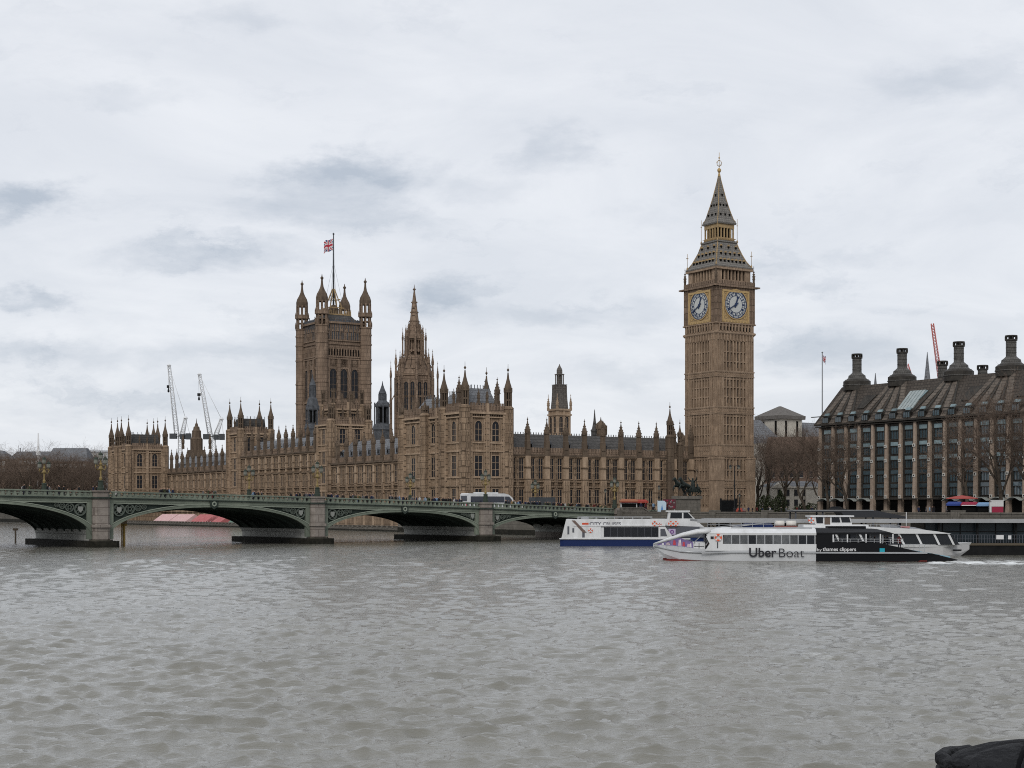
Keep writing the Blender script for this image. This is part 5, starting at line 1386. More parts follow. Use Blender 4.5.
# ------------------------------------------------------------------ cranes
CRW = mat('crane white paint', (.72,.73,.74), .6, (.62,.63,.64), .2); CRR = mat('crane red paint', (.45,.10,.08), .6)
def lattice(b, p0, p1, w, n, rad, m=0):
    p0, p1 = Vector(p0), Vector(p1); d = (p1-p0).normalized(); a = d.cross(Vector((0,1,0))).normalized(); c = d.cross(a)
    def cor(t, k): q = p0.lerp(p1, t); ww = w*(1-.35*t); return q + a*(ww/2*(1,-1,-1,1)[k]) + c*(ww/2*(1,1,-1,-1)[k])
    for k in range(4): b.tube([cor(0,k), cor(1,k)], rad, 4, m)
    for i in range(n):
        for k in range(4):
            b.tube([cor(i/n,k), cor((i+1)/n,(k+1)%4)] , rad*.6, 3, m); b.tube([cor(i/n,k), cor(i/n,(k+1)%4)], rad*.5, 3, m)
def tower_crane(label, D, base, slew, tip, apex, hook, mp):
    Z = lambda y: zy(y, D); O = Vector((at(base[0],D),D,0)); Q = lambda p: Vector((at(p[0],D)-O.x,0,Z(p[1])))
    r = thing('tower_crane', label, 'crane', O, 0, 'cranes behind the palace')
    b = MB(); lattice(b, (0,0,5), (0,0,Z(slew[1])), 2.4, 18, .17); b.build('mast', mp, r)
    b = MB(); lattice(b, Q(slew)+Vector((-1.5,0,0)), Q(tip), 2.0, 13, .17); b.lathe(Q(tip).x,0,[(.6,Q(tip).z-.4),(1.1,Q(tip).z+.3),(.5,Q(tip).z+1)],8); b.build('jib', mp, r)
    b = MB(); lattice(b, Q(slew)+Vector((1,0,0)), Q(apex), 2.0, 8, .17); b.lathe(Q(apex).x,0,[(.5,Q(apex).z-.8),(1.2,Q(apex).z),(.5,Q(apex).z+.8)],8); b.tube([Q(apex),Q(tip)],.13,4); b.tube([Q(apex),Q(slew)+Vector((5,0,.5))],.12,4); b.build('luffing_frame', mp, r)
    b = MB(); s = Q(slew); 
    b.box(s.x-5.0,s.x-1.6,-1.3,1.3,s.z-1.4,s.z+1.2); b.box(s.x+.2,s.x+2.4,-1.5,1.5,s.z-1.6,s.z+.9); b.box(s.x+3.0,s.x+5.4,-1.4,1.4,s.z-1.7,s.z+1.3); b.box(s.x-5,s.x+5.4,-1.0,1.0,s.z-.2,s.z+.1)
    b.build('counterweights', mat('crane dark grey', (.06,.065,.07), .6), r)
    b = MB(); h = Q(hook); b.tube([Q(tip)+Vector((-.5,0,0)),h],.05,3); b.box(h.x-.8,h.x+.8,-.3,.3,h.z-1,h.z+.4); b.lathe(h.x,0,[(.3,h.z-3.2),(.6,h.z-2.6),(.2,h.z-1)],6); b.build('hook_block', IRON, r)
tower_crane('pale luffing crane with steeper jib, left of the pair behind the palace', 760, (180,440), (180,436), (169,366), (185.5,418), (168.5,386), CRW)
tower_crane('pale luffing crane with longer backstay, right of the pair near the square tower', 760, (213.5,440), (213.5,436.5), (199.5,375), (221.5,419), (199,394), CRW)
D = 800
r = thing('crane_jib', 'thin red crane jib rising behind the office chimneys', 'crane', (at(941,D),D,0))
b = MB(); lattice(b, (0,0,zy(385,D)), (at(932.3,D)-at(941,D),0,zy(323.5,D)), 1.9, 20, .17); b.build('jib', CRR, r)
b = MB(); lattice(b, (0,0,5), (0,0,zy(384,D)), 2.4, 24, .18); b.build('mast', CRR, r)
D = 780
r = thing('crane_jib', 'short pale red crane boom tip peeking out beside the second office chimney', 'crane', (at(913,D),D,0))
b = MB(); lattice(b, (0,0,zy(384,D)), (at(907,D)-at(913,D),0,zy(364,D)), 1.6, 8, .15); b.build('jib', CRR, r)
b = MB(); lattice(b, (0,0,5), (0,0,zy(383,D)), 2.2, 24, .16); b.build('mast', CRR, r)
for px, yt, yb, rad, lb in ((875.4,373,400,1.5,'small grey church spire peeking over the office roof left of the second chimney'),(927.3,352,396,2.2,'slender pale spire tip behind the office roof left of the red crane')):
    b = MB(); Z = lambda y: zy(y, 760)
    b.lathe(0,0,[(rad,5),(rad,Z(yb)),(rad*1.1,Z(yb)+.4),(rad*.55,Z((yt+yb)/2)),(.12,Z(yt))],8)
    o = b.build('church_spire', FARR if rad < 2 else SLATE, None, (at(px,760),760,0)); tag(o, lb, 'spire')

# ------------------------------------------------------------------ trees
BARK = mat('plane bark', (.04,.032,.025), .95, (.08,.065,.05), 2); TWIG = mat('bare twigs', (.095,.070,.055), .95, (.165,.125,.098), .5, rnd=.25, spec=.05)
def tree_meshes(seed, H, spread=1.0, depth=5, dens=1.0):
    rng = random.Random(seed); T = MB(); C = MB(); cnt = [0]
    def grow(p, d, L, rad, lvl):
        n = 4 if lvl <= 1 else 3
        pts = [p]; rads = [rad]; q = p.copy(); dd = d.copy()
        for k in range(n):
            dd = (dd + Vector((rng.gauss(0,.13),rng.gauss(0,.13),rng.gauss(.05,.1)))).normalized()
            q = q + dd*(L/n); pts.append(q.copy()); rads.append(max(rad*(1-.5*(k+1)/n), .014))
        (T if lvl <= 1 else C).tube(pts, rads, 6 if lvl <= 1 else 3, 0)
        if lvl >= depth: return
        nk = {0:6, 1:5, 2:4, 3:4, 4:4}.get(lvl, 3)
        for k in range(nk):
            t = .35+.65*(k+rng.random())/nk if lvl else .3+.7*(k+.5*rng.random())/nk
            i = min(int(t*n), n-1); base = pts[i].lerp(pts[i+1], t*n-i)
            ax = Vector((rng.gauss(0,1),rng.gauss(0,1),rng.gauss(0,.5))); ax = (ax - dd*ax.dot(dd)).normalized()
            ang = rng.uniform(.4,.9)*(1.0 if lvl else .75)
            nd = (dd*math.cos(ang)+ax*math.sin(ang)*spread); nd.z += .12 if lvl < 3 else -.05; nd.normalize()
            grow(base, nd, L*rng.uniform(.55,.82)*(1.0 if lvl else .95), rads[i]*rng.uniform(.46,.62), lvl+1)
    grow(Vector((0,0,0)), Vector((0,0,1)), H*.52, H*.021, 0)
    return T.mesh('trunk', BARK, False), C.mesh('crown', TWIG, False)
TREES = [tree_meshes(11, 22), tree_meshes(25, 20, 1.1), tree_meshes(38, 18, 1.0), tree_meshes(52, 21, .9)]
def tree(label, px, D, kind, sc, rz=0.0, z=G, group=None, sxy=None):
    r = thing('bare_tree', label, 'tree', (at(px,D),D,z), rz, group); t, c = TREES[kind]
    s = (sc*(sxy or 1), sc*(sxy or 1), sc)
    inst('trunk', t, r, scale=s); inst('crown', c, r, scale=s); return r
gq = 'leafless plane trees on the embankment'
tree('big bare plane tree right of the kiosks with trunk against the office piers', 1003, 318, 0, 1.1, .4, 4.7, gq)
tree('bare tree with reddish twigs reaching over the right edge', 1034, 310, 1, 1.05, 1.9, 4.7, gq)
tree('bare tree left of the big plane tree in front of the office piers', 968, 345, 2, 1.15, 4.0, 4.7, gq, 1.1)
tree('bare tree at the left corner of the office block', 828, 375, 3, .98, 1.0, 4.9, gq)
tree('bare tree in front of the second and third office piers', 848, 372, 2, 1.1, 5.2, 4.9, gq)
tree('tall bare tree in front of the small cream building', 806, 400, 1, 1.05, .3, 5, gq, 1.1)
tree('bare tree right beside the clock tower', 765, 440, 0, 1.0, 2.2, 5, gq, 1.1)
tree('bare tree before the pyramid roofed hall', 784, 450, 3, 1.12, 4.1, 5, gq, 1.2)
tree('bare tree behind the cream building and left of the brick block', 818, 455, 2, 1.3, 3.0, 5, gq, 1.2)
tree('smaller bare tree low beside the clock tower foot', 757, 470, 2, 1.2, .8, 5, gq, 1.2)
k = 0
for px, D, kind, sc in ((-14,640,0,1.12),(6,650,1,1.15),(20,630,2,1.3),(36,660,3,1.2),(50,640,0,1.05),(64,655,1,1.15),(78,640,2,1.25),(92,665,3,1.1),(104,690,0,1.0),(118,700,1,1.0),(-2,700,3,1.2),(28,710,0,1.1),(57,705,2,1.35),(86,710,1,1.15),(-30,690,1,1.2),(12,735,2,1.3),(43,745,1,1.2),(72,740,3,1.2),(100,745,0,1.1)):
    lb = 'bare brown tree in the front row of the garden belt left of the palace' if D < 680 else 'bare brown tree in the back row of the garden belt left of the palace'
    tree(lb, px, D, kind, sc*(.93+.13*((k*7)%3)/2), k*1.3, G, 'bare trees of the riverside garden', 1.55); k += 1
for px, sc in ((58,1.75),(66,1.6),(79,1.7),(86,1.65)): tree('dark treetop showing above the slate roofed building right of the white mast', px, 845, int(px)%4, sc, px, G, 'treetops above the far slate roof', 1.0)
BUSH = mat('evergreen leaves', (.022,.03,.014), .9, (.045,.055,.026), 2)
def bush(label, px, D, w, h, n=900, seed=1, z=G):
    rng = random.Random(seed); b = MB()
    for i in range(n):
        th = rng.uniform(0,6.28); u = rng.random()**.5; zz = rng.random()
        rr = w/2*math.sqrt(max(.05,1-(zz*1.0)**2.2))*u*(1+.25*math.sin(3*th+seed)+.15*math.sin(7*th)); p = Vector((rr*math.cos(th),rr*.6*math.sin(th),zz*h*(1+.2*math.sin(2*th+seed))))
        a = Vector((rng.gauss(0,1),rng.gauss(0,1),rng.gauss(0,1))).normalized()*.22; c = a.cross(Vector((rng.gauss(0,1),rng.gauss(0,1),rng.gauss(0,1)))).normalized()*.16
        b.add([p-a,p+c,p+a,p-c],[(0,1,2,3)])
    for i in range(6): th = i*1.05; b.tube([(0,0,0),(w*.3*math.cos(th),w*.2*math.sin(th),h*.7)],.05,4,1)
    o = b.build('bush', [BUSH, BARK], None, (at(px,D),D,z), 0, False); tag(o, label, 'bush')
bush('broad dark evergreen bush right of the clock tower base', 766, 418, 8.5, 4.3, 1400, 3)
bush('dark rounded evergreen bush in front of the small cream building', 780, 420, 5.5, 5.6, 1100, 5)
bush('low dark hedge between the bushes and the office corner', 806, 405, 9, 2.4, 900, 8)
# ------------------------------------------------------------------ boats
BWHT = mat('boat white', (.48,.485,.48), .4, (.66,.67,.68), .9, (.58,.585,.585), spec=.4, streak=True); BSIL = mat('boat silver', (.30,.31,.32), .35, (.38,.39,.40), .5, metal=.3); BBLK = mat('boat black', (.006,.0065,.008), .5, spec=.12)
BNVY = mat('boat blue', (.008,.02,.085), .45, spec=.2); BGRY = mat('boat grey', (.085,.09,.105), .5); BRED = mat('boot stripe red', (.16,.03,.025), .6); ORNG = mat('life ring orange', (.62,.10,.04), .6)
CABG = mat('cabin glass', (.012,.014,.018), .2, spec=.3); CABL = mat('lit cabin interior', (.30,.29,.28), .5, (.12,.115,.11), 1.6); TEAL = mat('teal panel', (.02,.30,.38), .5); DKTX = mat('dark lettering', (.02,.02,.025), .6)
STEEL = mat('rail steel', (.35,.36,.37), .4, metal=.4)
def hull_loft(b, st, cy, mt, tumble=.8):
    secs = []
    for x, hw, zb, zt in st:
        zm = zb+(zt-zb)*.3
        secs.append([(x,cy-hw,zt),(x,cy-hw*.98,zm),(x,cy-hw*tumble,zb),(x,cy+hw*tumble,zb),(x,cy+hw*.98,zm),(x,cy+hw,zt)])
    b.loft(secs, mt)
def rail(b, x0, x1, y, z, h=1.0, step=1.2, m=0):
    b.box(x0,x1,y-.025,y+.025,z+h-.05,z+h,m); b.box(x0,x1,y-.02,y+.02,z+h*.5-.02,z+h*.5+.02,m)
    for x in np.arange(x0, x1+.01, step): b.box(x-.03,x+.03,y-.03,y+.03,z,z+h,m)
def life_ring(root, x, y, z, rad=.42):
    b = MB(); b.ring(x, z, rad*.55, rad, y-.12, y-.02, 20, 0)
    for k in range(4): a = math.pi/4+k*math.pi/2; b.box(x+rad*.78*math.cos(a)-.1,x+rad*.78*math.cos(a)+.1,y-.14,y-.01,z+rad*.78*math.sin(a)-.1,z+rad*.78*math.sin(a)+.1,1)
    return b.build('life_ring', [ORNG, WHT], root)

def ferry():
    D0 = 176.0; K = .1132
    r = thing('passenger_ferry', 'long white and black river bus ferry with big lettering and covered open stern', 'ferry', (at(653,D0),D0,0), R(-5.5))
    X = lambda px: (px-653)*K; Z = lambda y: (562-y)*K
    cy = 4.0
    b = MB(); hull_loft(b, [(0,.12,1.55,1.85),(1.3,1.5,.35,1.75),(3.0,2.7,-.4,1.62),(5.5,3.6,-.5,1.4),(9,4,-.5,1.25),(18.6,4,-.5,1.22)], cy, 0)
    b.box(1.35,18.6,cy-3.2,cy+3.2,-.5,.05,1)
    b.build('bow_hull', [mat('hull silver white', (.42,.43,.44), .35, (.50,.51,.52), .3, spec=.4), BRED], r)
    b = MB(); hull_loft(b, [(18.55,4.0,-.5,1.22),(26,4,-.5,1.2),(30,4,-.45,1.1),(32.4,3.9,-.3,.8)], cy, 0); b.build('stern_hull', BBLK, r)
    b = MB()
    for sy in (-1, 1):
        y = cy+sy*4.0; b.box(5.5,31,min(y,y+sy*.12),max(y,y+sy*.12),.92,1.1,0)
        b.tube([(.2,cy+sy*.3,1.6),(1.5,cy+sy*1.6,1.35),(3.2,cy+sy*2.75,1.05),(5.6,cy+sy*3.65,.98)],.14,5,0)
        q = y if sy < 0 else y
        b.box(2.4,31,min(q,q+sy*.03)-.0,max(q,q+sy*.03),.0,.16,1) if False else None
    b.build('rubbing_strake', BSIL, r)
    b = MB()
    for sy in (-1,1):
        b.tube([(1.2,cy+sy*1.25,.12),(3,cy+sy*2.5,.1),(5.5,cy+sy*3.45,.1),(9,cy+sy*3.85,.1),(31,cy+sy*3.85,.08)],.1,4,0)
    b.build('boot_stripe', BRED, r)
    # cabin shell, front raked white wall and crowned roof
    b = MB()
    b.prism([(6.0,1.2),(18.6,1.2),(18.6,1.98),(6.5,1.98)],.02,7.98,0); b.prism([(6.5,1.98),(8.0,1.98),(8.0,3.05),(6.25,3.05),(6.1,2.8)],.02,7.98,0)
    b.box(8.0,18.6,.3,7.7,1.98,3.0,2)
    b.loft([[(6.1,.05,3.0),(18.6,.05,3.0),(18.6,7.95,3.0),(6.1,7.95,3.0)],[(6.4,.0,3.25),(18.6,.0,3.25),(18.6,8,3.25),(6.4,8,3.25)],[(7.6,.9,3.75),(18.6,.9,3.7),(18.6,7.1,3.7),(7.6,7.1,3.75)],[(8.2,1.6,3.86),(18.6,1.6,3.8),(18.6,6.4,3.8),(8.2,6.4,3.86)]],0)
    b.box(9.0,18.2,1.0,1.06,3.74,3.9,1)
    b.build('cabin', [BWHT, BSIL, CABL], r)
    for i in range(11):
        x0 = 8.1+10.4*i/11; me = MB().box(0,.83,-.03,.03,0,.98,0).box(.83,.945,-.05,.05,0,.98,1).mesh('window', [CABG if i in (3,9,10) else mat('tinted cabin glass', (.05,.055,.06), .12, (.10,.105,.11), 1.8, spec=.6, rnd=.5), BSIL])
        inst('window', me, r, (x0,.1,2.0))
    b = MB()                                                 # bow arms that sweep down to the stem
    for sy in (-1,1):
        b.tube([(.1,cy+sy*.2,1.85),(1.6,cy+sy*1.4,2.35),(3.4,cy+sy*2.6,2.95),(5.2,cy+sy*3.4,3.35),(6.6,cy+sy*3.7,3.45)],[.12,.16,.2,.24,.26],6)
    b.box(5.8,6.6,cy-3.6,cy+3.6,3.3,3.5); b.build('bow_arm', BWHT, r)
    b = MB()
    for sy in (-1,1):
        f = lambda x, z, sy=sy: (x, cy+sy*(.25+ (3.5-.25)*(x/5.6)**.75), z)
        b.add([f(.3,1.75),f(1.6,1.75),f(3.2,1.68),f(4.6,1.5),f(4.6,2.1),f(3.2,2.55),f(1.6,2.2)],[(0,1,2,3,4,5,6)],0)
        for (x0,z0,w,h,m) in ((1.5,1.78,.5,.3,1),(2.3,1.8,.35,.55,2),(2.9,1.72,.4,.7,1),(3.4,1.66,.3,.5,2),(3.9,1.6,.45,.35,1),(3.05,2.1,.2,.35,3),(1.0,1.8,.3,.2,3),(4.25,1.56,.2,.45,3)):
            g = lambda x, z, sy=sy: (x, cy+sy*(.29+ (3.5-.25)*(x/5.6)**.75), z)
            b.add([g(x0,z0),g(x0+w,z0),g(x0+w*.8,z0+h),g(x0+w*.2,z0+h)],[(0,1,2,3)],m)
    b.build('bow_wrap', [mat('wrap purple', (.13,.10,.27), .5, (.22,.16,.30), 2), mat('wrap pink', (.52,.40,.44), .5), mat('wrap red', (.45,.06,.08), .5), WHT], r, fix=False)
    b = MB(); b.box(4.65,6.0,1.2,6.8,1.2,2.1,0); b.box(4.75,5.9,1.16,1.2,1.62,1.68,1); b.box(5.28,5.34,1.15,1.2,1.25,2.05,1); b.box(6.0,6.06,1.0,7,1.3,3.2,1); b.build('foredeck_locker', [BWHT, DKTX], r)
    b = MB(); rail(b,1.5,4.6,2.2,1.6,.8,.7); b.tube([(4.7,1.0,2.1),(5.9,1.3,3.2)],.05,4); b.build('bow_rail', STEEL, r)
    life_ring(r, X(719), .0, Z(538), .42); b = MB(); b.box(6.6,6.95,-.03,.05,2.55,2.85); b.box(7.35,7.45,-.04,.03,1.5,2.2); b.build('side_hatch', DKTX, r)
    inst('lettering', text_mesh('Uber', 3.1, 1.05, DKTX, .018), r, (X(750),-.13,.50)); inst('lettering', text_mesh('Boat', 2.85, .98, DKTX, -.012), r, (X(780)+.0,-.13,.50))
    inst('lettering', text_mesh('by', .52, .42, WHT, 0), r, (X(818),-.05,Z(552.4))); inst('lettering', text_mesh('thames clippers', 3.75, .56, WHT, .012), r, (X(823.5),-.05,Z(552.6)))
    # open black stern with canopy
    b = MB(); b.prism([(18.6,1.2),(28.5,1.1),(31.6,.8),(28.6,1.5),(25.6,2.15),(18.6,2.25)],.02,.14,0); b.prism([(18.6,1.2),(28.5,1.1),(31.6,.8),(28.6,1.5),(25.6,2.15),(18.6,2.25)],7.86,7.98,0)
    b.box(18.6,20.4,.05,7.95,2.2,3.1,0); b.box(18.62,21.2,.2,7.8,1.2,2.2,0); b.build('stern_bulwark', BBLK, r)
    b = MB(); b.loft([[(18.6,.0,3.1),(27.6,.2,3.1),(27.6,7.8,3.1),(18.6,8,3.1)],[(18.6,0,3.3),(26.9,.2,3.35),(26.9,7.8,3.35),(18.6,8,3.3)],[(18.6,1.2,3.78),(25.6,1.3,3.7),(25.6,6.7,3.7),(18.6,6.8,3.78)]],0); b.box(20.2,24.5,2.5,5.5,3.72,4.0,0); b.build('stern_canopy', BBLK, r)
    b = MB()
    for x in (20.5,22.1,24.2,25.8,27.2):
        for y in (.15,7.85): MB().box(x-.07,x+.07,y-.06,y+.06,2.1,3.15).build('canopy_post', BWHT, r)
    for x in (22.8,24.9,26.4): MB().box(x-.1,x+.1,3.8,4.0,1.2,3.2).build('canopy_post', BGRY, r)
    b = MB(); rail(b,20.6,28.4,.1,2.05,.55,.9); rail(b,20.6,28.4,7.9,2.05,.55,.9); rail(b,28.4,30.8,.5,1.0,1.0,.6); b.build('stern_rail', STEEL, r)
    b = MB()
    for sy in (-1,1):
        y0, y1 = (cy-3.9,cy-2.0) if sy < 0 else (cy+2.0,cy+3.9)
        b.prism([(29.4,1.15),(31.6,.95),(34.4,.25),(34.0,-.3),(29.4,-.4)],y0,y1,0); b.prism([(30.2,1.08),(33.6,.45),(33.6,.6),(30.2,1.2)],y0+.1,y0+.8,1); b.prism([(30.2,1.08),(33.6,.45),(33.6,.55),(30.2,1.16)],y1-.6,y1-.1,1)
    b.build('stern_sponsons', [BBLK, mat('sponson blue', (.22,.38,.46), .5)], r)
    b = MB(); b.box(X(880),X(885),-.03,.03,Z(552.5),Z(548.5)); b.build('teal_sign', TEAL, r)
    # benches on the stern deck
    b = MB()
    for x in (22.6,24.0,25.4,26.6): b.box(x,x+.5,1.2,3.4,1.2,1.65); b.box(x,x+.12,1.2,3.4,1.65,2.1); b.box(x,x+.5,4.6,6.8,1.2,1.65); b.box(x,x+.12,4.6,6.8,1.65,2.1)
    b.build('deck_seats', BGRY, r)
    return r
fer = ferry()

def cruise_boat():
    D0 = 247.0; K = .1621
    r = thing('cruise_boat', 'white sightseeing boat with dark blue hull and raised wheelhouse near the bridge end', 'boat', (at(560,D0),D0,0), R(-4))
    X = lambda px: (px-560)*K; Z = lambda y: (546-y)*K; cy = 3.4
    b = MB(); hull_loft(b, [(0,3.0,-.5,1.15),(.6,3.3,-.5,1.15),(18,3.4,-.5,1.15),(22,3.0,-.5,1.4),(25.5,1.6,-.3,1.8),(27.5,.2,.6,2.1)], cy, 0, .85); b.build('hull', BNVY, r)
    b = MB(); b.box(-.1,21,-.12,.0,1.1,1.28); b.build('rubbing_strake', BWHT, r)
    b = MB()
    b.prism([(.2,1.15),(6.6,1.15),(6.6,3.2),(4.2,3.2),(2.7,4.3),(1.0,4.35)],.02,6.78,0)          # stern house with raked stair cut
    b.box(6.6,16.6,.25,6.55,1.15,3.15,0)
    b.prism([(2.2,3.2),(17,3.2),(17,3.45),(2.2,3.45)],-.05,6.85,0)
    b.prism([(2.6,3.45),(17,3.45),(17,4.35),(2.6,4.35)],.05,.2,0); b.prism([(2.6,3.45),(17,3.45),(17,4.35),(2.6,4.35)],6.6,6.75,0)
    b.build('superstructure', BWHT, r)
    b = MB(); b.prism([(1.9,4.15),(2.4,4.15),(4.3,2.2),(3.7,2.2)],-.06,.01,0); b.box(1.2,1.5,-.02,.03,1.9,3.2,1); b.box(2.0,2.3,-.02,.03,2.2,2.9,1); b.box(3.6,4.0,-.02,.02,1.4,2.6,1); b.build('stair_opening', [mat('stair brown', (.14,.10,.085), .7), BGRY], r)
    for i in range(8):
        me = MB().box(0,1.05,-.03,.03,0,1.55,0).box(1.05,1.1,-.05,.04,0,1.55,1).mesh('window', [CABG, BGRY]); inst('window', me, r, (7.1+1.1*i,.22,1.5))
    b = MB(); b.prism([(15.9,1.2),(18.4,1.2),(17.0,3.1),(15.9,3.1)],-.05,.15,0); b.prism([(16.2,1.6),(17.3,1.6),(16.9,2.8),(16.2,2.8)],-.08,-.04,1); b.build('boarding_gate', [BWHT, BGRY], r)
    b = MB(); b.prism([(16.6,1.4),(23.2,1.4),(23.6,2.9),(22.6,3.15),(16.6,3.15)],.3,6.5,0); b.build('forward_saloon', BGRY, r)
    b = MB(); b.prism([(14.9,3.4),(23.3,3.1),(22.9,3.4),(21.6,4.6),(20.6,5.6),(17.6,5.6),(17.4,4.4),(14.9,4.4)],1.2,5.6,0); b.box(17.2,21.0,1.0,5.8,5.55,5.75,0); b.build('wheelhouse', BWHT, r)
    for (p) in ([(17.8,4.5),(19.7,4.5),(19.7,5.4),(17.9,5.4)],[(19.95,4.5),(21.45,4.5),(20.65,5.4),(19.95,5.4)]):
        MB().prism(p,1.14,1.22,0).build('window', CABG, r)
    b = MB(); b.add([(21.62,1.5,4.55),(21.62,5.3,4.55),(20.75,5.3,5.4),(20.75,1.5,5.4)],[(0,1,2,3)]); b.T = lambda p: (p[0]+.05,p[1],p[2]+.03); b.build('windscreen', CABG, r, fix=False)
    for px in (653,658,669,674): life_ring(r, X(px)+.2, (.05 if px < 661 else .05), Z(523.5 if px != 658 else 524.5), .42 if px != 658 else .3)
    life_ring(r, X(590.5), .0, Z(530.5), .36)
    b = MB(); b.box(X(668),X(675),.2,.3,Z(534.5),Z(528.8),0); b.ring((X(668)+X(675))/2,Z(531.6),.16,.32,.14,.2,14,1); b.build('badge_panel', [mat('badge lilac', (.42,.36,.5), .6), mat('badge purple', (.16,.07,.22), .6)], r)
    inst('lettering', text_mesh('CITY', 1.9, .52, mat('grey lettering', (.10,.10,.12), .6), .02), r, (X(589.5),.03,Z(525.3))); inst('lettering', text_mesh('CRUISES', 2.9, .52, MATS['grey lettering'], .005), r, (X(598.8)+.65,.03,Z(525.3)))
    b = MB(); b.box(X(582),X(588.5),.0,.05,Z(525),Z(522.8)); b.build('red_emblem', mat('emblem red', (.5,.08,.04), .6), r)
    b = MB(); rail(b,2.8,15,.12,4.35,.4,1.5); rail(b,2.8,15,6.68,4.35,.4,1.5); b.box(3.4,4.6,1,5.8,4.1,4.75); b.build('top_deck_rail', STEEL, r)
    
cruise_boat()

def tour_boat():
    D0 = 192.0; K = .1255
    r = thing('tour_boat', 'white passenger boat with raked windows moored behind the black and white ferry', 'boat', (at(705,D0),D0,0), R(-1.5))
    X = lambda px: (px-700)*K; Z = lambda y: (555-y)*K; cy = 3.6
    b = MB(); hull_loft(b, [(0,3.2,-.5,1.2),(2,3.5,-.5,1.2),(26,3.5,-.5,1.2),(30,2.8,-.5,1.25),(32.6,1.2,0,1.35),(34,.15,.85,1.45)], cy, 0, .8); b.build('hull', mat('hull pale grey', (.40,.40,.40), .45, (.46,.46,.46), .6), r)
    b = MB(); hull_loft(b, [(0,3.0,-.5,.22),(26,3.3,-.5,.22),(30,2.5,-.5,.25),(32.5,.9,-.1,.3)], cy-.02, 0, .9); b.T=None; b.build('boot_stripe', BBLK, r)
    b = MB(); b.loft([[(0,0,1.2),(26,0,1.2),(30.5,.9,1.22),(34.1,cy-.1,1.45),(34.1,cy+.1,1.45),(30.5,6.3,1.22),(26,7.2,1.2),(0,7.2,1.2)],[(0,-.08,1.5),(26,-.08,1.5),(30.6,.8,1.55),(34.3,cy-.1,1.75),(34.3,cy+.1,1.75),(30.6,6.4,1.55),(26,7.28,1.5),(0,7.28,1.5)]]); b.build('gunwale', BWHT, r)
    b = MB(); b.prism([(1,1.5),(32.0,1.5),(31.0,2.75),(30.3,2.95),(1,2.95)],.5,6.7,1)
    b.prism([(0,2.9),(30.9,2.9),(29.0,3.2),(26.5,3.5),(22,3.7),(0,3.6)],.2,7.0,0)
    for x in (8,11,14,17,20,22.6,24.9,27.1,29.3,31.1): 
        x2 = x-.7; b.add([(x,.44,1.5),(x+.28,.44,1.5),(x2+.28,.44,2.92),(x2,.44,2.92),(x,.55,1.5),(x+.28,.55,1.5),(x2+.28,.55,2.92),(x2,.55,2.92)],[(0,1,2,3),(4,7,6,5),(0,4,5,1),(1,5,6,2),(2,6,7,3),(3,7,4,0)],0)
    b.build('cabin', [BWHT, CABG], r)
    b = MB(); b.add([(22.2,.25,3.66),(25.2,.25,3.5),(24.0,1.8,3.98),(22.2,1.8,4.0)],[(0,1,2,3)]); b.add([(25.4,.25,3.48),(28.4,.3,3.2),(26.6,1.8,3.7),(24.3,1.8,3.96)],[(0,1,2,3)]); b.build('roof_glass', CABG, r, fix=False)
    b = MB(); b.box(12.6,20.8,1.5,5.7,3.5,4.0,0); b.prism([(14.2,4.0),(18.8,4.0),(18.5,5.1),(14.0,5.1),(13.7,4.9)],1.8,5.4,0); b.box(13.5,19.0,1.6,5.6,5.0,5.18,0); b.build('wheelhouse', BWHT, r)
    for p in ([(14.3,4.2),(15.1,4.2),(15.1,4.95),(14.2,4.95)],[(16.2,4.3),(17.3,4.3),(17.15,4.95),(16.2,4.95)],[(17.5,4.3),(18.6,4.3),(18.4,4.95),(17.35,4.95)]): MB().prism(p,1.74,1.82).build('window', CABG, r)
    MB().box(15.3,16.0,1.74,1.82,4.05,4.95).build('door', mat('door brown', (.12,.09,.07), .7), r)
    life_ring(r, 13.6, 1.7, 4.55, .36)
    b = MB(); b.tube([(9.2,3.2,4.15),(10.4,3.2,4.15)],.36,10,0); b.tube([(10.7,3.2,4.15),(11.9,3.2,4.15)],.36,10,0)
    b.build('life_rafts', mat('raft canister', (.58,.56,.52), .5), r); MB().box(9,12,2.7,3.7,3.55,3.8).build('raft_cradle', mat('cradle maroon', (.2,.08,.07), .7), r)
    b = MB(); b.prism([(3.4,3.6),(8.9,3.6),(8.6,4.15),(5.6,4.15)],1.5,4.5,0); b.tube([(3.2,1.4,3.65),(8.2,1.4,4.3)],.08,4,1); b.tube([(1.5,1.4,3.7),(6.0,1.4,4.1)],.06,4,1); b.build('deck_cover', [BNVY, STEEL], r)
    b = MB(); rail(b,.4,9,.4,3.6,.85,1.4); rail(b,20,24,.4,3.6,.5,.8); b.build('deck_rail', STEEL, r)
    b = MB(); b.box(X(897),X(906),1.0,1.1,Z(530),Z(524.5)); b.build('pink_board', mat('pink board', (.4,.2,.2), .7), r)
    b = MB(); b.tube([(26.0,3.5,3.6),(26.0,3.5,5.6)],.05,4); b.build('flagstaff', BWHT, r)
    b = MB(); b.box(31.3,32.4,1.2,1.25,.7,.9); b.T = None; b.build('hull_slot', BBLK, r)
tour_boat()

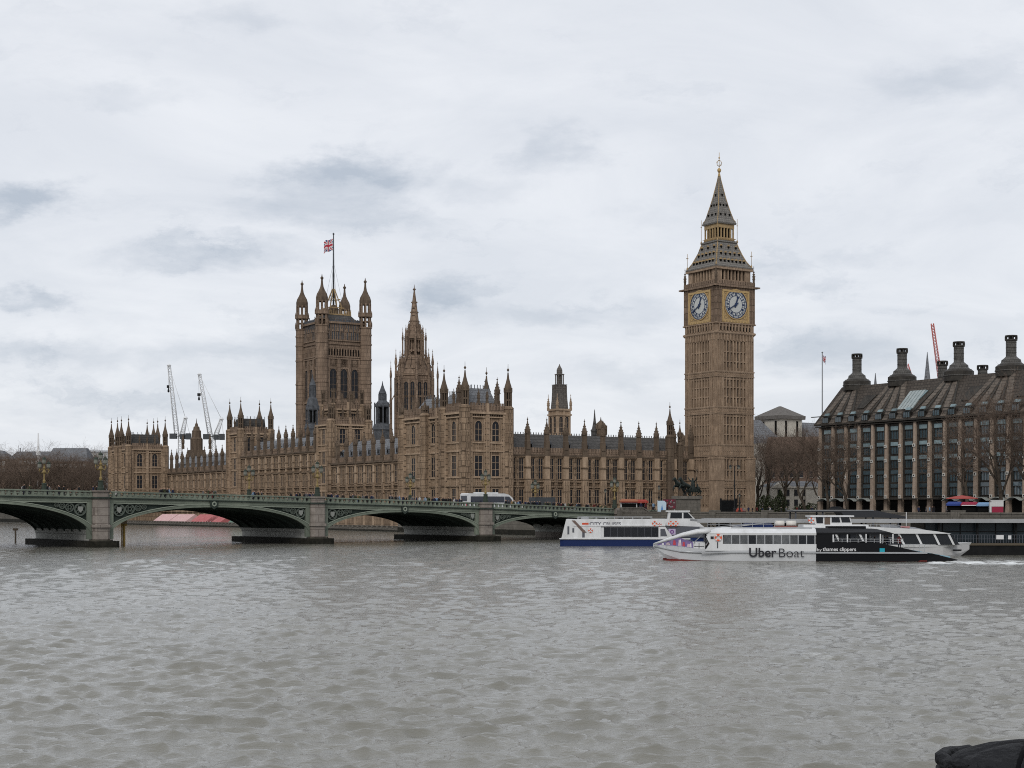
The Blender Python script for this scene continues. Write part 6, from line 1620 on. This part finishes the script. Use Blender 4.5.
# ------------------------------------------------------------------ pier pontoon and gangway canopy
PROOF = mat('pier roof grey', (.25,.255,.26), .6, (.31,.315,.32), .5); PDK = mat('pier dark hull', (.007,.0075,.008), .7, (.016,.016,.016), .6, spec=.08)
def pontoon():
    D0 = 200.0
    r = thing('landing_pier', 'floating landing pier with flat grey roof and dark glass hall at the right edge', 'pier', (at(705,D0),D0,0), R(-2))
    L = at(1090,D0)-at(705,D0)
    b = MB(); b.box(0,L,0,11,-.8,1.5,0); b.box(0,L,-.15,0,1.25,1.55,1); b.build('hull', [PDK, mat('fender timber', (.09,.075,.055), .8)], r)
    b = MB(); b.box(-1,L,-.6,11.5,4.35,4.62,0); b.box(-1.05,L,-.68,-.55,4.2,4.68,0); b.build('roof', PROOF, r)
    x0 = at(925,D0)-at(705,D0)
    b = MB(); b.box(x0,L,1.2,9.5,1.5,4.34,0); b.build('glass_hall', mat('pier glass', (.007,.012,.016), .3, (.022,.034,.042), .5, spec=.2), r)
    for x in np.arange(x0,L,2.3): MB().box(x-.06,x+.06,1.1,1.22,1.5,4.34).build('mullion', PDK, r)
    for x in np.arange(.5,L,5.0): MB().box(x-.12,x+.12,.4,.65,1.5,4.36).build('roof_post', PDK, r)
    MB().box(x0,L,1.08,1.2,3.0,3.1).build('transom', PDK, r)
    b = MB(); rail(b,x0-2,L,.1,1.55,1.1,.35); b.build('guard_rail', BGRY, r)
    for lb, px, w, h, z in (('notice',997,.95,.55,2.05),('notice',1006.5,.4,.5,2.05)):
        MB().box(0,w,-.0,.05,0,h).build('notice_board', WHT, r, (at(px,D0)-at(705,D0)-w/2,.02,z))
    return r
pontoon()
D = 214; r = thing('gangway_canopy', 'dark slanting gangway canopy between the moored boat and the offices', 'canopy', (at(793,D),D,0), R(-2))
b = MB(); K = D/F
b.prism([(0,zy(510.5,D)),(83*K,zy(510.5,D)),(112*K,zy(516.5,D)),(112*K,zy(518.5,D)),(86*K,zy(517.5,D)),(52*K,zy(517.5,D)),(48*K,zy(512.3,D)),(0,zy(511.8,D))],0,6,0); b.box(0,80*K,-.1,6,zy(510.6,D),zy(509.9,D),1)
b.build('roof', [mat('canopy charcoal', (.035,.037,.042), .6), PROOF], r)
b = MB()
for px in (3,30,55,80,105): b.box(px*K-.1,px*K+.1,.3,.5,1.4,zy(512 if px < 84 else 516,D)); b.box(px*K-.1,px*K+.1,5.5,5.7,1.4,zy(512 if px < 84 else 516,D))
b.build('posts', BGRY, r)
D = 222; r = thing('pier_walkway', 'dark pier walkway with railings below the embankment behind the ferry bow', 'walkway', (at(707,D),D,0), R(-4))
b = MB(); b.box(0,12,0,5,1.2,1.6); b.box(-.5,12,-.3,5.4,4.4,4.65,1); rail(b,0,12,.1,1.6,1.1,.8)
for x in np.arange(.3,12,2.4): b.box(x-.12,x+.12,.2,.45,-2,4.4); b.tube([(x,.3,4.3),(x+2.0,.3,1.7)],.07,4)
for x in (1.5,5.5,9.5): b.box(x,x+2.2,2,3,1.6,3.9)
b.build('walkway', [PDK, PROOF], r)

# ------------------------------------------------------------------ vehicles on the bridge and quay
def wheels(r, xs, y, z, rad, w=.28):
    me = MB(); me.T = lambda p: (p[0], p[2], p[1]); me.lathe(0,0,[(rad,0),(rad,w)],16,0); me.T = None
    m = me.mesh('wheel', mat('tyre', (.015,.015,.015), .9)); hb = MB(); hb.T = lambda p: (p[0],p[2],p[1]); hb.lathe(0,0,[(rad*.55,-.02),(rad*.55,w+.02)],12,0); hm = hb.mesh('rim', STEEL)
    for x in xs:
        for yy in y: o = inst('wheel', m, r, (x,yy,z+rad)); inst('rim', hm, o)
def coach():
    y = -8.0; t = t_at(488, y); z = par(t)-1.24
    r = thing('coach', 'white coach with dark window band crossing the bridge', 'coach', BP(t,y,z), BA+math.pi)   # local x runs west
    L = 11.2; 
    b = MB(); b.prism([(-5.6,.4),(5.3,.4),(5.55,.8),(5.5,1.5),(4.9,2.5),(4.1,3.05),(3.0,3.28),(-5.3,3.28),(-5.6,3.1)],-1.25,1.25,0)
    b.build('body', BWHT, r)
    b = MB(); b.prism([(-4.9,1.55),(3.0,1.55),(3.0,2.7),(-4.9,2.7)],-1.29,1.29,0); b.build('window_band', mat('coach glass', (.012,.016,.03), .1, spec=.6), r)
    b = MB(); b.prism([(3.15,1.3),(5.0,1.3),(4.75,2.1),(4.1,2.7),(3.15,2.7)],-1.28,1.28,0); b.build('door_window', MATS['coach glass'], r)
    b = MB(); b.add([(5.5,-1.1,1.5),(5.5,1.1,1.5),(4.9,1.1,2.5),(4.9,-1.1,2.5)],[(0,1,2,3)]); b.T = None; b.v = [(x+.05,y_,z_) for x, y_, z_ in b.v]; b.build('windscreen', MATS['coach glass'], r, fix=False)
    b = MB(); b.box(-5.64,-5.58,-1.0,1.0,1.8,2.8); b.build('rear_window', MATS['coach glass'], r)
    b = MB(); b.box(-3,2,-.6,.6,3.28,3.5); b.build('roof_unit', BWHT, r)
    for sy in (-1,1): MB().box(5.5,5.58,sy*.85-.2,sy*.85+.2,.75,.98).build('headlight', LGLASS, r); MB().box(-5.66,-5.6,sy*.95-.12,sy*.95+.12,.9,1.4).build('tail_light', RED, r)
    wheels(r, (-3.3,3.4), (-1.3,1.02), 0, .5)
coach()
def van():
    y = -15.5; t = t_at(546, y); z = par(t)-1.24
    r = thing('van', 'dark grey box van on the bridge right of the white coach', 'van', BP(t,y,z), BA+math.pi)
    dk = mat('van grey', (.045,.05,.055), .6, (.07,.075,.08), .6)
    MB().box(-3.6,1.6,-1.1,1.1,.6,3.3).build('cargo_box', dk, r)
    MB().prism([(1.6,.5),(3.6,.5),(3.6,1.2),(2.9,2.2),(1.6,2.3)],-1.0,1.0).build('cab', dk, r); MB().prism([(2.2,1.3),(3.3,1.3),(2.8,2.1),(2.2,2.1)],-1.04,1.04).build('window', CABG, r)
    wheels(r, (-2.4,2.5), (-1.1,.85), 0, .42)
van()
def car(label, loc, rz, m, t=0):
    r = thing('car', label, 'car', loc, rz)
    MB().loft([[(-2.1,-.85,.3),(2.1,-.85,.3),(2.1,.85,.3),(-2.1,.85,.3)],[(-2.15,-.88,.75),(2.15,-.85,.65),(2.15,.85,.65),(-2.15,.88,.75)],[(-2.0,-.8,.95),(1.1,-.8,.92),(1.1,.8,.92),(-2.0,.8,.95)],[(-1.5,-.65,1.42),(.2,-.65,1.42),(.2,.65,1.42),(-1.5,.65,1.42)]]).build('body', m, r)
    MB().prism([(-1.75,.98),(.95,.98),(.2,1.36),(-1.45,1.36)],-.79,.79).build('windows', CABG, r)
    wheels(r, (-1.3,1.3), (-.88,.68), 0, .32, .2)
car('dark car behind the parapet at the shore end of the bridge', BP(3,-7.5,par(3)-1.24), BA, mat('car black', (.015,.016,.018), .3))
car('small red car by the black gates of the clock tower', (at(741,390),390,G), 1.2, mat('car red', (.22,.04,.025), .4))
car('dark parked car in front of the office arcade near the flagpole', (at(838,372),372,4.9+.3), -.9, MATS['car black'])

# ------------------------------------------------------------------ statue, kiosks, gate, lamps by the bridge end
BRNZ = mat('dark bronze', (.014,.018,.017), .5, (.032,.04,.036), 1.5, metal=.4)
def thick(J, k=1.3): return [tuple(j[:3]) + tuple(q*k for q in j[3:]) for j in J]
def statue():
    D = 312.0; K = D/F; S0 = Vector((at(687,D),D,0)); zt = zy(496,D)
    r = thing('stone_plinth', 'large grey granite plinth under the bronze chariot group', 'plinth', S0, BA+math.pi)
    b = MB(); b.box(-2.35,2.35,-1.5,1.5,0,zt-.6); b.box(-2.6,2.6,-1.8,1.8,0,G+.5); b.build('shaft', EMB, r); MB().box(-2.6,2.6,-1.8,1.8,zt-.6,zt).build('cornice', EMB, r)
    s = thing('chariot_statue', 'dark bronze chariot group with rearing horses and a standing figure', 'statue', (S0.x,S0.y,zt), BA+math.pi)
    def horse(dy):
        J = [(-.6,0,1.75,.36,.42),(-.1,0,1.85,.36,.40),(-1.15,0,2.1,.36,.42),(-1.55,0,2.6,.24,.3),(-1.85,0,3.15,.17,.24),(-2.15,0,3.2,.16,.2),(-2.55,0,2.9,.09,.11),
             (.3,.2,1.6,.24),(.45,.22,1.05,.15),(.75,.22,.6,.09),(.55,.22,.08,.08),(.3,-.2,1.6,.24),(.15,-.22,1.0,.15),(.45,-.22,.6,.09),(.3,-.22,.08,.08),
             (-1.3,.2,1.85,.16),(-1.95,.22,1.75,.11),(-2.1,.22,1.2,.07),(-1.95,.22,1.0,.07),(-1.3,-.2,1.85,.16),(-2.1,-.22,2.05,.11),(-2.35,-.22,1.5,.07),(-2.2,-.22,1.25,.07),
             (.35,0,1.95,.1),(.75,0,1.75,.12),(.95,0,1.2,.05),(-1.85,.1,3.45,.05),(-1.85,-.1,3.45,.05)]
        E = [(0,1),(0,2),(2,3),(3,4),(4,5),(5,6),(1,7),(7,8),(8,9),(9,10),(1,11),(11,12),(12,13),(13,14),(2,15),(15,16),(16,17),(17,18),(2,19),(19,20),(20,21),(21,22),(1,23),(23,24),(24,25),(4,26),(4,27)]
        me = skin_mesh('horse', thick(J), E, [BRNZ], lambda c: 0, 1); inst('horse', me, s, (-.5,dy,0))
    horse(-.75); horse(.75)
    b = MB(); b.box(.6,3.0,-.9,.9,.7,.85); b.prism([(.6,.8),(1.0,1.75),(1.2,1.75),(1.1,.8)],-.9,.9); b.prism([(.7,.8),(2.9,.8),(2.9,1.0),(1.6,1.35),(.9,1.7)],-.95,-.87); b.prism([(.7,.8),(2.9,.8),(2.9,1.0),(1.6,1.35),(.9,1.7)],.87,.95); b.tube([(.7,0,.8),(-2.0,0,1.6)],.07,5); b.build('chariot', BRNZ, s)
    for dy in (-1.05,1.05):
        w = MB(); w.ring(1.9,.7,.58,.7,dy-.06,dy+.06,20)
        for k in range(4): a = k*math.pi/4; c, q = math.cos(a)*.6, math.sin(a)*.6; w.tube([(1.9-c,dy,.7-q),(1.9+c,dy,.7+q)],.05,4)
        w.tube([(1.9,dy,.7),(1.9,dy*1.35,.7)],.09,6); w.build('wheel', BRNZ, s)
    # robed figure with raised arms and spear
    J = [(1.6,0,1.9,.34,.3),(1.6,0,1.35,.42,.4),(1.6,0,.9,.5,.48),(1.57,0,2.4,.3,.22),(1.55,0,2.72,.26,.2),(1.52,0,2.95,.1,.1),(1.48,0,3.2,.15,.17),(1.5,0,3.42,.1,.12),
         (1.55,.32,2.75,.12),(1.45,.75,3.0,.09),(1.3,.95,3.4,.06),(1.25,1.0,3.55,.06),(1.55,-.32,2.75,.12),(1.55,-.75,2.95,.09),(1.55,-.95,3.4,.06),(1.55,-1.0,3.55,.06)]
    E = [(0,1),(1,2),(0,3),(3,4),(4,5),(5,6),(6,7),(4,8),(8,9),(9,10),(10,11),(4,12),(12,13),(13,14),(14,15)]
    inst('queen_figure', skin_mesh('queen_figure', thick(J), E, [BRNZ], lambda c: 0, 1), s)
    for dy in (-.55,.55):
        J = [(2.3,dy,1.25,.32,.3),(2.3,dy,.95,.4,.36),(2.22,dy,1.7,.27,.2),(2.18,dy,1.95,.1),(2.12,dy,2.15,.15,.16),(2.15,dy,2.3,.1),(2.2,dy+.28,1.7,.1),(1.95,dy+.4,1.4,.07),(1.75,dy+.35,1.6,.06),(2.2,dy-.28,1.7,.1),(2.0,dy-.4,1.4,.07),(1.8,dy-.35,1.5,.06)]
        E = [(0,1),(0,2),(2,3),(3,4),(4,5),(2,6),(6,7),(7,8),(2,9),(9,10),(10,11)]
        inst('crouching_figure', skin_mesh('crouching_figure', thick(J), E, [BRNZ], lambda c: 0, 1), s)
    MB().tube([(1.5,-1.0,2.2),(1.6,-1.0,4.6)],.04,4).lathe(1.6,-1.0,[(.03,4.5),(.12,4.7),(.02,5.1)],4).build('spear', BRNZ, s)
statue()
for o in COL.objects:
    if o.name == 'chariot_statue': o.scale = (1.06,1.15,1.1)
def kiosk(label, px, D, w, h, mroof, mbody, z=G, cat='kiosk', rz=0, stripe=None, d=2.2):
    r = thing('kiosk', label, cat, (at(px,D),D,z), rz)
    MB().box(-w/2,w/2,0,d,0,h*.72).build('body', mbody, r)
    b = MB(); b.loft([[(-w/2-.2,-.6,h*.70),(w/2+.2,-.6,h*.70),(w/2+.2,d+.2,h*.70),(-w/2-.2,d+.2,h*.70)],[(-w/2-.2,-.6,h*.84),(w/2+.2,-.6,h*.84),(w/2+.2,d+.2,h*.84),(-w/2-.2,d+.2,h*.84)],[(-w/2+.3,.4,h),(w/2-.3,.4,h),(w/2-.3,d-.4,h),(-w/2+.3,d-.4,h)]]); b.build('awning', mroof, r)
    b = MB(); b.box(-w/2+.2,w/2-.2,-.05,.0,h*.3,h*.62); b.build('counter_opening', DARK, r)
    if stripe: MB().box(-w/2-.1,w/2+.1,-.66,-.6,h*.71,h*.77).build('awning_trim', stripe, r)
    return r
KR = mat('kiosk red', (.27,.04,.03), .7); KO = mat('kiosk orange', (.26,.10,.055), .7); KB = mat('kiosk blue', (.025,.05,.20), .6); KL = mat('kiosk pale blue', (.16,.27,.42), .6); KC = mat('kiosk crimson', (.24,.018,.045), .6); KG = mat('kiosk white', (.48,.48,.47), .6)
kiosk('orange and red souvenir kiosk with white front at the bridge end', 629, 318, 3.4, 2.5, KO, KG, 5.6, stripe=KR)
kiosk('dull red roofed kiosk right beside the orange souvenir kiosk', 641, 322, 2.6, 2.4, KR, mat('kiosk maroon', (.09,.03,.03), .7), 5.6)
kiosk('dark blue awning kiosk leftmost in the row below the offices', 955, 312, 2.9, 2.75, KB, DARK, 4.75, rz=-.2)
kiosk('red awning kiosk in the middle of the row below the offices', 970, 310, 3.2, 2.7, KC, DARK, 4.75, rz=-.2, stripe=WHT)
kiosk('pale blue awning kiosk right of the red awning one', 985, 308, 2.8, 2.6, KL, DARK, 4.75, rz=-.2)
r = thing('booth', 'white topped crimson booth beside the big plane tree trunk', 'booth', (at(997.5,305),305,4.75), -.2)
MB().box(-1.1,1.1,0,1.8,0,1.75).box(-1.2,1.2,-.1,1.9,0,.2).build('body', KC, r); MB().box(-1.15,1.15,-.05,1.85,1.75,2.9).box(-1.25,1.25,-.12,1.95,2.9,3.05).build('white_top', KG, r); MB().box(-1.5,-1.15,-.05,1.5,0,2.6).build('side_panel', KG, r)
r = thing('red_umbrella', 'wide red parasol roof above the kiosks below the offices', 'parasol', (at(962,316),316,4.75))
b = MB(); b.lathe(0,0,[(3.2,3.35),(3.15,3.5),(1.6,3.85),(.1,4.1)],12); b.build('canopy', mat('parasol red', (.33,.07,.06), .7), r); MB().tube([(0,0,0),(0,0,4.05)],.06,6).build('pole', STEEL, r)
r = thing('banner', 'pale blue upright feather banner left of the bronze chariot group', 'banner', (at(661.5,296),296,4.6), .1)
b = MB(); b.prism([(-.75,.3),(.85,.3),(.95,2.6),(.55,3.0),(-.75,3.0)],-.03,.03,0); b.prism([(-.2,.8),(.4,.8),(.1,2.3)],-.045,.045,1); b.build('cloth', [mat('banner pale', (.42,.52,.60), .7), mat('banner blue', (.08,.2,.42), .7)], r); MB().tube([(-.8,0,0),(-.8,0,3.1)],.05,5).build('pole', STEEL, r)
r = thing('advert_board', 'dark red poster board between the banner and the plinth', 'sign', (at(669.5,306),306,5.4), .1)
b = MB(); b.box(-1.3,1.3,0,.15,.6,2.6,0)
rng = random.Random(5)
for i in range(14): x = rng.uniform(-1.2,.9); z = rng.uniform(.7,2.3); b.box(x,x+.3,-.03+.001*i*.5,0,z,z+.25,1+i%2)
b.build('board', [mat('board dark red', (.08,.03,.035), .7), mat('poster grey', (.2,.18,.18), .8), KC], r); MB().box(-1.1,-1,0,.1,0,.6).box(1,1.1,0,.1,0,.6).build('legs', STEEL, r)
# stair parapet running down from the bridge end to the quay
r = thing('stair_wall', 'stone stair parapet sloping down from the bridge end to the pier', 'wall', BP(0,0,0), BA+math.pi)
b = MB(); b.prism([(0,0),(0,par(0)-.05),(5.2,par(0)-.05),(9.2,4.2),(9.2,0)],-2.6,-2.0,0); b.prism([(0,par(0)-.05),(5.3,par(0)-.05),(9.3,4.2),(9.3,4.45),(5.3,par(0)+.18),(0,par(0)+.18)],-2.75,-1.85,1); b.build('parapet', [EMB, EMB], r)
def street_lamp(label, px, D, h, z=G, dbl=True):
    r = thing('street_lamp', label, 'street lamp', (at(px,D),D,z))
    b = MB(); b.lathe(0,0,[(.3,0),(.3,.9),(.16,1.1),(.12,h*.5),(.09,h-.4)],8); b.lathe(0,0,[(.22,h*.55),(.22,h*.55+.4)],8)
    if dbl: b.tube([(-.9,0,h-.5),(-.5,0,h-.2),(0,0,h-.35),(.5,0,h-.2),(.9,0,h-.5)],.06,5)
    b.build('post', IRON, r)
    g = MB(); g.lathe(0,0,[(.12,-.5),(.28,-.1),(.3,.05)],8,1); g.lathe(0,0,[(.34,.05),(.3,.2),(.08,.45)],8,0); gm = g.mesh('lantern', [IRON, LGLASS])
    for x in ((-.9,.9) if dbl else (0,)): inst('lantern', gm, r, (x,0,h-.5 if dbl else h))
street_lamp('tall black twin lantern street lamp in front of the clock tower', 734.5, 330, 10.4, 5.2)
street_lamp('single lantern lamp against the clock tower foot, right of the twin lantern one', 739.5, 380, 4.6, G, False)
street_lamp('single lantern lamp between the orange kiosk and the banner', 659, 325, 5.2, 5.4, False)
street_lamp('single lantern lamp left of the orange kiosk', 605.5, 335, 4.4, 5.6, False)
r = thing('iron_gate', 'tall black iron gates at the foot of the clock tower', 'gate', (at(728.5,404),404,G), PA)
b = MB()
for i in range(20): b.box(-2.4+.25*i-.06,-2.4+.25*i+.06,-.05,.05,0,3.7)
b.box(-2.5,2.5,-.06,.06,.4,.6); b.box(-2.5,2.5,-.06,.06,3.2,3.4); b.box(-2.4,2.4,.1,.16,.1,3.3); b.build('bars', IRON, r); MB().box(-2.8,-2.45,-.2,.2,0,4.0).box(2.45,2.8,-.2,.2,0,4.0).build('posts', IRON, r)
YEL = mat('marker yellow', (.38,.26,.08), .8, (.28,.18,.06), 2)
for px, D, y0, lb in ((124,6*F/37.0,524,'yellow timber river marker post with top bracket just right of the left pier'),(15.5,6*F/34.0,530.5,'thin brown river marker post under the leftmost arch')):
    r = thing('marker_post', lb, 'post', (at(px,D),D,0)); h = zy(y0,D)
    big = px > 100
    b = MB(); b.tube([(0,0,-2),(0,0,h)],.22 if big else .15,8); 
    if big: b.box(-.5,.5,-.15,.15,h-.3,h); b.tube([(-.35,0,-2),(-.35,0,h-.3)],.1,6)
    b.build('post', YEL if big else BARK, r)
    b = MB(); b.box(-.45,.45,-.12,.12,h,h+(.9 if big else .4)); b.lathe(0,0,[(.3,h+.9),(.12,h+1.6)],6) if big else None; b.build('topmark', mat('topmark tan', (.3,.23,.15), .8) if big else BARK, r)

# ------------------------------------------------------------------ people
SKIN = mat('skin', (.36,.22,.16), .6); HAIRM = [mat('hair dark', (.02,.014,.01), .7), mat('hair brown', (.07,.04,.02), .7), mat('hair fair', (.2,.14,.07), .7)]
TROU = mat('dark trousers', (.02,.022,.03), .9)
def person_mesh(coat, hair, stride, pose):
    a = .0 if pose else 0
    J = [(0,0,.98,.15,.12),(0,0,1.2,.15,.115),(0,0,1.4,.17,.11),(0,0,1.5,.06,.06),(.01,0,1.6,.085,.095),(.01,0,1.72,.075,.085),
         (0,.095,.9,.095),(stride*.5,.1,.5,.07),(stride,.1,.1,.05),(stride+.14,.1,.04,.045),(0,-.095,.9,.095),(-stride*.35,-.1,.5,.07),(-stride,-.1,.1,.05),(-stride+.14,-.1,.04,.045),
         (0,.21,1.4,.065),(-.05-stride*.3,.25,1.13,.05),(.05-stride*.2,.24,.9,.04),(.07-stride*.2,.24,.82,.035),(0,-.21,1.4,.065),(stride*.3,-.25,1.13,.05),(.1+stride*.5,-.23,.92,.04),(.13+stride*.5,-.22,.85,.035),(.1,0,1.605,.02)]
    if pose == 2: J[19] = (.18,-.22,1.2,.05); J[20] = (.3,-.12,1.45,.04); J[21] = (.33,-.08,1.53,.035)
    E = [(0,1),(1,2),(2,3),(3,4),(4,5),(0,6),(6,7),(7,8),(8,9),(0,10),(10,11),(11,12),(12,13),(2,14),(14,15),(15,16),(16,17),(2,18),(18,19),(19,20),(20,21),(4,22)]
    def paint(c):
        if c.z > 1.53: return 3 if (c.z > 1.70 or (c.x < -.02 and c.z > 1.54)) else 1
        if c.z < .8 and abs(c.y) < .19: return 2
        if c.z < .9 and abs(c.y) > .19: return 1
        return 0
    return skin_mesh('person', J, E, [coat, SKIN, TROU, hair], paint, 1)
COATS = [('black',(.012,.012,.014)),('navy',(.015,.02,.05)),('grey',(.11,.11,.115)),('dark red',(.09,.015,.015)),('white',(.4,.4,.39)),('pale blue',(.16,.24,.34)),('tan',(.25,.17,.09)),('olive',(.05,.055,.03))]
PM = [(n, person_mesh(mat('coat '+n, c, .85), HAIRM[i%3], .12+.1*(i%3), 2 if i % 4 == 3 else 1)) for i, (n, c) in enumerate(COATS)]
def person(i, loc, rz, label, group=None, sc=1.0):
    o = inst('person', PM[i][1], None, loc, rz, sc); tag(o, label, 'person', group); return o
rng = random.Random(21)
clusters = [(8,100,6),(112,128,3),(160,176,5),(203,216,4),(248,264,6),(286,300,4),(304,322,8),(326,346,7),(348,374,10),(384,400,5),(402,420,5),(424,462,14),(505,522,6),(522,562,15),(562,606,16)]
wts = [0,0,0,0,0,0,0,0,1,1,1,1,2,2,3,4,5,6,7,7]
def where(px):
    for x, s in ((104,'left of the leftmost near pier lamp'),(235,'before the far pavilion and cranes'),(325,'between the left square tower and the second pier'),(402,'below the tall flag tower'),(464,'just left of the white coach'),(514,'near the white coach')):
        if px < x: return s
    return 'between the coach and the shore end'
for x0, x1, n in clusters:
    for k in range(int(n*2.3)):
        px = rng.uniform(x0, x1); y = rng.choice([-.8,-1.0,-1.6,-2.4,-1.2]) if rng.random() < .8 else rng.uniform(-BW+1,-BW+3.5)
        t = t_at(px, y); i = rng.choice(wts); nm = PM[i][0]
        person(i, BP(t, y, par(t)-.99), BA + (0 if rng.random() < .5 else math.pi) + rng.uniform(-.5,.5), f'pedestrian in a {nm} coat {where(px)}', 'pedestrians on the bridge', rng.uniform(.94,1.06))
for k in range(20):
    px = rng.uniform(634, 672); D = rng.uniform(304, 330); i = rng.choice(wts)
    person(i, (at(px,D),D,5.25+.35), rng.uniform(0,6.28), f'pedestrian in a {PM[i][0]} coat in the crowd by the kiosk and plinth', 'crowd at the bridge end')
for k in range(14):
    px = rng.uniform(748, 812); D = rng.uniform(330, 380); i = rng.choice(wts)
    person(i, (at(px,D),D,G), rng.uniform(0,6.28), f'pedestrian in a {PM[i][0]} coat on the street beside the clock tower', 'people on the street by the tower')
for k in range(10):
    px = rng.uniform(915, 955); D = rng.uniform(300, 325); i = rng.choice(wts)
    person(i, (at(px,D),D,G), rng.uniform(0,6.28), f'pedestrian in a {PM[i][0]} coat on the embankment left of the kiosks', 'people on the embankment')
for px, i, dy, lb in ((877.5,0,2.0,'passenger in a black coat standing leftmost on the open ferry stern'),(889,0,3.0,'passenger in a black coat standing mid stern on the ferry'),(893,1,4.2,'passenger in a navy coat behind the standing pair on the ferry stern'),(905.5,3,4.4,'passenger in a dark red coat near the ferry stern canopy end')):
    x = (px-653)*.1132; p = fer.location + Vector((x*math.cos(R(-5.5))-dy*math.sin(R(-5.5)), x*math.sin(R(-5.5))+dy*math.cos(R(-5.5)), 1.22))
    person(i, p, rng.uniform(0,6.28), lb)

# ------------------------------------------------------------------ hooded onlooker at the near railing
QUILT = mat('black quilted nylon', (.006,.0065,.008), .75, (.013,.0135,.016), 2.5, bump=.5, bscale=26, spec=.22)
def onlooker():
    D = 1.72; s = 1.0; zt = zy(745.5, D); x0 = at(1044, D)
    h = zt-4.45
    k = h/1.62
    J = [(0,0,.92,.17,.14),(0,0,1.12,.18,.15),(0,.02,1.28,.2,.14),(0,.03,1.38,.09,.09),(0,.05,1.46,.115,.125),(0,.05,1.535,.105,.115),
         (.1,0,.85,.1),(.11,0,.47,.075),(.11,.0,.09,.055),(.11,.14,.04,.05),(-.1,0,.85,.1),(-.11,0,.47,.075),(-.11,0,.09,.055),(-.11,.14,.04,.05),
         (.24,.02,1.3,.085),(.31,-.04,1.06,.07),(.24,.06,.9,.06),(.17,.11,.86,.05),(-.24,.02,1.3,.085),(-.31,-.04,1.06,.07),(-.24,.06,.9,.06),(-.17,.11,.86,.05)]
    E = [(0,1),(1,2),(2,3),(3,4),(4,5),(0,6),(6,7),(7,8),(8,9),(0,10),(10,11),(11,12),(12,13),(2,14),(14,15),(15,16),(16,17),(2,18),(18,19),(19,20),(20,21)]
    def paint(c): return 2 if c.z < .8 and abs(c.x) < .2 else (1 if c.y > .13 and c.z > 1.4 else 0)
    me = skin_mesh('person', J, E, [QUILT, SKIN, TROU], paint, 2)
    o = inst('person', me, None, (x0, D, 4.45), R(75), k); tag(o, 'onlooker in a black padded hood at the bottom right corner', 'person')
    # loose padded hood with raised seams, open at the front
    n, m = 40, 20; b = MB(); vs = []
    def hp(a, ph, out=0.0):
        ph = max(ph, -1.0); rr = math.cos(ph)**.85
        seam = min(abs(((a+.2) % (math.pi/3))-math.pi/6), 1)/(math.pi/6)
        pad = 1+.03*math.cos(seam*math.pi/2)**.6-.012*abs(math.sin(9*ph)) + out
        return (.152*rr*math.cos(a)*pad, .02+.176*rr*math.sin(a)*pad, 1.468+.154*math.sin(ph)*pad)
    for j in range(m+1):
        for i in range(n): vs.append(hp(2*math.pi*i/n, math.pi*.5-1e-3-j/m*2.5))
    for j in range(m):
        for i in range(n):
            a = 2*math.pi*(i+.5)/n
            if math.sin(a) > .62 and j > 5: continue           # face opening
            i2 = (i+1) % n; b.f.append([j*n+i, (j+1)*n+i, (j+1)*n+i2, j*n+i2]); b.m.append(0); b.sm.append(True)
    b.v = vs
    hd = b.build('hood', QUILT, o, fix=False); sd = hd.modifiers.new('thick', 'SOLIDIFY'); sd.thickness = .012
    for q in range(6):
        a = -.2+q*math.pi/3
        if math.sin(a) > .5: continue
        MB().tube([hp(a, ph, .012) for ph in np.linspace(1.45, -.7, 14)], .0035, 5).build('hood_seam', mat('seam black', (.004,.004,.005), .8, spec=.05), o)
    rim = [hp(.68, ph, .03) for ph in np.linspace(-.8, .9, 12)] + [hp(q, .92, .03) for q in np.linspace(.72, math.pi-.72, 10)] + [hp(math.pi-.68, ph, .03) for ph in np.linspace(.9, -.8, 12)]
    MB().tube(rim, .011, 7).build('hood_rim', QUILT, o)
    f = MB()                                                   # face, turned to the river
    f.lathe(0,0,[(.02,0),(.018,.03),(.012,.05)],8); f.T = None
    f.v = [(x, .165+y*.6+.0, 1.43+z) for x, y, z in f.v]
    f.build('nose', SKIN, o)
onlooker()
